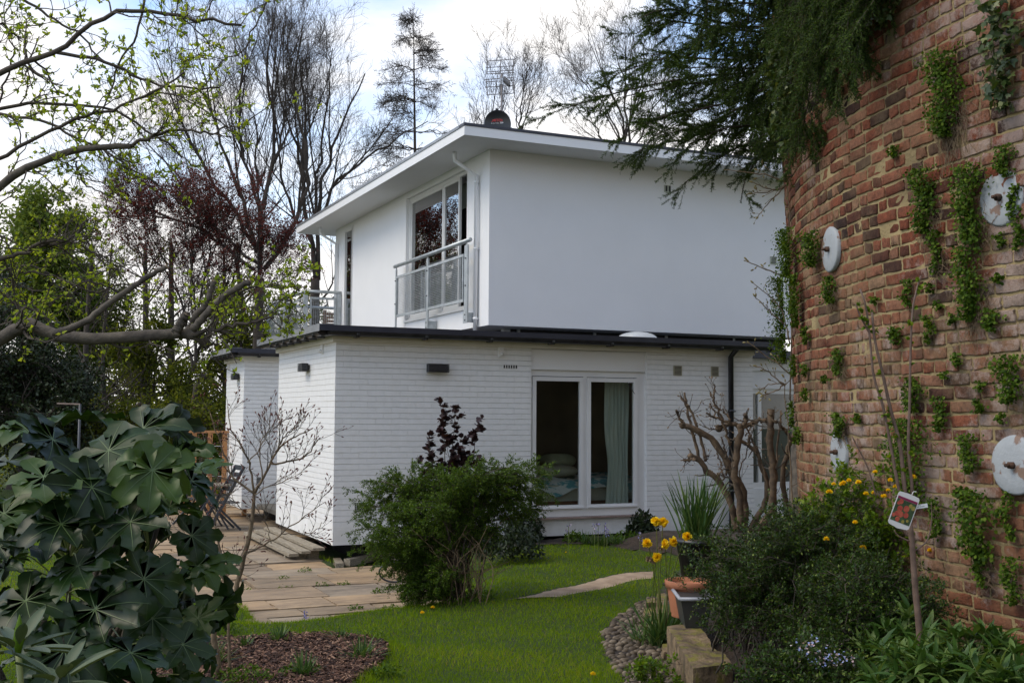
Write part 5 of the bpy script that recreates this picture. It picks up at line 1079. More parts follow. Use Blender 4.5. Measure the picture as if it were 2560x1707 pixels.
def fatsia():
    dep = 4.7; cc = atd(120 * K, 1330 * K, dep); base = np.array([cc[0], cc[1], float(gz(cc[0], cc[1]))])
    t = empty('palmate_shrub', tuple(base), 'large glossy evergreen shrub with palmate leaves filling the left foreground', 'shrub'); top = 1.62
    r = np.random.default_rng(21); pos = []; nrmv = []; siz = []
    Rr = np.array([.80, .66]); fh = np.array([_fh[0], _fh[1], 0]); rh = np.array([_rh[0], _rh[1], 0])
    n = 250
    u = r.uniform(-1, 1, n * 3); a = r.uniform(0, 2 * math.pi, n * 3); hgt = r.random(n * 3)
    for i in range(n):
        h = hgt[i] ** .8; rad = (1 - .42 * h ** 2.2) * (.55 + .45 * r.random() ** .4); th = a[i]
        o = rh * (math.cos(th) * .74 * rad - .06) + fh * math.sin(th) * .62 * rad; z = .12 + h * (top - .30)
        pos.append(base + o + [0, 0, z]); out = nrm(o + 1e-6); nrmv.append(nrm(out * (.75 - .35 * h) + np.array([0, 0, .75]) + r.normal(0, .6, 3))); siz.append(r.choice([.06, .09, .12, .15, .19], p=[.26, .30, .24, .14, .06]) * r.uniform(.85, 1.15))
    # leaves that stand out in the outline: notes (x, y, size, depth change, tilt)
    for x, y, s, e, tx, tz in ((60, 985, .17, -.3, -.3, .8), (200, 968, .2, -.2, .1, .75), (330, 985, .2, -.5, -.2, .35), (395, 975, .17, -.1, .5, .6), (120, 1010, .19, -.6, 0, .9), (250, 1035, .2, -.7, .1, .7), (410, 1045, .17, -.2, .3, .9), (455, 1075, .16, .1, .5, .8), (440, 1105, .16, -.4, .6, .6), (350, 1080, .19, -.8, .1, .8), (100, 1095, .19, -.9, -.2, .8), (210, 1120, .19, -.9, .2, .7), (390, 1165, .17, -.4, .4, .7),
                            (140, 1205, .17, -1.0, 0, .5), (300, 1200, .17, -.9, .2, .7), (440, 1230, .14, -.2, .5, .8), (480, 1290, .16, .0, .4, .6), (455, 1300, .14, -.2, .2, .7), (400, 1345, .14, -.4, .3, .8), (500, 1395, .17, .0, .2, .25), (455, 1420, .14, -.2, .3, .5), (330, 1330, .16, -.9, .1, .6), (180, 1300, .17, -1.0, -.1, .8), (80, 1260, .17, -1.0, -.2, .7), (220, 1400, .18, -1.1, 0, .7), (60, 1380, .18, -1.1, -.1, .6), (350, 1420, .15, -.8, .2, .7), (300, 1500, .18, -1.2, .1, .8), (150, 1490, .18, -1.2, 0, .8), (420, 1480, .14, -.6, .3, .6), (20, 1060, .18, -.7, -.4, .7), (10, 1180, .18, -.9, -.3, .6)):
        pos.append(atd(x * K, y * K, dep + e)); nrmv.append(nrm(rh * tx - fh * (.1 if y < 1000 else .3) + np.array([0, 0, tz]) + r.normal(0, .22, 3))); siz.append(s)
    pos = np.array(pos); nv = np.array(nrmv); siz = np.array(siz); N = len(pos)
    o = pos - base; o[:, 2] = 0; o = nrm(o); Y = nrm(o + r.normal(0, .5, (N, 3)) * [1, 1, .3]); X, Y, Z = frame(Y - nv * (Y * nv).sum(1, keepdims=True), nv); Zs = Z * np.sign((Z * nv).sum(1, keepdims=True)); X = np.cross(Y, Zs)
    curl = r.uniform(.5, 1.9, N); g = G(); gv = G(); col = np.where(r.random(N) < .008, .97, r.random(N) * .9); wh = r.integers(0, 6, N)
    for k in range(6): m = wh == k; q = PALM[k]; g.scatter(q[0], q[1], pos[m], X[m], Y[m], (Zs * curl[:, None])[m], siz[m], col[m]); gv.scatter(q[2], q[3], pos[m] + Zs[m] * .0012, X[m], Y[m], (Zs * curl[:, None])[m], siz[m])
    ob = g.build('leaves', MAT['fatsia'], t); gv.build('leaf_veins', MAT['vein'], t)
    st = []; 
    ns = 15; sb = base + np.c_[r.normal(0, .16, (ns, 2)), np.zeros(ns)]; dirs = r.uniform(0, 6.28, ns)
    for i in range(ns): e = base + rh * math.cos(dirs[i]) * r.uniform(.1, .55) + fh * math.sin(dirs[i]) * r.uniform(.1, .45) + np.array([0, 0, r.uniform(.7, 1.35)]); st.append(resample(np.array([sb[i], (sb[i] + e) / 2 + [0, 0, .1], e]), 10))
    st = np.array(st); g = G(); g.tubes(st, np.tile(np.linspace(.018, .009, 10), (ns, 1)), 6); g.build('stem', MAT['limb'], t)
    fl = st[:, 3:].reshape(-1, 3); P = []
    for i in range(N):
        d = np.linalg.norm(fl - pos[i] + [0, 0, .15], axis=1); b = fl[np.argmin(d)]; P.append(resample(np.array([b, (b + pos[i]) / 2 + [0, 0, .04], pos[i]]), 6))
    P = np.array(P); g = G(); g.tubes(P, np.tile([.0035, .003, .003, .0028, .0025, .0025], (N, 1)), 5); g.build('leaf_stalk', MAT['petiole'], t)
    return base
FB = fatsia()
# long-leaved plant in the bottom left corner
def rhodo():
    t = None
    for k, (x, y, dep, s) in enumerate(((42, 1500, 2.5, 1.0), (135, 1575, 2.35, .9))):
        c = atd(x * K, y * K, dep); t = empty('rhododendron', (c[0], c[1], 0), ['long-leaved rhododendron shoot with an upright pointed bud in the bottom left corner', 'long-leaved rhododendron shoot without a bud beside the bottom left corner'][k], 'shrub')
        g = G(); g.tube(resample(np.array([(c[0], c[1], -.02), c + [.02, 0, -.3], c]), 8), .007, 7); g.build('stem', MAT['petiole'], t)
        n = 11; a = np.arange(n) * 2.4; el = rng.uniform(.0, .9, n); Y = np.stack([np.cos(a) * np.cos(el), np.sin(a) * np.cos(el), np.sin(el)], 1); X, Y, Z = frame(Y, np.tile([0, 0, 1.0], (n, 1)))
        lv = []; m = 9
        for i in range(m): q = i / (m - 1); w = .15 * math.sin(math.pi * min(1, q * .97 + .03)) ** .7; lv += [(-w, q, .02 - .18 * q * q + .05), (0, q, -.18 * q * q), (w, q, .02 - .18 * q * q + .05)]
        f = [(3 * i + j, 3 * i + j + 1, 3 * i + j + 4, 3 * i + j + 3) for i in range(m - 1) for j in (0, 1)]
        g = G(); g.scatter(np.array(lv), np.array(f), c + Y * .03, X, Y, Z, rng.uniform(.08, .125, n) * s); g.build('leaves', MAT['rhodo'], t)
        if k == 0: g = G(); g.tube([c, c + [0, 0, .03], c + [0, 0, .055], c + [0, 0, .085]], [.006, .012, .009, .001], 8); g.build('bud', MAT['kerria'], t)
rhodo()

# ------------------------------------------------------------------ bare sapling by the patio
def sapling():
    dep = 7.35; C = lambda *p: [(x / 1.829 / K, (850 + y / 1.829) / K) for x, y in p]
    b = atd(1000 / 1.829, 850 + 1540 / 1.829, dep); t = empty('sapling', (b[0], b[1], float(gz(b[0], b[1]))), 'bare pale-barked young shrub with maroon buds in front of the patio', 'shrub')
    M_ = [(C((1000, 1540), (990, 1430), (972, 1330), (1010, 1250), (1065, 1190), (1100, 1060), (1130, 950), (1150, 830), (1162, 700)), .021, .011), (C((1050, 1540), (1045, 1400), (1048, 1200), (1040, 1090), (1010, 980), (985, 850)), .011, .006),
          (C((1162, 700), (1060, 625), (1030, 540), (990, 420), (960, 330)), .008, .0025), (C((1162, 700), (1145, 590), (1110, 500), (1050, 390), (1042, 305)), .008, .0025), (C((1165, 700), (1220, 600), (1262, 512), (1330, 452), (1425, 405)), .010, .003), (C((1240, 565), (1380, 540), (1460, 450)), .007, .003), (C((1262, 512), (1300, 440), (1360, 395)), .006, .003),
          (C((1130, 970), (1220, 930), (1290, 882), (1400, 800), (1487, 740)), .007, .002), (C((1290, 885), (1420, 880), (1490, 820)), .004, .002), (C((1150, 830), (1080, 745), (1020, 690)), .004, .002), (C((1065, 1190), (1030, 1100), (940, 980), (880, 780), (800, 640)), .011, .004), (C((1030, 1090), (1100, 1000), (1125, 960)), .005, .004), (C((880, 780), (890, 640), (930, 520)), .005, .002),
          (C((1200, 640), (1190, 480), (1230, 400), (1200, 330)), .005, .002), (C((1130, 560), (1200, 480), (1240, 340)), .004, .002), (C((1162, 705), (1280, 650), (1400, 600)), .004, .0015), (C((985, 850), (1000, 740), (1090, 680)), .004, .002), (C((1240, 930), (1210, 800), (1190, 730)), .003, .0015), (C((940, 980), (860, 900), (790, 820)), .004, .002)]
    g = G(); P = []; R = []
    for p, a, c in M_: q = resample(P3(dep + rng.uniform(-.15, .15) * (a < .01), *p), 16); q[1:-1] += rng.normal(0, .004, (14, 3)); P.append(q); R.append(np.linspace(a, c, 16))
    P = np.array(P); R = np.array(R); g.tubes(P, R, 8); g.build('trunk', MAT['palebark'], t)
    g = G(); A, RA = grow(P[2:], R[2:], 9, (.2, 1), (.4, .9), .26, 7, .07, .14, .5, .4, taper=.6, rmin=.0018); g.tubes(A, RA, 5); B, RB = grow(A, RA, 4, (.2, 1), (.4, .9), .10, 5, .07, .15, .7, .5, rmin=.0013); g.tubes(B, RB, 4); g.build('twig', MAT['limb'], t)
    e = np.vstack([A[:, -1], B[:, -1], P[2:, -1]]); d = nrm(np.vstack([A[:, -1] - A[:, -2], B[:, -1] - B[:, -2], P[2:, -1] - P[2:, -2]])); X, Y, Z = frame(d, rv(len(d))); g = G(); g.scatter(ico * [.35, .35, 1] , icof, e, X, Z, Y, rng.uniform(.006, .014, len(e))); g.build('buds', MAT['bud'], t)['kind'] = 'stuff'
sapling()

# ------------------------------------------------------------------ general arching shrub
def arching(name, label, base, targets, mat, leaf, dens, stemr=.008, twigs=(9, 5), tl=(.28, .12), droop=-.06, barkmat='twig', k=12, tm=DIAM, lift=.25, cat='shrub', spread=.05, t0=.35, group=None, angs=(.3, .9), tmin=.25):
    """targets: end points of the main stems; leaf: size; dens: leaves per twig"""
    t = empty(name, tuple(base), label, cat, group); P = []; R = []
    for e in targets:
        e = np.array(e, float); b = base + rng.normal(0, spread, 3) * [1, 1, 0]; h = max(.05, e[2] - b[2]); mid = b + (e - b) * .5 + np.array([0, 0, lift * h]); P.append(resample(np.array([b, b + (mid - b) * .55 + [0, 0, .08 * h], mid, e]), k)); R.append(np.linspace(stemr, stemr * .25, k))
    P = np.array(P); P[:, 1:-1] += rng.normal(0, .012, P[:, 1:-1].shape); R = np.array(R); g = G(); g.tubes(P, R, 6); A, RA = grow(P, R, twigs[0], (t0, 1), angs, tl[0], 7, droop, .12, .45, .4, taper=.8, rmin=.0014); g.tubes(A, RA, 4)
    B, RB = grow(A, RA, twigs[1], (.1, 1), angs, tl[1], 5, droop, .14, .7, .5, rmin=.001); g.tubes(B, RB, 3); g.build('branch', MAT[barkmat], t)
    pa, Ta = along(A, dens, (tmin, 1)); pb, Tb = along(B, dens, (.0, 1)); p = np.vstack([pa, pb]); T = np.vstack([Ta, Tb]); o = rv(len(p)); o -= T * (o * T).sum(1, keepdims=True); o = nrm(o)
    Y = nrm(o + T * .6 + [0, 0, .15]); X, Y, Z = frame(Y, nrm(rv(len(p)) * .5 + [0, 0, 1])); g = G(); g.scatter(tm[0], tm[1], p + o * .002, X, Y, Z, rng.uniform(.7, 1.3, len(p)) * leaf); g.build('leaves', MAT[mat], t)
    return t, P, A, B
def pts3(dep, lst): return [atd(p[0] * K, p[1] * K, dep + (p[2] if len(p) > 2 else 0)) for p in lst]
wb = onZ(1030 * K, 1372 * K, ZL); wd = float((wb - O_) @ F_)
AT = [(x, y, rng.uniform(-.45, .45)) for x, y in ((850, 1165), (846, 1140), (868, 1125), (862, 1210), (856, 1240), (885, 1110), (905, 1100), (928, 1085), (955, 1075), (985, 1066), (1010, 1070), (1035, 1062), (1065, 1066), (1095, 1062), (1125, 1072), (1150, 1060), (1180, 1062), (1205, 1050), (1228, 1062), (1232, 1085), (1226, 1115), (1230, 1140), (1218, 1165), (1205, 1185),
      (880, 1180), (900, 1150), (930, 1130), (965, 1120), (1000, 1110), (1040, 1108), (1080, 1112), (1120, 1108), (1160, 1100), (1195, 1105), (872, 1265), (890, 1295), (905, 1230), (925, 1190), (950, 1165), (985, 1150), (900, 1330), (925, 1300), (945, 1250), (965, 1210), (930, 1350), (955, 1320), (975, 1290), (990, 1350), (1010, 1320), (1180, 1140), (1150, 1150), (915, 1270), (890, 1240), (940, 1370), (836, 1160), (842, 1110), (872, 1085), (905, 1062), (940, 1045), (1238, 1040), (1215, 1028), (1250, 1075), (1248, 1120), (1180, 1035), (838, 1215), (848, 1265), (1060, 1040), (1120, 1038))]
AT2 = [(x, y + max(0, (1130 - y) * .4), e - (.35 if y > 1150 and x < 1100 else 0)) for x, y, e in AT]
arching('arching_shrub', 'arching small-leaved green shrub in front of the long white brick wall', wb, pts3(wd, AT2), 'coton', .0175, 17, .010, (18, 8), (.24, .12), -.09, spread=.14, t0=.35, lift=.42)
# dead upright stalks in front of it
t = empty('dead_stalks', tuple(wb), 'bundle of brown dead stalks at the foot of the arching shrub', 'dead stalks'); g = G(); P = []
for i in range(46): b = onZ(rng.uniform(1010, 1120) * K, rng.uniform(1372, 1392) * K, ZL); h = rng.uniform(.25, .75); P.append(resample(np.array([b, b + [rng.normal(0, .06), rng.normal(0, .06), h * .6], b + [rng.normal(0, .2), rng.normal(0, .15), h]]), 7))
P = np.array(P); R = np.tile(np.linspace(.005, .0025, 7), (len(P), 1)); g.tubes(P, R, 5); A, RA = grow(P, R, 5, (.3, 1), (.3, 1), .16, 4, .0, .2, .5, .5, rmin=.0015); g.tubes(A, RA, 3); g.build('stalk', MAT['dead'], t)
# purple-leaved hazel
hb = onZ(1035 * K, 1290 * K, ZL); hd = 13.6; hb = atd(1035 * K, 1290 * K, hd); hb[2] = ZL
arching('purple_hazel', 'dark purple-leaved young hazel against the white brick wall', hb, pts3(hd, [(1012, 930), (1045, 940), (1100, 975), (960, 1048), (985, 1010), (1060, 1000), (1080, 1030), (1030, 1010), (1010, 1050), (1050, 1060)]), 'purple', .06, 5, .010, (11, 3), (.18, .08), .02, tm=ROUND, spread=.06, t0=.45, lift=.1, tmin=.1)

# ------------------------------------------------------------------ pollarded shrub by the tower
def pollard():
    dep = 9.6; C = lambda *p: [((1560 + x / 3.92) / K, (780 + y / 3.92) / K) for x, y in p]; E = lambda *p: [((1780 + x / 3.014) / K, (780 + y / 3.014) / K) for x, y in p]
    b = atd(1855, 1310, dep); t = empty('pollarded_shrub', (b[0], b[1], .05), 'hard-pruned leafless shrub with thick knobbly brown stems beside the tower', 'shrub')
    base = lambda dx: (1140 + dx, 2150)
    M_ = [(C(base(30), (1180, 1800), (1060, 1568), (960, 1385), (860, 1262), (780, 1200), (680, 1135), (575, 1108)), .030, .021), (C((575, 1108), (545, 1040), (510, 955)), .010, .008), (C((735, 1440), (690, 1260), (645, 1100), (620, 950), (592, 788)), .013, .008), (C((800, 1450), (760, 1240), (700, 1080), (640, 940), (555, 838)), .012, .008),
          (C(base(-40), (1040, 1850), (900, 1620), (820, 1560), (760, 1470), (700, 1440), (655, 1415)), .026, .02), (C((700, 1445), (640, 1452), (578, 1452)), .009, .006), (C((790, 1460), (835, 1400)), .006, .004), (C(base(0), (1130, 1800), (1085, 1568), (1125, 1300), (1140, 1125)), .027, .024), (C((1140, 1125), (1050, 1088), (950, 1130), (930, 1140)), .017, .014), (C((1050, 1090), (960, 1060), (870, 1020), (805, 988)), .010, .006),
          (C((1040, 1300), (1010, 1230), (960, 1060), (905, 930), (870, 850), (848, 780)), .011, .006), (C((872, 860), (890, 708)), .007, .005), (C((960, 1060), (900, 980), (835, 900)), .006, .005), (C((1060, 1085), (980, 980), (870, 915)), .007, .004), (C((1180, 1110), (1195, 1060), (1180, 1000)), .014, .014), (C((1140, 1120), (1210, 1110), (1300, 1070), (1390, 1068), (1440, 1110)), .016, .014),
          (C(base(180), (1450, 1900), (1455, 1568), (1430, 1300), (1440, 950)), .026, .024), (C(base(80), (1400, 1800), (1350, 1500), (1250, 1330), (1130, 1255), (1075, 1240)), .024, .012), (C((1220, 1300), (1225, 1215)), .009, .009), (C((940, 1150), (860, 1145), (775, 1120)), .005, .003), (C((1190, 1215), (1240, 1150), (1280, 1045)), .005, .004),
          (E((540, 2100), (560, 1500), (530, 1250), (590, 1000), (640, 890)), .024, .017), (E((640, 890), (625, 700)), .008, .007), (E((600, 960), (520, 860), (435, 770)), .012, .008), (E((650, 900), (680, 810), (690, 690)), .007, .005), (E((640, 1060), (665, 960), (640, 840)), .007, .006), (E((490, 1700), (480, 1250), (500, 950), (520, 740)), .009, .006), (E((480, 1560), (380, 1150), (300, 960), (230, 830)), .010, .006),
          (C((930, 1620), (960, 1500), (910, 1380)), .006, .005), (C((1000, 1600), (1000, 1400), (950, 1220)), .008, .005), (E((60, 1180), (90, 1240), (60, 1260), (40, 1210)), .006, .005), (E((250, 1480), (210, 1200), (250, 1080), (320, 830)), .006, .003)]
    g = G(); P = []; R = []
    for p, a, c in M_: q = resample(P3(dep + rng.uniform(-.25, .25), *p), 18); q[1:-1] += rng.normal(0, .006, (16, 3)); P.append(q); R.append(1.2 * np.linspace(a, c, 18) * (1 + .10 * np.sin(np.arange(18) * 2.1 + rng.random() * 6)))
    P = np.array(P); R = np.array(R); g.tubes(P, R, 9)
    kn = np.vstack([P[i, -1] for i in (0, 4, 7, 8)]); g.scatter(ico, icof, kn, np.tile([1., 0, 0], (4, 1)), np.tile([0, 1., 0], (4, 1)), np.tile([0, 0, 1.], (4, 1)), .032); g.build('trunk', MAT['brownbark'], t)
    g = G(); A, RA = grow(P, R, 7, (.3, 1), (.6, 1.2), .18, 6, .05, .2, .35, .5, rmin=.002); g.tubes(A, RA, 5); g.build('twig', MAT['limb'], t)
    e = np.vstack([A[:, -1]]); d = nrm(A[:, -1] - A[:, -2]); X, Y, Z = frame(d, rv(len(d))); g = G(); g.scatter(ico * [.5, .5, 1.2], icof, e, X, Z, Y, rng.uniform(.005, .012, len(e))); g.build('buds', MAT['dead'], t)['kind'] = 'stuff'
pollard()
def budded():
    dep = 8.9; t = empty('magnolia', (0, 0, 0), 'thin magnolia twigs with fat furry buds crossing the left edge of the tower', 'shrub'); b = atd(1985, 1200, dep); t.location = (b[0], b[1], .05)
    S = lambda *p: [(x / K, y / K) for x, y in p]
    M_ = [S((1985, 1330), (1972, 1100), (1962, 960), (1985, 940)), S((1962, 965), (1915, 925), (1888, 915)), S((1965, 960), (1940, 975), (1905, 990)), S((1965, 960), (1930, 960), (1900, 975)), S((1985, 940), (1930, 900), (1870, 855)), S((1975, 860), (1950, 770), (1880, 705)), S((1960, 810), (1910, 765), (1885, 738)), S((1960, 690), (1910, 672), (1862, 652)), S((1975, 1000), (1980, 800), (1972, 650)),
          S((1965, 455), (1920, 440), (1860, 430), (1812, 425)), S((1965, 465), (1935, 475), (1890, 460), (1878, 455)), S((1968, 460), (1940, 490), (1915, 515), (1892, 545)), S((1968, 462), (1920, 480), (1876, 484)), S((1972, 650), (1974, 540), (1968, 460))]
    P = np.array([resample(P3(dep, *p), 12) for p in M_]); P[:, 1:-1] += rng.normal(0, .004, P[:, 1:-1].shape); R = np.tile(np.linspace(.0065, .003, 12), (len(P), 1)); g = G(); g.tubes(P, R, 6); A, RA = grow(P, R, 6, (.2, 1), (.5, 1.1), .11, 5, .03, .2, .5, .5, rmin=.002); g.tubes(A, RA, 4); g.build('branch', MAT['palebark'], t)
    e = np.vstack([A[:, -1], P[:, -1]]); d = nrm(np.vstack([A[:, -1] - A[:, -2], P[:, -1] - P[:, -2]])); X, Y, Z = frame(d, rv(len(d))); g = G(); g.scatter(ico * [.45, .45, 1.1], icof, e, X, Z, Y, rng.uniform(.008, .018, len(e))); g.build('buds', leafmat('furry_buds', [(0, (.16, .13, .05)), (1, (.26, .22, .09))], .8, 0), t)['kind'] = 'stuff'
budded()
# ------------------------------------------------------------------ dark conifer hanging over the tower edge
def conifer():
    dep = 9.3; tb = TC[:2] + 0; tb = np.array([7.9, 12.6, 0]) + 0.0
    a_ = atd(2030, 600, 11.6); tb = np.array([a_[0] + .9, a_[1] + 1.2, 0.0]); t = empty('conifer_tree', (tb[0], tb[1], 0), 'dark conifer sweeping its long needled boughs over the tower edge and the roof', 'tree')
    g = G(); top = tb + [-.3, -.6, 9.5]; tr = resample(np.array([tb - [0, 0, .3], tb + [0, -.2, 4], top]), 14); g.tube(tr, np.linspace(.28, .08, 14), 9); g.build('trunk', MAT['limb'], t)
    C = lambda *p: [((1400 + x / 2.8) / K, (y / 2.8) / K, (q[0] if q else 0)) for x, y, *q in p]
    src = C((1750, 350, .9))[0]
    BO = [((1980, 260), (1500, 480), (1000, 535), (500, 625), (0, 770)), ((2000, 250), (1300, 190), (1000, 125), (750, 60), (545, 135)), ((2000, 300), (1320, 220), (900, 165), (700, 145), (530, 240)), ((1980, 350), (1260, 300), (900, 345), (640, 390)), ((1950, 380), (1200, 420), (800, 400), (560, 460), (390, 525)), ((1950, 400), (1200, 555), (900, 590), (620, 640), (400, 690)),
          ((1900, 480), (1400, 640), (1100, 740), (700, 820), (440, 970)), ((1850, 540), (1300, 740), (1000, 880), (700, 950), (560, 1060)), ((1850, 620), (1450, 850), (1150, 900), (900, 1010)), ((1800, 700), (1550, 980), (1300, 1010), (1050, 1150), (870, 1285)), ((2000, 120), (1400, 30), (1050, 20), (900, -60)), ((2050, 60), (1500, -60), (1100, -150), (800, -120)), ((2100, 0), (1600, -220), (1200, -300)), ((1900, 300), (1450, 150), (1200, 80), (1000, 60), (860, 20)),
          ((1820, 760), (1500, 1000), (1400, 1100), (1300, 1250), (1265, 1420)), ((1980, 330), (1600, 560), (1300, 640), (1000, 740), (820, 900)), ((2000, 420), (1750, 600), (1620, 760), (1560, 900)), ((1980, 200), (1780, 330), (1650, 480), (1560, 700)), ((2050, 150), (1850, 300), (1820, 430), (1800, 600)), ((2100, 100), (1950, 200), (1960, 350), (1940, 470)), ((1980, 100), (1700, 150), (1400, 330), (1150, 500)), ((2000, 150), (1700, 300), (1500, 440), (1200, 640)), ((1950, 300), (1600, 430), (1350, 480), (1050, 470), (850, 480)),
          ((1850, 500), (1500, 640), (1250, 780), (1100, 860), (900, 930))]
    P = []; R = []
    for k, b in enumerate(BO):
        e = rng.uniform(-.5, .9) if k > 0 else .3;  pts = P3(dep + e, *[(x, y, .9 * (1 - i / (len(b) - 1))) for i, (x, y, _) in enumerate(C(*b))]); i = np.argmin(np.abs(tr[:, 2] - pts[0][2] + .2)); pts = np.vstack([tr[i], pts]); q = resample(pts, 26); P.append(q[6:] if False else q); R.append(np.linspace(.028, .004, 26))
    ov = tr[-4]
    for k, (x, y) in enumerate(((1790, 330), (1812, 240), (1838, 320), (1868, 200), (1900, 120), (1930, 190), (1962, 90), (1975, 130), (1760, 290), (1800, 120), (1850, 90), (1740, 180), (1820, 380), (1776, 100), (1880, 40), (1985, 40), (2010, 0), (1940, 60), (1905, 170), (1860, 290), (1925, 10), (1845, 160), (1800, 200), (1715, 120), (1700, 60), (1650, 70), (1670, 130), (1730, 60), (1755, 130), (1770, 220), (1690, 200), (1620, 40), (1910, 60))):
        dT = lambda xx, yy: min(9.0, float((onT(xx * K, yy * K)[0] - O_) @ F_) - .38 if xx > 1770 else 9.0) + rng.uniform(-.12, .06); pts = np.vstack([ov, atd((x + 60) * K, -620 * K, dT(x + 60, -620) + .2), atd((x + 45) * K, -220 * K, dT(x + 45, -220)), atd((x + 30) * K, (y - 170) * K, dT(x + 30, y - 170)), atd(x * K, y * K, dT(x, y))]); q = resample(pts, 40)[14:]; P.append(q); R.append(np.linspace(.02, .003, 26))
        if k < 3: g0 = resample(pts, 40)[:15]; P.append(resample(g0, 26)); R.append(np.linspace(.05, .02, 26))
    P = np.array(P); R = np.array(R); g = G(); g.tubes(P, R, 6)
    A, RA = grow(P, R, 34, (.15, 1), (.2, .6), .60, 9, -.012, .05, .35, .4, taper=.5, rmin=.0022); g.tubes(A, RA, 4); B, RB = grow(A, RA, 9, (.1, 1), (.25, .65), .24, 6, -.03, .05, .6, .5, rmin=.0016); g.tubes(B, RB, 3); g.build('bough', MAT['twig'], t)
    g = G()
    for X_, n_, t0 in ((P, 320, .3), (A, 120, .05), (B, 50, 0)):
        p, T = along(X_, n_, (t0, 1)); o = rv(len(p)); o -= T * (o * T).sum(1, keepdims=True); Y = nrm(nrm(o) + T * .8); Xx, Yy, Zz = frame(Y, rv(len(p))); g.scatter([(-.11, 0, 0), (.11, 0, 0), (.06, 1, 0), (-.06, 1, 0)], np.array([(0, 1, 2, 3)]), p, Xx, Yy, Zz, rng.uniform(.013, .026, len(p)))
    g.build('needles', MAT['needle'], t)
conifer()

# ------------------------------------------------------------------ creeper on the tower
IVY = (np.array([(0, 0, 0), (-.45, .12, .03), (-.5, .45, .0), (-.18, .55, .05), (0, 1, -.06), (.18, .55, .05), (.5, .45, 0), (.45, .12, .03), (0, .35, -.03)]), np.array([(0, 8, 1), (1, 8, 2), (2, 8, 3), (3, 8, 4), (4, 8, 5), (5, 8, 6), (6, 8, 7), (7, 8, 0)]))
def tuft(x, y, w, h, label, dens=1.0, leaf=.017, dead=.0, group='creeper tufts on the brick tower', mat='creeper', tm=ROUND, name='creeper_tuft', thick=1.0):
    c, n = onT(x * K, y * K); dd = float((c - O_) @ F_); m = K * dd / FPX; r = nrm(np.cross([0, 0, 1.0], n)); cosv = max(.35, abs(float(nrm(O_ - c) @ n))); Wd = w * m / 2 / cosv; Hh = h * m / 2
    Wd = min(Wd, .28)
    N = int(dens * 5200 * (Wd * Hh * 4) ** .8 * (.017 / leaf) ** 1.6) + 30; t = None
    u = rng.normal(0, .42, N); v = rng.uniform(-1, 1, N); wf = (1 - .55 * np.clip(v * -1, 0, 1)) * (1 + .25 * np.sin(v * 5 + x)); k = np.abs(u) < 1.1; u, v, wf = u[k], v[k], wf[k]
    dep = (np.abs(rng.normal(0, 1, len(u))) * .5 + .3) * min(.06, .3 * Wd + .018) * thick * (1 - .6 * u ** 2 / 1.3)
    ang0 = math.atan2(c[1] - TC[1], c[0] - TC[0]); zz = c[2] + v * Hh; aa = ang0 + (-1) * 0 + (u * Wd * wf + .02 * np.sin(v * 4 + y)) / TR0
    rad = TR(zz) + .012 + dep; p = np.stack([TC[0] + rad * np.cos(aa), TC[1] + rad * np.sin(aa), zz], -1); g = G()
    nn = np.stack([np.cos(aa), np.sin(aa), 0 * aa], 1); Y = nrm(rv(len(p)) * .8 + [0, 0, -.5] + nn * .4); X, Y, Z = frame(Y, nrm(nn + rv(len(p)) * .7 + [0, 0, .4])); g.scatter(tm[0], tm[1], p, X, Y, Z, rng.uniform(.6, 1.3, len(p)) * leaf)
    if dead > 0:
        t = empty(name, tuple(c), label, 'creeper', group); g.build('leaves', MAT[mat], t); g = G(); nd_ = int(30 + 500 * Wd * dead); q = []
        for _ in range(nd_):
            a = ang0 + rng.normal(0, .4) * Wd / TR0; z0 = c[2] - Hh * rng.uniform(-.2, .95); L_ = rng.uniform(.05, .22) * dead; zs = np.array([z0, z0 - L_ * .5, z0 - L_]); rr = TR(zs) + .014 + rng.uniform(0, .03, 3); aa = a + rng.normal(0, .012, 3) / 2; q.append(np.stack([TC[0] + rr * np.cos(aa), TC[1] + rr * np.sin(aa), zs], -1))
        q = np.array(q); g.tubes(q, np.full((len(q), 3), .0014), 3); g.build('dead_strand', MAT['dead'], t)
    else: tag(g.build(name, MAT[mat], None), label, 'creeper', group)
tuft(2190, 215, 82, 200, 'long thick tuft of green creeper hanging highest on the open brickwork', 1.5, dead=1.4, thick=1.6)
tuft(2140, 460, 58, 150, 'creeper tuft on the brickwork left of the longest creeper column', 1.4, dead=.8, thick=1.3); tuft(2166, 580, 34, 100, 'narrow creeper strip hanging just below and right of another tuft', 1.1, dead=.6)
tuft(2242, 470, 74, 180, 'broad creeper column immediately left of the upper right wall plate', 1.5, dead=1, thick=1.5); tuft(2245, 650, 70, 170, 'broad creeper tuft directly below the column beside the upper right plate', 1.3, dead=1, thick=1.4); tuft(2288, 735, 44, 50, 'small creeper tuft at the lower right end of the broad column', 1.2)
tuft(2318, 370, 42, 70, 'creeper tuft sitting on top of the upper right wall plate', 1.2, thick=1.2); tuft(2345, 500, 30, 150, 'creeper strip at the picture edge right of the upper right plate', 1.2); tuft(1826, 580, 44, 110, 'creeper tuft high on the left edge of the tower', 1.5, thick=1.6); tuft(1842, 690, 34, 120, 'creeper strip on the tower left edge below another tuft', 1.3, thick=1.3)
tuft(1808, 735, 30, 200, 'creeper hanging down the very left outline of the tower', 1.5, thick=2.0); tuft(1882, 572, 42, 80, 'creeper tuft touching the left side of the upper left wall plate', 1.4, thick=1.4); tuft(1917, 665, 26, 62, 'small creeper tuft just below the upper left wall plate', 1.2, dead=.5)
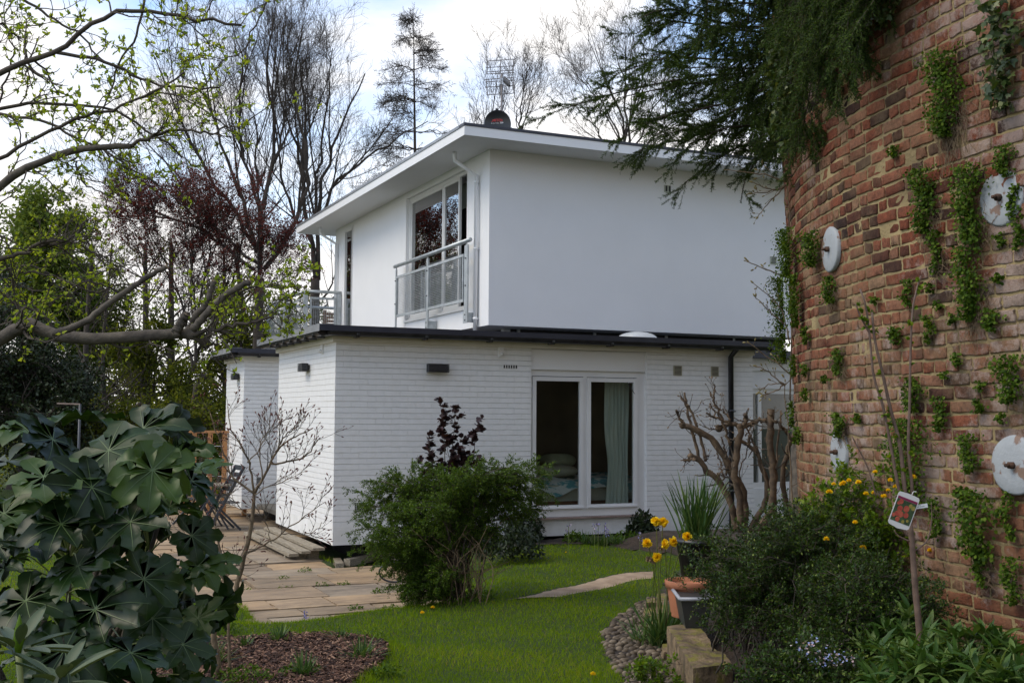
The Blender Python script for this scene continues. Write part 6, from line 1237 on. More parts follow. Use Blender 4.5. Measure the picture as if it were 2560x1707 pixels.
tuft(1940, 830, 24, 60, 'small creeper tuft midway between the two left wall plates', 1.1, dead=.5); tuft(1941, 975, 26, 56, 'small creeper tuft directly above the lower left wall plate', 1.2, dead=.5); tuft(2112, 905, 46, 80, 'creeper tuft crossed by the right-hand stem of the labelled young tree', 1.3); tuft(2172, 950, 32, 80, 'narrow creeper tuft right of the labelled young tree stems', 1.2)
tuft(2105, 1060, 105, 200, 'wide creeper mass above the yellow-flowered shrub', 1.1, thick=1.6); tuft(2240, 1040, 48, 90, 'creeper tuft left of the lower right wall plate', 1.1); tuft(2262, 1200, 105, 150, 'wide creeper mass below and left of the lower right wall plate', 1.1, leaf=.022, thick=1.4); tuft(2335, 870, 70, 110, 'creeper mass above the lower right wall plate at the picture edge', 1.2, thick=1.3)
tuft(2268, 1300, 40, 90, 'creeper tuft hanging low above the lance-leaved plant', 1.0, dead=.5); tuft(2335, 1330, 44, 110, 'creeper tuft low at the right picture edge', 1.0); tuft(2160, 1190, 36, 90, 'creeper tuft right of the hanging plant label', .9); tuft(2325, 1180, 30, 110, 'creeper strip directly below the lower right wall plate', 1.0)
TLAB = ['tiny tuft high up, left of the long thick tuft', "tuft just left of the broad column's lower end", 'tuft crossed by the right-hand stem above mid height', "tuft beside the top of the right-hand stem's fork", 'tiny tuft right of the right-hand stem below the broad column', 'tiny tuft above the plate at the lower right, farthest left', 'tuft just above and left of the lower right plate mass', 'tiny tuft just left of the narrow strip tip', 'small tuft left of the centre, above the left joint row', 'tiny tuft below another along the left edge', 'thin tuft hanging near the left outline, mid height', 'thin tuft hanging near the left outline, lowest', 'tuft near the left outline, left of the lower left plate', 'tuft below the upper right plate', 'tiny tuft left of the left-hand young stem', 'tiny tuft at the left end of the second tuft', 'tiny tuft between the two right-hand stems', 'tiny tuft right of the right-hand stem tip', 'tiny tuft left of the middle small tuft between the plates', 'small tuft just inside the left outline', 'tiny tuft above the stem beside the narrow strip', 'tuft beneath the broad column, right side', "tiny tuft right of the lower left plate's crown tuft", 'tuft right of the wide mass above the flowers', 'tuft at the top left of the lower right plate']
for _i, (x, y, w, h) in enumerate(((2064, 350, 16, 26), (2145, 755, 24, 64), (2096, 672, 22, 60), (2070, 770, 34, 40), (2212, 826, 20, 30), (2266, 886, 20, 24), (2262, 932, 24, 30), (2168, 700, 12, 20), (1862, 770, 18, 40), (1860, 850, 14, 30), (1835, 840, 16, 50), (1830, 950, 18, 60), (1845, 1000, 20, 40), (2310, 550, 20, 30), (2020, 690, 14, 14), (2148, 430, 14, 14), (2180, 860, 12, 16), (2200, 730, 14, 24), (1905, 870, 12, 16), (1862, 905, 16, 30), (2150, 660, 14, 20), (2300, 640, 20, 20), (1980, 960, 14, 18), (2215, 1130, 20, 30), (2310, 960, 16, 24))):
    tuft(x, y, w, h, 'creeper on the tower: ' + TLAB[_i], 1.0, group='small creeper tufts in the brick joints')
tuft(2325, 120, 90, 260, 'ivy hanging over the brickwork in the top right corner', .9, leaf=.045, mat='ivy', tm=IVY, name='ivy', group=None, thick=1.6); tuft(1830, 215, 80, 260, 'ivy trailing down the tower edge among the conifer boughs', 1.0, leaf=.045, mat='ivy', tm=IVY, name='ivy', group=None, thick=2.5)
tuft(2050, 25, 260, 60, 'ivy trailing along the top of the picture over the brickwork', .5, leaf=.045, mat='ivy', tm=IVY, name='ivy', group=None, thick=1.5)

# ------------------------------------------------------------------ right-hand bed
def bush(name, label, cx, cy, dep, rx, rz, ry, mat, leaf, stems, tw, tl, dens, tm=DIAM, z0=None, flat=1.0, droop=-.02, stemr=.006, cat='shrub'):
    c = atd(cx * K, cy * K, dep); base = np.array([c[0], c[1], float(gz(c[0], c[1]))]) ; fh = np.array([_fh[0], _fh[1], 0]); rh = np.array([_rh[0], _rh[1], 0]); E = []
    for _ in range(stems):
        a = rng.uniform(0, 6.28); s = rng.random() ** .5; h = math.sqrt(max(0, 1 - s * s * .8)); E.append(base + rh * math.cos(a) * s * rx + fh * math.sin(a) * s * ry + np.array([0, 0, max(.08, h * rz * rng.uniform(.72, 1.05))]))
    return arching(name, label, base, E, mat, leaf, dens, stemr, tw, tl, droop, spread=.18, t0=.25, lift=.35, tm=tm, cat=cat)
bush('box_shrub', 'large dark small-leaved shrub filling the right foreground bed', 1850, 1400, 6.9, .72, 1.0, .7, 'box', .017, 120, (13, 6), (.22, .10), 10)
bush('box_shrub', 'lower dark small-leaved shrub spilling over the grey planter', 1745, 1470, 7.7, .30, .80, .35, 'box', .016, 60, (12, 5), (.18, .09), 10)
bush('box_shrub', 'dark small-leaved shrub between the planted bed and the young tree', 2000, 1500, 6.0, .42, .75, .45, 'box', .017, 80, (12, 5), (.2, .1), 10)
bush('low_shrub', 'low dark shrub in the near foreground right of the stone block', 1890, 1600, 5.5, .36, .34, .4, 'box', .02, 50, (12, 5), (.2, .1), 8)
_, kp, ka, kb = bush('kerria', 'bright-leaved shrub with yellow pompom flowers against the tower', 2005, 1330, 7.1, .60, 1.20, .36, 'kerria', .036, 95, (9, 4), (.24, .10), 6, tm=LEAF)
bush('leafy_shrub', 'fresh green shoots growing at the left foot of the tower', 1915, 1240, 7.9, .26, .95, .25, 'kerria', .03, 26, (8, 3), (.2, .1), 5, tm=LEAF)
def pompom(p, r, label, group):
    n = 90; d = rv(n); d[:, 2] = np.abs(d[:, 2]) * .9 - .15; Y = nrm(d); X, Y, Z = frame(Y, rv(n)); g = G(); g.scatter(ROUND[0], ROUND[1], np.tile(p, (n, 1)) + Y * r * .2, X, Y, Z, rng.uniform(.75, 1.05, n) * r * .8)
    return tag(g.build('yellow_flower', MAT['yellow'], None), label, 'flower', group)
PLAB = ['left of the top cluster, second from left', 'upper middle of the top left cluster', 'right end of the top left cluster', 'left end of the top left cluster, lower one', 'centre, the left one of a close pair', 'centre, the right one of a close pair', 'topmost, beside the left-hand young stem', 'far right, just above the picture label', 'in the middle, left of the young stems', 'alone on the left, below the top cluster', 'lowest left, deep among the leaves', 'alone at the far right below the picture label', 'upper middle, just below the topmost one', 'farthest left of all, highest', 'alone low in the centre', 'right of the close pair in the centre', 'farthest left of all, lowest of its trio', 'nearest the left edge of the picture label']
for _i, (x, y) in enumerate(((1938, 1108), (1950, 1104), (1972, 1108), (1934, 1112), (1989, 1134), (2006, 1132), (2010, 1084), (2098, 1096), (2040, 1126), (1964, 1200), (1898, 1238), (2136, 1264), (2045, 1103), (1905, 1130), (1982, 1258), (2030, 1140), (1915, 1112), (2056, 1118))):
    pompom(atd(x * K, y * K, 6.55), rng.uniform(.014, .021), 'yellow pompom flower ' + PLAB[_i], 'yellow pompom flowers on the shrub by the tower')

def straps(name, label, base, n, L_, w, spread, mat='strap', cat='plant', group=None, lean=(0, 0), up=1.0):
    """clump of strap leaves rooted at base"""
    base = np.array(base, float); g = G(); k = 8; a = rng.uniform(0, 6.28, n); el = rng.uniform(.12, 1.0, n) * spread; Ln = rng.uniform(.6, 1.1, n) * L_; b = base + np.c_[rng.normal(0, L_ * .10, (n, 2)), np.zeros(n)]
    d = np.stack([np.sin(el) * np.cos(a) + lean[0], np.sin(el) * np.sin(a) + lean[1], np.cos(el) * up], 1); d = nrm(d); pts = [b]
    for i in range(k - 1): d = nrm(d + np.array([0, 0, -1]) * (.03 + .10 * (i / k) * el[:, None]) + rng.normal(0, .03, d.shape)); pts.append(pts[-1] + d * (Ln / (k - 1))[:, None])
    P = np.stack(pts, 1); T = nrm(np.gradient(P, axis=1)); s = nrm(np.cross(T, rv(n)[:, None, :] * .3 + np.array([0, 0, 1.0])[None, None]) + 1e-6); ww = w * np.array([.9, 1, 1, 1, .95, .85, .6, .1])[None, :, None] / 2
    V = np.stack([P - s * ww, P + s * ww], 2).reshape(n, -1, 3); i = np.arange(k - 1) * 2; F = np.stack([i, i + 1, i + 3, i + 2], 1); g.add(V.reshape(-1, 3), (F[None] + (np.arange(n) * k * 2)[:, None, None]).reshape(-1, 4), np.repeat(rng.random(n), k * 2))
    return tag(g.build(name, MAT[mat], None), label, cat, group), P
# daffodils: pot, leaves, flowers
dp = 9.0; pc = atd(1742, 1360, dp)
t = empty('plant_pot', (pc[0], pc[1], .1), 'round black pot holding the tall strap-leaved daffodil clump', 'pot'); g = G(); V = []; zt_ = 1.65 - (1345 - 1037) / 2825 * dp; g.tube([(pc[0], pc[1], zt_ - .30), (pc[0], pc[1], zt_ - .03), (pc[0], pc[1], zt_ - .03), (pc[0], pc[1], zt_)], [.12, .165, .175, .175], 20); g.build('body', MAT['black'], t); g = G(); g.tube([(pc[0], pc[1], zt_ - .01), (pc[0], pc[1], zt_ + .004)], .16, 16); g.build('soil', MAT['soil'], t)
straps('daffodil_leaves', 'tall blue-green strap leaves growing in the black pot', (pc[0], pc[1], zt_), 130, .52, .014, .55)
b2 = atd(1650 , 1400, 8.7); b2[2] = float(gz(b2[0], b2[1])); straps('daffodil_leaves', 'lower strap-leaved clump carrying the yellow daffodils', b2, 110, .44, .014, .95)
b3 = atd(1600, 1440, 8.9); b3[2] = float(gz(b3[0], b3[1])); straps('daffodil_leaves', 'arching strap leaves falling onto the lawn edge by the cobbles', b3, 36, .26, .012, 1.1)
def daffodil(px, py, dd, foot, label):
    p = atd(px, py, dd); t = empty('daffodil', tuple(foot), label, 'daffodil', 'yellow double daffodils'); g = G(); g.tube(resample(np.array([foot, foot + (p - foot) * .55 + [0, 0, .12], p + [0, 0, .02], p]), 12), .0035, 6); g.build('stem', MAT['petiole'], t)
    n = 60; Y = rv(n); Y = nrm(Y + nrm(O_ - p) * .6); X, Y, Z = frame(Y, rv(n)); g = G(); g.scatter(ROUND[0], ROUND[1], np.tile(p, (n, 1)), X, Y, Z, rng.uniform(.024, .046, n)); g.build('bloom', MAT['yellow'], t)
for px, py, l in ((1640, 1303, 'yellow daffodil highest of all, left of its twin'), (1658, 1304, 'yellow daffodil highest of all, right of its twin'), (1618, 1357, 'yellow daffodil hanging out farthest over the lawn'), (1662, 1360, 'yellow daffodil low in the middle, left of its neighbour'), (1683, 1353, 'yellow daffodil low in the middle, right of its neighbour'), (1718, 1341, 'small yellow daffodil in front of the black pot'), (1642, 1392, 'lowest yellow daffodil above the terracotta pot')):
    daffodil(px, py, 8.3, b2 + np.array([rng.normal(0, .05), rng.normal(0, .05), 0]), l)
for px, py, l in ((1652, 1368, 'highest, between the yellow blooms'), (1622, 1398, 'lowest, farthest left'), (1634, 1402, 'lowest, beside the last yellow bloom')):
    p = atd(px, py, 8.35); n = 30; Y = rv(n); X, Y, Z = frame(Y, rv(n)); g = G(); g.scatter(DIAM[0], DIAM[1], np.tile(p, (n, 1)), X, Y, Z, .03); tag(g.build('faded_flower', MAT['dead'], None), 'withered brown daffodil head, ' + l, 'flower', 'withered daffodil heads')
# terracotta pot, grey trough
zb_ = .15; c = atd(1722, 1520, 8.45)
t = empty('terracotta_pot', (c[0], c[1], zb_), 'terracotta pot standing on the mossy stone block behind the grey trough', 'pot'); h_ = .27
def lathe(g, c, prof, n=32, a=None):
    V = [(c[0] + r * math.cos(2 * math.pi * k / n), c[1] + r * math.sin(2 * math.pi * k / n), c[2] + z) for r, z in prof for k in range(n)]; F = [(i * n + k, i * n + (k + 1) % n, (i + 1) * n + (k + 1) % n, (i + 1) * n + k) for i in range(len(prof) - 1) for k in range(n)]; g.add(V, np.array(F), a)
g = G(); lathe(g, (c[0], c[1], zb_), [(0, .003), (.128, .003), (.132, .01), (.160, h_ - .055), (.160, h_ - .052)]); lathe(g, (c[0], c[1], zb_), [(.148, h_ - .03), (.12, h_ - .08), (.0, h_ - .08)]); g.build('body', MAT['terracotta'], t); g = G(); lathe(g, (c[0], c[1], zb_), [(.158, h_ - .052), (.176, h_ - .052), (.180, h_ - .004), (.176, h_), (.152, h_), (.148, h_ - .03)]); g.build('rim', MAT['terracotta'], t)
A_ = onZ(1674, 1460, .37); B_ = onZ(1700, 1494, .37); ex = nrm((A_ - B_) * [1, 1, 0]); ln = np.linalg.norm(A_ - B_); ey = np.array([-ex[1], ex[0], 0]); ey = ey if ey @ R_ > 0 else -ey; Wt = .24
t = empty('planter_trough', (B_[0], B_[1], .15), 'dark grey plastic planter trough with a pale rim on the stone block', 'planter')
def trough(g, inset, z0, z1, i1=0.0):
    V = [B_ * [1, 1, 0] + ex * (s + (inset if s == 0 else -inset)) + ey * (w + (inset if w == 0 else -inset)) + np.array([0, 0, z0]) for w in (0, Wt) for s in (0, ln)] + [B_ * [1, 1, 0] + ex * (s + (i1 if s == 0 else -i1)) + ey * (w + (i1 if w == 0 else -i1)) + np.array([0, 0, z1]) for w in (0, Wt) for s in (0, ln)]; g.add(V, np.array([(0, 1, 3, 2), (4, 6, 7, 5), (0, 4, 5, 1), (1, 5, 7, 3), (3, 7, 6, 2), (2, 6, 4, 0)]))
g = G(); trough(g, .045, .153, .355, .008); g.build('body', MAT['greyplastic'], t, smooth=False); g = G()
for p, q in (((0, 0), (ln, 0)), ((0, Wt), (ln, Wt)), ((0, 0), (0, Wt)), ((ln, 0), (ln, Wt))): g.tube([B_ * [1, 1, 0] + ex * p[0] + ey * p[1] + [0, 0, .362], B_ * [1, 1, 0] + ex * q[0] + ey * q[1] + [0, 0, .362]], .0135, 8)
g.build('rim', MAT['greyrim'], t); 
# stone blocks
_vd = np.random.default_rng(5).normal(size=(40, 3)); _vf = np.geomspace(9, 120, 40); _vp = np.random.default_rng(6).uniform(0, 6.28, 40)
def vnoise(P): return (np.sin((P @ nrm(_vd).T) * _vf + _vp) * (9 / _vf) ** .6).sum(1, keepdims=True) / 3.0
def stone(pts, z, h, label, seed, group='stone blocks edging the raised bed'):
    """block from its four top corners (notes), rough faces"""
    r = np.random.default_rng(seed); C4 = np.array([onZ(p[0] * K, p[1] * K, z) for p in pts]); t = G(); n = 22; u = np.linspace(0, 1, n)
    def face(a, b, c, d, up):
        U, Vv = np.meshgrid(u, np.linspace(0, 1, 10)); Pp = (a[None, None] * (1 - U[..., None]) + b[None, None] * U[..., None]) * (1 - Vv[..., None]) + (d[None, None] * (1 - U[..., None]) + c[None, None] * U[..., None]) * Vv[..., None]
        return Pp
    top = C4; bot = C4 - [0, 0, h]; ctr = (top.mean(0) + bot.mean(0)) / 2
    for q in ((top[0], top[1], top[2], top[3]), (bot[0], bot[1], top[1], top[0]), (bot[1], bot[2], top[2], top[1]), (bot[2], bot[3], top[3], top[2]), (bot[3], bot[0], top[0], top[3])):
        Pp = face(*q, 0).reshape(-1, 3); o = Pp - ctr; f = vnoise(Pp) * .014
        Pp = Pp + nrm(o) * f; i = np.arange(9)[:, None] * n + np.arange(n - 1)[None]; t.add(Pp, np.stack([i, i + 1, i + n + 1, i + n], -1).reshape(-1, 4))
    return tag(t.build('stone_block', MAT['stone'], None), label, 'stone block', group)
stone([(1530, 1434), (1592, 1534), (1682, 1523), (1598, 1432)], .15, .36, 'long mossy sandstone block under the grey trough, nearest the lawn', 1)
stone([(1508, 1362), (1511, 1408), (1534, 1406), (1528, 1360)], .12, .30, 'upright sandstone slab just behind the terracotta pot', 2)
stone([(1478, 1392), (1482, 1414), (1512, 1412), (1508, 1390)], -.02, .14, 'small squared sandstone lying left of the upright slab', 3)
stone([(1482, 1372), (1484, 1384), (1508, 1383), (1506, 1371)], .02, .16, 'small flat sandstone farthest along the bed edge', 4)
stone([(1488, 1425), (1490, 1440), (1528, 1440), (1526, 1424)], -.04, .12, 'low broken sandstone against the end of the long mossy block', 5)
stone([(1522, 1480), (1524, 1496), (1540, 1496), (1538, 1480)], -.05, .12, 'small reddish stone leaning on the side of the long mossy block', 6)
bush('low_plant', 'small leafy weed growing between the cobbles and the stone block', 1500, 1480, 7.2, .13, .22, .12, 'kerria', .03, 14, (5, 3), (.09, .05), 4, tm=LEAF, cat='plant', stemr=.003)

# ------------------------------------------------------------------ young labelled tree
def young_tree():
    dep = 5.2; S = lambda *p: [(x / K, y / K) for x, y in p]; b = atd(2312, 1760, dep); b[2] = float(gz(b[0], b[1])); t = empty('young_fruit_tree', tuple(b), 'young fruit tree with three upright stems carrying a picture label', 'tree')
    M_ = [(S((2318, 1830), (2306, 1690), (2297, 1560), (2289, 1480), (2284, 1410), (2278, 1333), (2272, 1300)), .0175, .0125), (S((2272, 1300), (2250, 1235), (2226, 1110), (2206, 1010), (2184, 940), (2175, 850), (2165, 768), (2150, 722)), .0085, .004), (S((2272, 1300), (2262, 1228), (2250, 1112), (2228, 1030), (2206, 932), (2187, 850), (2180, 780)), .011, .005), (S((2276, 1315), (2281, 1230), (2271, 1123), (2274, 1014), (2277, 860), (2284, 757), (2302, 690)), .0085, .004),
          (S((2172, 830), (2150, 790), (2140, 760)), .004, .003), (S((2272, 1352), (2245, 1338), (2236, 1325)), .004, .003), (S((2288, 1376), (2318, 1350), (2329, 1300), (2328, 1255)), .004, .002), (S((2190, 1240), (2170, 1170), (2130, 1090)), .004, .003)]
    g = G(); P = []
    for p, a, c in M_: q = resample(P3(dep, *p), 18); P.append(q); g.tube(q, np.linspace(a, c, 18), 10)
    g.build('trunk', MAT['pbark'], t); P = np.array(P[1:5]); p, T = along(P, 13, (.1, 1)); o = rv(len(p)); o -= T * (o * T).sum(1, keepdims=True); p = np.repeat(p + nrm(o) * .008, 6, 0); g = G(); leafcloud(g, p, rng.uniform(.010, .026, len(p)), ROUND, out=np.repeat(nrm(o), 6, 0) * .8 + [0, 0, .5]); g.build('leaves', MAT['kerria'], t)
    # label
    d = dep - .06; tl, tr_, br, bl = [atd(x, y, d) for x, y in ((2248, 1226), (2300, 1246), (2266, 1325), (2218, 1307))]
    L_ = empty('plant_label', tuple((tl + br) / 2), 'tilted picture label of red plums tied to the young fruit tree', 'plant label')
    def q(u, v, e=0): n = nrm(np.cross(tr_ - tl, bl - tl)); n = n if n @ (O_ - tl) > 0 else -n; return tl + (tr_ - tl) * u + (bl - tl) * v + n * e
    def poly(g, pts, e0, e1):
        n = len(pts); V = [q(u, v, e0) for u, v in pts] + [q(u, v, e1) for u, v in pts]; g.add(V, [np.array([list(range(n))[::-1]]), np.array([list(range(n, 2 * n))]), np.array([(i, (i + 1) % n, n + (i + 1) % n, n + i) for i in range(n)])])
    rr = [(.06, 0), (.45, -.02), (.55, -.02), (.94, 0), (1, .05), (1, .93), (.93, .985), (.5, 1.03), (.07, .985), (0, .93), (0, .05)]
    g = G(); poly(g, rr, 0, .002); g.build('card', M('label_card', (.62, .60, .58)), L_, smooth=False)
    g = G(); poly(g, [(.04, .2), (.96, .2), (.96, .86), (.04, .86)], .0022, .0028); g.build('picture', M('label_picture_leaves', (.018, .035, .012), (.05, .09, .03), 40), L_, smooth=False)
    g = G(); poly(g, [(.04, .125), (.96, .125), (.96, .198), (.04, .198)], .0022, .0028); g.build('band', M('crimson_band', (.20, .012, .06)), L_, smooth=False)
    n_ = 16
    for nm, lst, col in (('plum', [(.25, .27, .10), (.30, .47, .12), (.16, .33, .07), (.42, .62, .12), (.58, .42, .13), (.66, .6, .11), (.24, .63, .10), (.35, .78, .10), (.12, .70, .08)], ((.30, .025, .02), (.42, .09, .045))), ('unripe_plum', [(.72, .30, .08), (.86, .34, .09), (.62, .80, .07), (.80, .74, .06)], ((.20, .20, .03), (.30, .22, .05)))):
        g = G()
        for (u, v, r) in lst: poly(g, [(u + r * math.cos(a), v + r * .75 * math.sin(a)) for a in np.linspace(0, 2 * math.pi, n_ + 1)[:-1]], .003, .0034 + u * .0003 + v * .0002)
        g.build(nm, M(nm + '_print', col[0], col[1], 60), L_, smooth=False)
    g = G(); g.tube(resample(np.array([q(.6, -.02), q(.62, -.12), q(.75, -.15)]), 6), .0015, 6); g.build('tie', MAT['white'], L_)
    T_ = [atd(x, y, d + .02) for x, y in ((2291, 1262), (2318, 1257.5), (2320, 1268), (2289, 1272))]; g = G(); n = nrm(O_ - T_[0]); g.add(T_ + [v + n * .001 for v in T_], np.array([(0, 1, 2, 3), (7, 6, 5, 4), (0, 4, 5, 1), (1, 5, 6, 2), (2, 6, 7, 3), (3, 7, 4, 0)])); W_t = g.build('price_tag', MAT['white'], None, smooth=False); tag(W_t, 'small white strip tag beside the picture label', 'plant tag')
    ex = T_[1] - T_[0]; ey = T_[3] - T_[0]; g = G()
    for v, u0, u1 in ((.25, .06, .42), (.6, .02, .3), (.6, .36, .8)): a = T_[0] + ex * u0 + ey * v + n * .0014; b_ = T_[0] + ex * u1 + ey * v + n * .0014; g.bar(a, b_, .0005, .0016)
    g.build('print', MAT['ventdark'], W_t, smooth=False)
MAT['pbark'] = M('smooth_plum_bark', (.10, .062, .045), (.17, .11, .08), 20, .6, .001, 40)
young_tree()

# ------------------------------------------------------------------ lance-leaved plant bottom right
def peony():
    LN = (np.array([(0, 0, 0), (-.12, .35, .03), (0, .4, -.02), (.12, .35, .03), (-.10, .65, .0), (0, .7, -.05), (.10, .65, 0), (0, 1, -.14)]), [np.array([(0, 2, 1), (0, 3, 2), (4, 5, 7), (5, 6, 7)]), np.array([(1, 2, 5, 4), (2, 3, 6, 5)])])
    for k, (x, y, dep, rr, hh, n, lab) in enumerate(((2200, 1560, 5.0, .42, .46, 60, 'broad clump of lance-leaved perennial at the foot of the brickwork'), (2090, 1500, 5.6, .28, .40, 34, 'smaller clump of lance-leaved perennial left of the broad one'), (2340, 1600, 4.6, .32, .42, 30, 'lance-leaved perennial in the bottom right corner'))):
        c = atd(x * K, y * K, dep); b = np.array([c[0], c[1], float(gz(c[0], c[1]))]); t = empty('peony', tuple(b), lab, 'plant', 'lance-leaved perennials by the brickwork'); P = []; R = []
        fh = np.array([_fh[0], _fh[1], 0]); rh = np.array([_rh[0], _rh[1], 0])
        for _ in range(n): a = rng.uniform(0, 6.28); s = rng.random() ** .5; e = b + (rh * math.cos(a) + fh * math.sin(a)) * s * rr + np.array([0, 0, hh * (1.1 - .55 * s * s) * rng.uniform(.75, 1.1)]); P.append(resample(np.array([b + rng.normal(0, .04, 3) * [1, 1, 0], (b + e) / 2 + [0, 0, .06], e]), 8))
        P = np.array(P); g = G(); g.tubes(P, np.tile(np.linspace(.005, .003, 8), (n, 1)), 6); A, RA = grow(P, np.tile(np.linspace(.005, .003, 8), (n, 1)), 5, (.45, 1), (.5, 1.0), .11, 4, .05, .1, .6, .6, rmin=.0015); g.tubes(A, RA, 4); g.build('stem', MAT['petiole'], t)
        ends = np.vstack([A[:, -1], P[:, -1]]); dr = nrm(np.vstack([A[:, -1] - A[:, -2], P[:, -1] - P[:, -2]])); g = G(); m = 6; p = np.repeat(ends, m, 0); T = np.repeat(dr, m, 0); ph = np.tile(np.arange(m) * 2 * math.pi / m, len(ends)); u, v, _ = frame(T, np.tile([.1, .2, 1.0], (len(T), 1))); o = u * np.cos(ph)[:, None] + _ * np.sin(ph)[:, None]; Y = nrm(o * .9 + T * .7 + rv(len(p)) * .2); X, Y, Z = frame(Y, nrm(np.tile([0, 0, 1.0], (len(p), 1)) + rv(len(p)) * .3)); g.scatter(LN[0], LN[1], p, X, Y, Z, rng.uniform(.07, .13, len(p))); g.build('leaves', MAT['peony'], t)
peony()
# small blue and pink flowers in the bed
for k, (x, y) in enumerate(((1845, 1485), (1862, 1478), (1905, 1505), (1925, 1512), (1880, 1520), (1950, 1508), (2190, 1520))):
    c = atd(x * K, y * K, 5.3); n = 26; p = c + rng.normal(0, .022, (n, 3)); g = G(); leafcloud(g, p, .012, ROUND, normal_up=.8); tag(g.build('small_flower', MAT['pinkwhite'], None), 'tiny pink and blue flowers in the dark bed, ' + ['leftmost and highest cluster', 'second cluster from the left', 'middle cluster', 'cluster right of the middle one', 'lowest cluster', 'cluster farthest right of the main patch', 'lone cluster under the lance-leaved perennial'][k], 'flowers', 'tiny flower clusters in the bed')
# ------------------------------------------------------------------ plants on the lawn and at the wall
def mound(x, y, z, dep, r, h, mat, leaf, n, label, cat='plant', tm=LEAF, name='low_plant', group=None):
    c = onZ(x * K, y * K, z); k = rng.random(n) ** .5; a = rng.uniform(0, 6.28, n); hh = h * np.sqrt(np.maximum(0, 1 - k ** 2 * .9)) * rng.uniform(.2, 1, n); p = np.c_[c[0] + r * k * np.cos(a), c[1] + r * k * np.sin(a) * .8, np.full(n, max(float(gz(c[0], c[1])), z - .01)) + hh]; g = G(); leafcloud(g, p, rng.uniform(.6, 1.3, n) * leaf, tm, droop=-.3); return tag(g.build(name, MAT[mat], None), label, cat, group)
mound(1170, 1290, ZL, 0, .42, .50, 'darkleaf', .06, 1500, 'dark leafy mound between the arching shrub and the window'); mound(1205, 1245, ZL, 0, .28, .55, 'darkleaf', .06, 900, 'dark leafy plant under the left corner of the garden window'); mound(1474, 1240, ZL, 0, .24, .42, 'darkleaf', .07, 800, 'dark leafy mound under the right corner of the garden window')
mound(1320, 1245, ZL, 0, .16, .16, 'coton', .05, 260, 'low green leaves under the left pane of the garden window'); mound(1440, 1250, ZL, 0, .20, .18, 'coton', .05, 300, 'low green leaves under the right pane of the garden window')
for k, (x, y) in enumerate(((1365, 1252), (1385, 1254), (1405, 1253), (1425, 1256), (1345, 1250))): c = onZ(x * K, y * K, ZL); straps('bluebell_leaves', 'tuft of narrow bluebell leaves at the wall under the garden window', c, 40, .20, .012, 1.0, group='bluebell tufts under the window')
for k, (x, y) in enumerate(((1366, 1205), (1374, 1203), (1388, 1206), (1394, 1212), (1306, 1208), (1470, 1222))):
    c = atd(x * K, y * K, 14.1); f = c.copy(); f[2] = ZL; t = empty('bluebell', tuple(f), ['tallest violet bluebell, left of the close group', 'violet bluebell second from left in the close group', 'violet bluebell third in the close group', 'violet bluebell right end of the close group', 'lone violet bluebell under the left pane', 'lone violet bluebell under the right window corner'][k], 'bluebell', 'bluebells under the window'); g = G(); g.tube(resample(np.array([f, c]), 5), .004, 5); g.build('stem', MAT['petiole'], t); g = G(); n = 16; p = c + np.c_[rng.normal(0, .015, (n, 2)), rng.uniform(-.09, .03, n)]; leafcloud(g, p, .03, DIAM, droop=.8); g.build('bloom', MAT['lilac'], t)
for k, (x, y, l) in enumerate(((1362, 1548, 'yellow dandelion flower nearest the stone block on the lawn'), (970, 1407, 'yellow dandelion at the paving corner, left of its neighbour'), (994, 1395, 'yellow dandelion at the paving corner, right of its neighbour'), (1300, 1268, 'tiny yellow flower on the lawn under the garden window'))):
    c = onZ(x * K, y * K, ZL + .03); n = 70; Y = rv(n); Y[:, 2] = np.abs(Y[:, 2]) * .8; X, Y, Z = frame(Y, rv(n)); g = G(); g.scatter(DIAM[0], DIAM[1], np.tile(c, (n, 1)), X, Y, Z, .022 if k < 3 else .012); tag(g.build('dandelion', MAT['yellow'], None), l, 'dandelion')
# strap and leaf plants in and around the mulch bed
for k, (x, y, n, L_, sp, l) in enumerate(((700, 1565, 60, .20, 1.3, 'strap-leaved clump at the near edge of the bark bed'), (830, 1520, 60, .22, 1.2, 'strap-leaved clump at the right end of the bark bed'), (780, 1475, 40, .16, 1.1, 'strap-leaved clump on the far edge of the bark bed'), (640, 1478, 50, .16, 1.1, 'strap-leaved clump on the far edge of the bark bed behind the sapling'), (440, 1500, 90, .24, 1.2, 'strap-leaved clump left of the sapling foot'), (490, 1535, 60, .22, 1.2, 'strap-leaved clump just right of the sapling foot'), (380, 1540, 90, .26, 1.2, 'strap-leaved clump nearest the large palmate shrub'), (560, 1490, 40, .14, 1.2, 'short strap-leaved tuft between the sapling and the paving'))):
    c = onZ(x * K, y * K, ZL); c[2] = float(gz(c[0], c[1])); straps('strap_leaved_plant', l, c, n, L_, .011, sp, mat='strap', group='strap-leaved clumps around the bark bed')
for k, (x, y, r, h, m, n, l) in enumerate(((420, 1460, .45, .22, 'coton', 1500, 'small-leaved green plants behind the sapling foot'), (560, 1575, .22, .14, 'coton', 500, 'small-leaved green plant at the bottom of the bark bed'), (885, 1560, .12, .10, 'coton', 200, 'little weed at the right tip of the bark bed'), (690, 1560, .16, .10, 'coton', 300, 'small-leaved weed in the middle of the bark bed'), (350, 1500, .4, .35, 'coton', 1300, 'leafy green plants right of the palmate shrub'), (860, 1478, .1, .12, 'kerria', 160, 'fresh green weed at the far tip of the bark bed'),
                                            (980, 1375, .22, .22, 'coton', 420, 'green weeds at the paving corner under the arching shrub'), (1060, 1380, .35, .14, 'coton', 500, 'low green weeds at the foot of the dead stalks'))): mound(x, y, ZL, 0, r, h, m, .028, n, l)
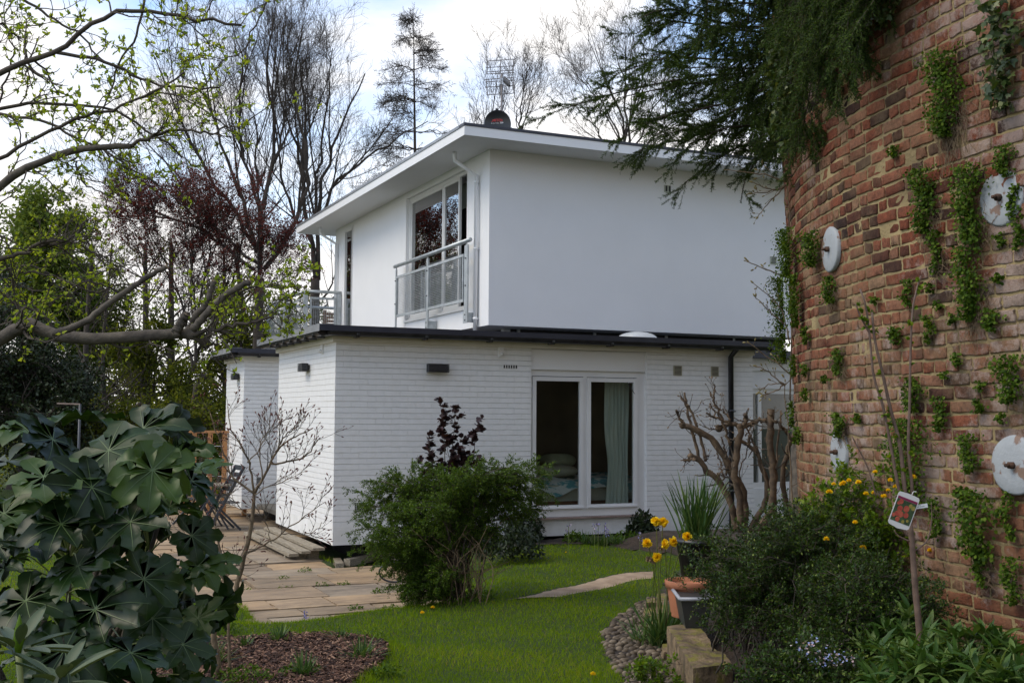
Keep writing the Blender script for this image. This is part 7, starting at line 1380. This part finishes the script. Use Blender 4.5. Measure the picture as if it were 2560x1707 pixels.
for k, (x, y, n) in enumerate(((815, 1400, 60), (895, 1398, 50), (700, 1312, 40), (650, 1330, 24), (740, 1345, 26), (870, 1360, 60), (905, 1352, 60), (655, 1352, 20), (960, 1385, 60), (560, 1355, 20), (790, 1342, 24))): mound(x, y, ZP, 0, .09, .06, 'coton', .024, n * 2, ['weed across the nearest paving row, left one', 'weed across the nearest paving row, right one', 'weed in the joint nearest the stacked boards', 'weed far back, left of the boards', 'weed in the middle of the paving, near the grass patch', 'weed at the right end of the grass patch, lower one', 'weed at the right end of the grass patch, upper one', "weed in the joint beside the bare sapling's top", 'weed at the right paving corner', 'weed beside the sapling trunk on the paving', 'weed at the left end of the grass patch'][k], group='weeds in the paving joints', name='weed')
c = onZ(762 , 1568, ZL); t = empty('muscari', tuple(c), 'dark blue flower spike on the lawn in front of the paving', 'flower'); g = G(); g.tube([c, c + [0, 0, .12]], .003, 5); g.build('stem', MAT['petiole'], t); g = G(); n = 30; leafcloud(g, c + np.c_[rng.normal(0, .008, (n, 2)), rng.uniform(.08, .15, n)], .014, ROUND, droop=.6); g.build('bloom', MAT['lilac'], t)

# ------------------------------------------------------------------ timber stacked along the side wall, terrace furniture, rail
for k, (x0, x1, y0, y1, z0, h, l) in enumerate(((3.86, 4.02, 14.75, 17.75, ZP + .14, .035, 'weathered board lying highest along the side wall'), (3.72, 3.85, 14.8, 17.8, ZP + .10, .035, 'weathered board in the middle of the stack along the side wall'), (3.58, 3.71, 14.9, 17.9, ZP + .055, .04, 'weathered board outermost along the side wall'))):
    g = G(); a = .05; Mx = np.eye(4); th = -.02 * k + .015; g.box(x0, x1, y0, y1, z0, z0 + h); 
    for q in range(2): yy = y0 + .25 + q * 2.6; g.box(x0 + .01, x1 - .01, yy, yy + .08, ZP - .02, z0 - .002)
    tag(g.build('timber_board', MAT['greywood'], None, smooth=False), l, 'timber board', 'boards lying along the side wall')
for k, (x, y, a, l) in enumerate(((4.15, 14.55, .2, 'short cut timber lying against the raised house corner'), (4.45, 14.6, .9, 'short cut timber behind the first one under the house'), (4.85, 14.75, -.4, 'dark short timber deepest under the raised floor'))):
    g = G(); p = np.array([x, y, ZP - .02 + .03 * k]); d = np.array([math.sin(a), math.cos(a), 0]) * .28; g.bar(p - d, p + d, .10, .09); tag(g.build('timber_offcut', MAT['greywood'], None, smooth=False), l, 'timber offcut', 'timber offcuts under the house corner')
c = onZ(1000, 1452, ZP + .02); c2 = atd(985, 1430, float((c - O_) @ F_)); g = G(); th = np.linspace(0, 2 * math.pi, 40); rh = np.array([_rh[0], _rh[1], 0]); g.tube([c2 + rh * .17 * math.cos(a) + np.array([0, 0, .11 * math.sin(a)]) for a in th], .011, 8); tag(g.build('hose_loop', MAT['black'], None), 'loop of black hose standing beside the arching shrub', 'hose')
def furniture():
    d = 19.1; c = atd(520, 1206, d); zt_ = .44; t = empty('garden_table', (c[0], c[1], ZP), 'wooden garden table on the patio beyond the bare sapling', 'table'); g = G()
    for i in range(7): g.box(c[0] - .42, c[0] + .38, c[1] - .35 + i * .105, c[1] - .26 + i * .105, zt_ - .025, zt_)
    g.build('tabletop', MAT['greywood'], t, smooth=False)
    for sx, sy in ((-1, -1), (1, -1), (-1, 1), (1, 1)): g = G(); g.bar((c[0] + sx * .32 - .02, c[1] + sy * .3 + .0, ZP), (c[0] - sx * .1 - .02, c[1] + sy * .3, zt_ - .028), .03, .03); g.build('leg', MAT['darkmetal'], t, smooth=False)
    def chair(px, py, dd, face, label, h=1.0):
        p = atd(px, py, dd); p[2] = ZP; t = empty('folding_chair', tuple(p), label, 'chair', 'dark folding chairs on the patio'); f = np.array([math.cos(face), math.sin(face), 0]); s = np.array([-f[1], f[0], 0]); u = np.array([0, 0, 1.0]); sw = .24
        for q in (-1, 1):
            g = G(); g.bar(p + s * sw * q + f * .30, p + s * sw * q - f * .28 + u * h, .03, .05); g.build('leg', MAT['darkmetal'], t, smooth=False); g = G(); g.bar(p + s * (sw - .04) * q - f * .25, p + s * (sw - .04) * q + f * .22 + u * .47, .025, .035); g.build('leg', MAT['darkmetal'], t, smooth=False)
        g = G()
        for i in range(6): a = p + f * (.22 - i * .08) + u * .45; g.bar(a - s * sw, a + s * sw, .065, .018)
        g.build('seat', MAT['darkmetal'], t, smooth=False); g = G()
        for i in range(5): k = .56 + i * .11 * h; a = p + f * (.30 - .58 * k / h) + u * k; g.bar(a - s * sw, a + s * sw, .018, .08)
        g.build('backrest', MAT['darkmetal'], t, smooth=False)
    chair(556, 1322, 18.9, math.radians(185), 'dark folding chair seen edge-on beside the far wing', 1.05); chair(478, 1310, 19.6, math.radians(20), 'dark folding chair left of the wooden table', .95)
furniture()
def rail():
    d = 21.5; t = None; a = atd(462, 1080, d); b = atd(575, 1080, d); b = a + (b - a) * 1.35; t = empty('timber_rail', tuple(a * [1, 1, 0] + [0, 0, ZP]), 'orange timber deck rail with horizontal wires at the end of the patio', 'fence'); e = b - a; a[2] = b[2] = 1.28; g = G(); g.bar(a, b, .09, .045); g.build('top_rail', MAT['orange'], t, smooth=False)
    for q in (0.0, .16, .42, .66, 1.0): p = a + (b - a) * q; g = G(); g.bar((p[0], p[1], ZP), (p[0], p[1], 1.255), .08, .08); g.build('post', MAT['orange'], t, smooth=False)
    for i in range(5): z = .25 + i * .19; g = G(); g.tube([a * [1, 1, 0] + [0, 0, z], b * [1, 1, 0] + [0, 0, z]], .008, 6); g.build('wire', MAT['alu'], t)
rail()
c = atd(200, 1010, 17); t = empty('drying_post', (c[0], c[1], ZP), 'slim garden post with a pale horizontal arm beyond the palmate shrub', 'post'); g = G(); g.tube([(c[0], c[1], ZP), c], .018, 8); g.build('post', MAT['darkmetal'], t); q = atd(143, 1008, 17); g = G(); g.bar(q, c + [0, 0, 0], .03, .022); g.build('arm', MAT['sill'], t, smooth=False)
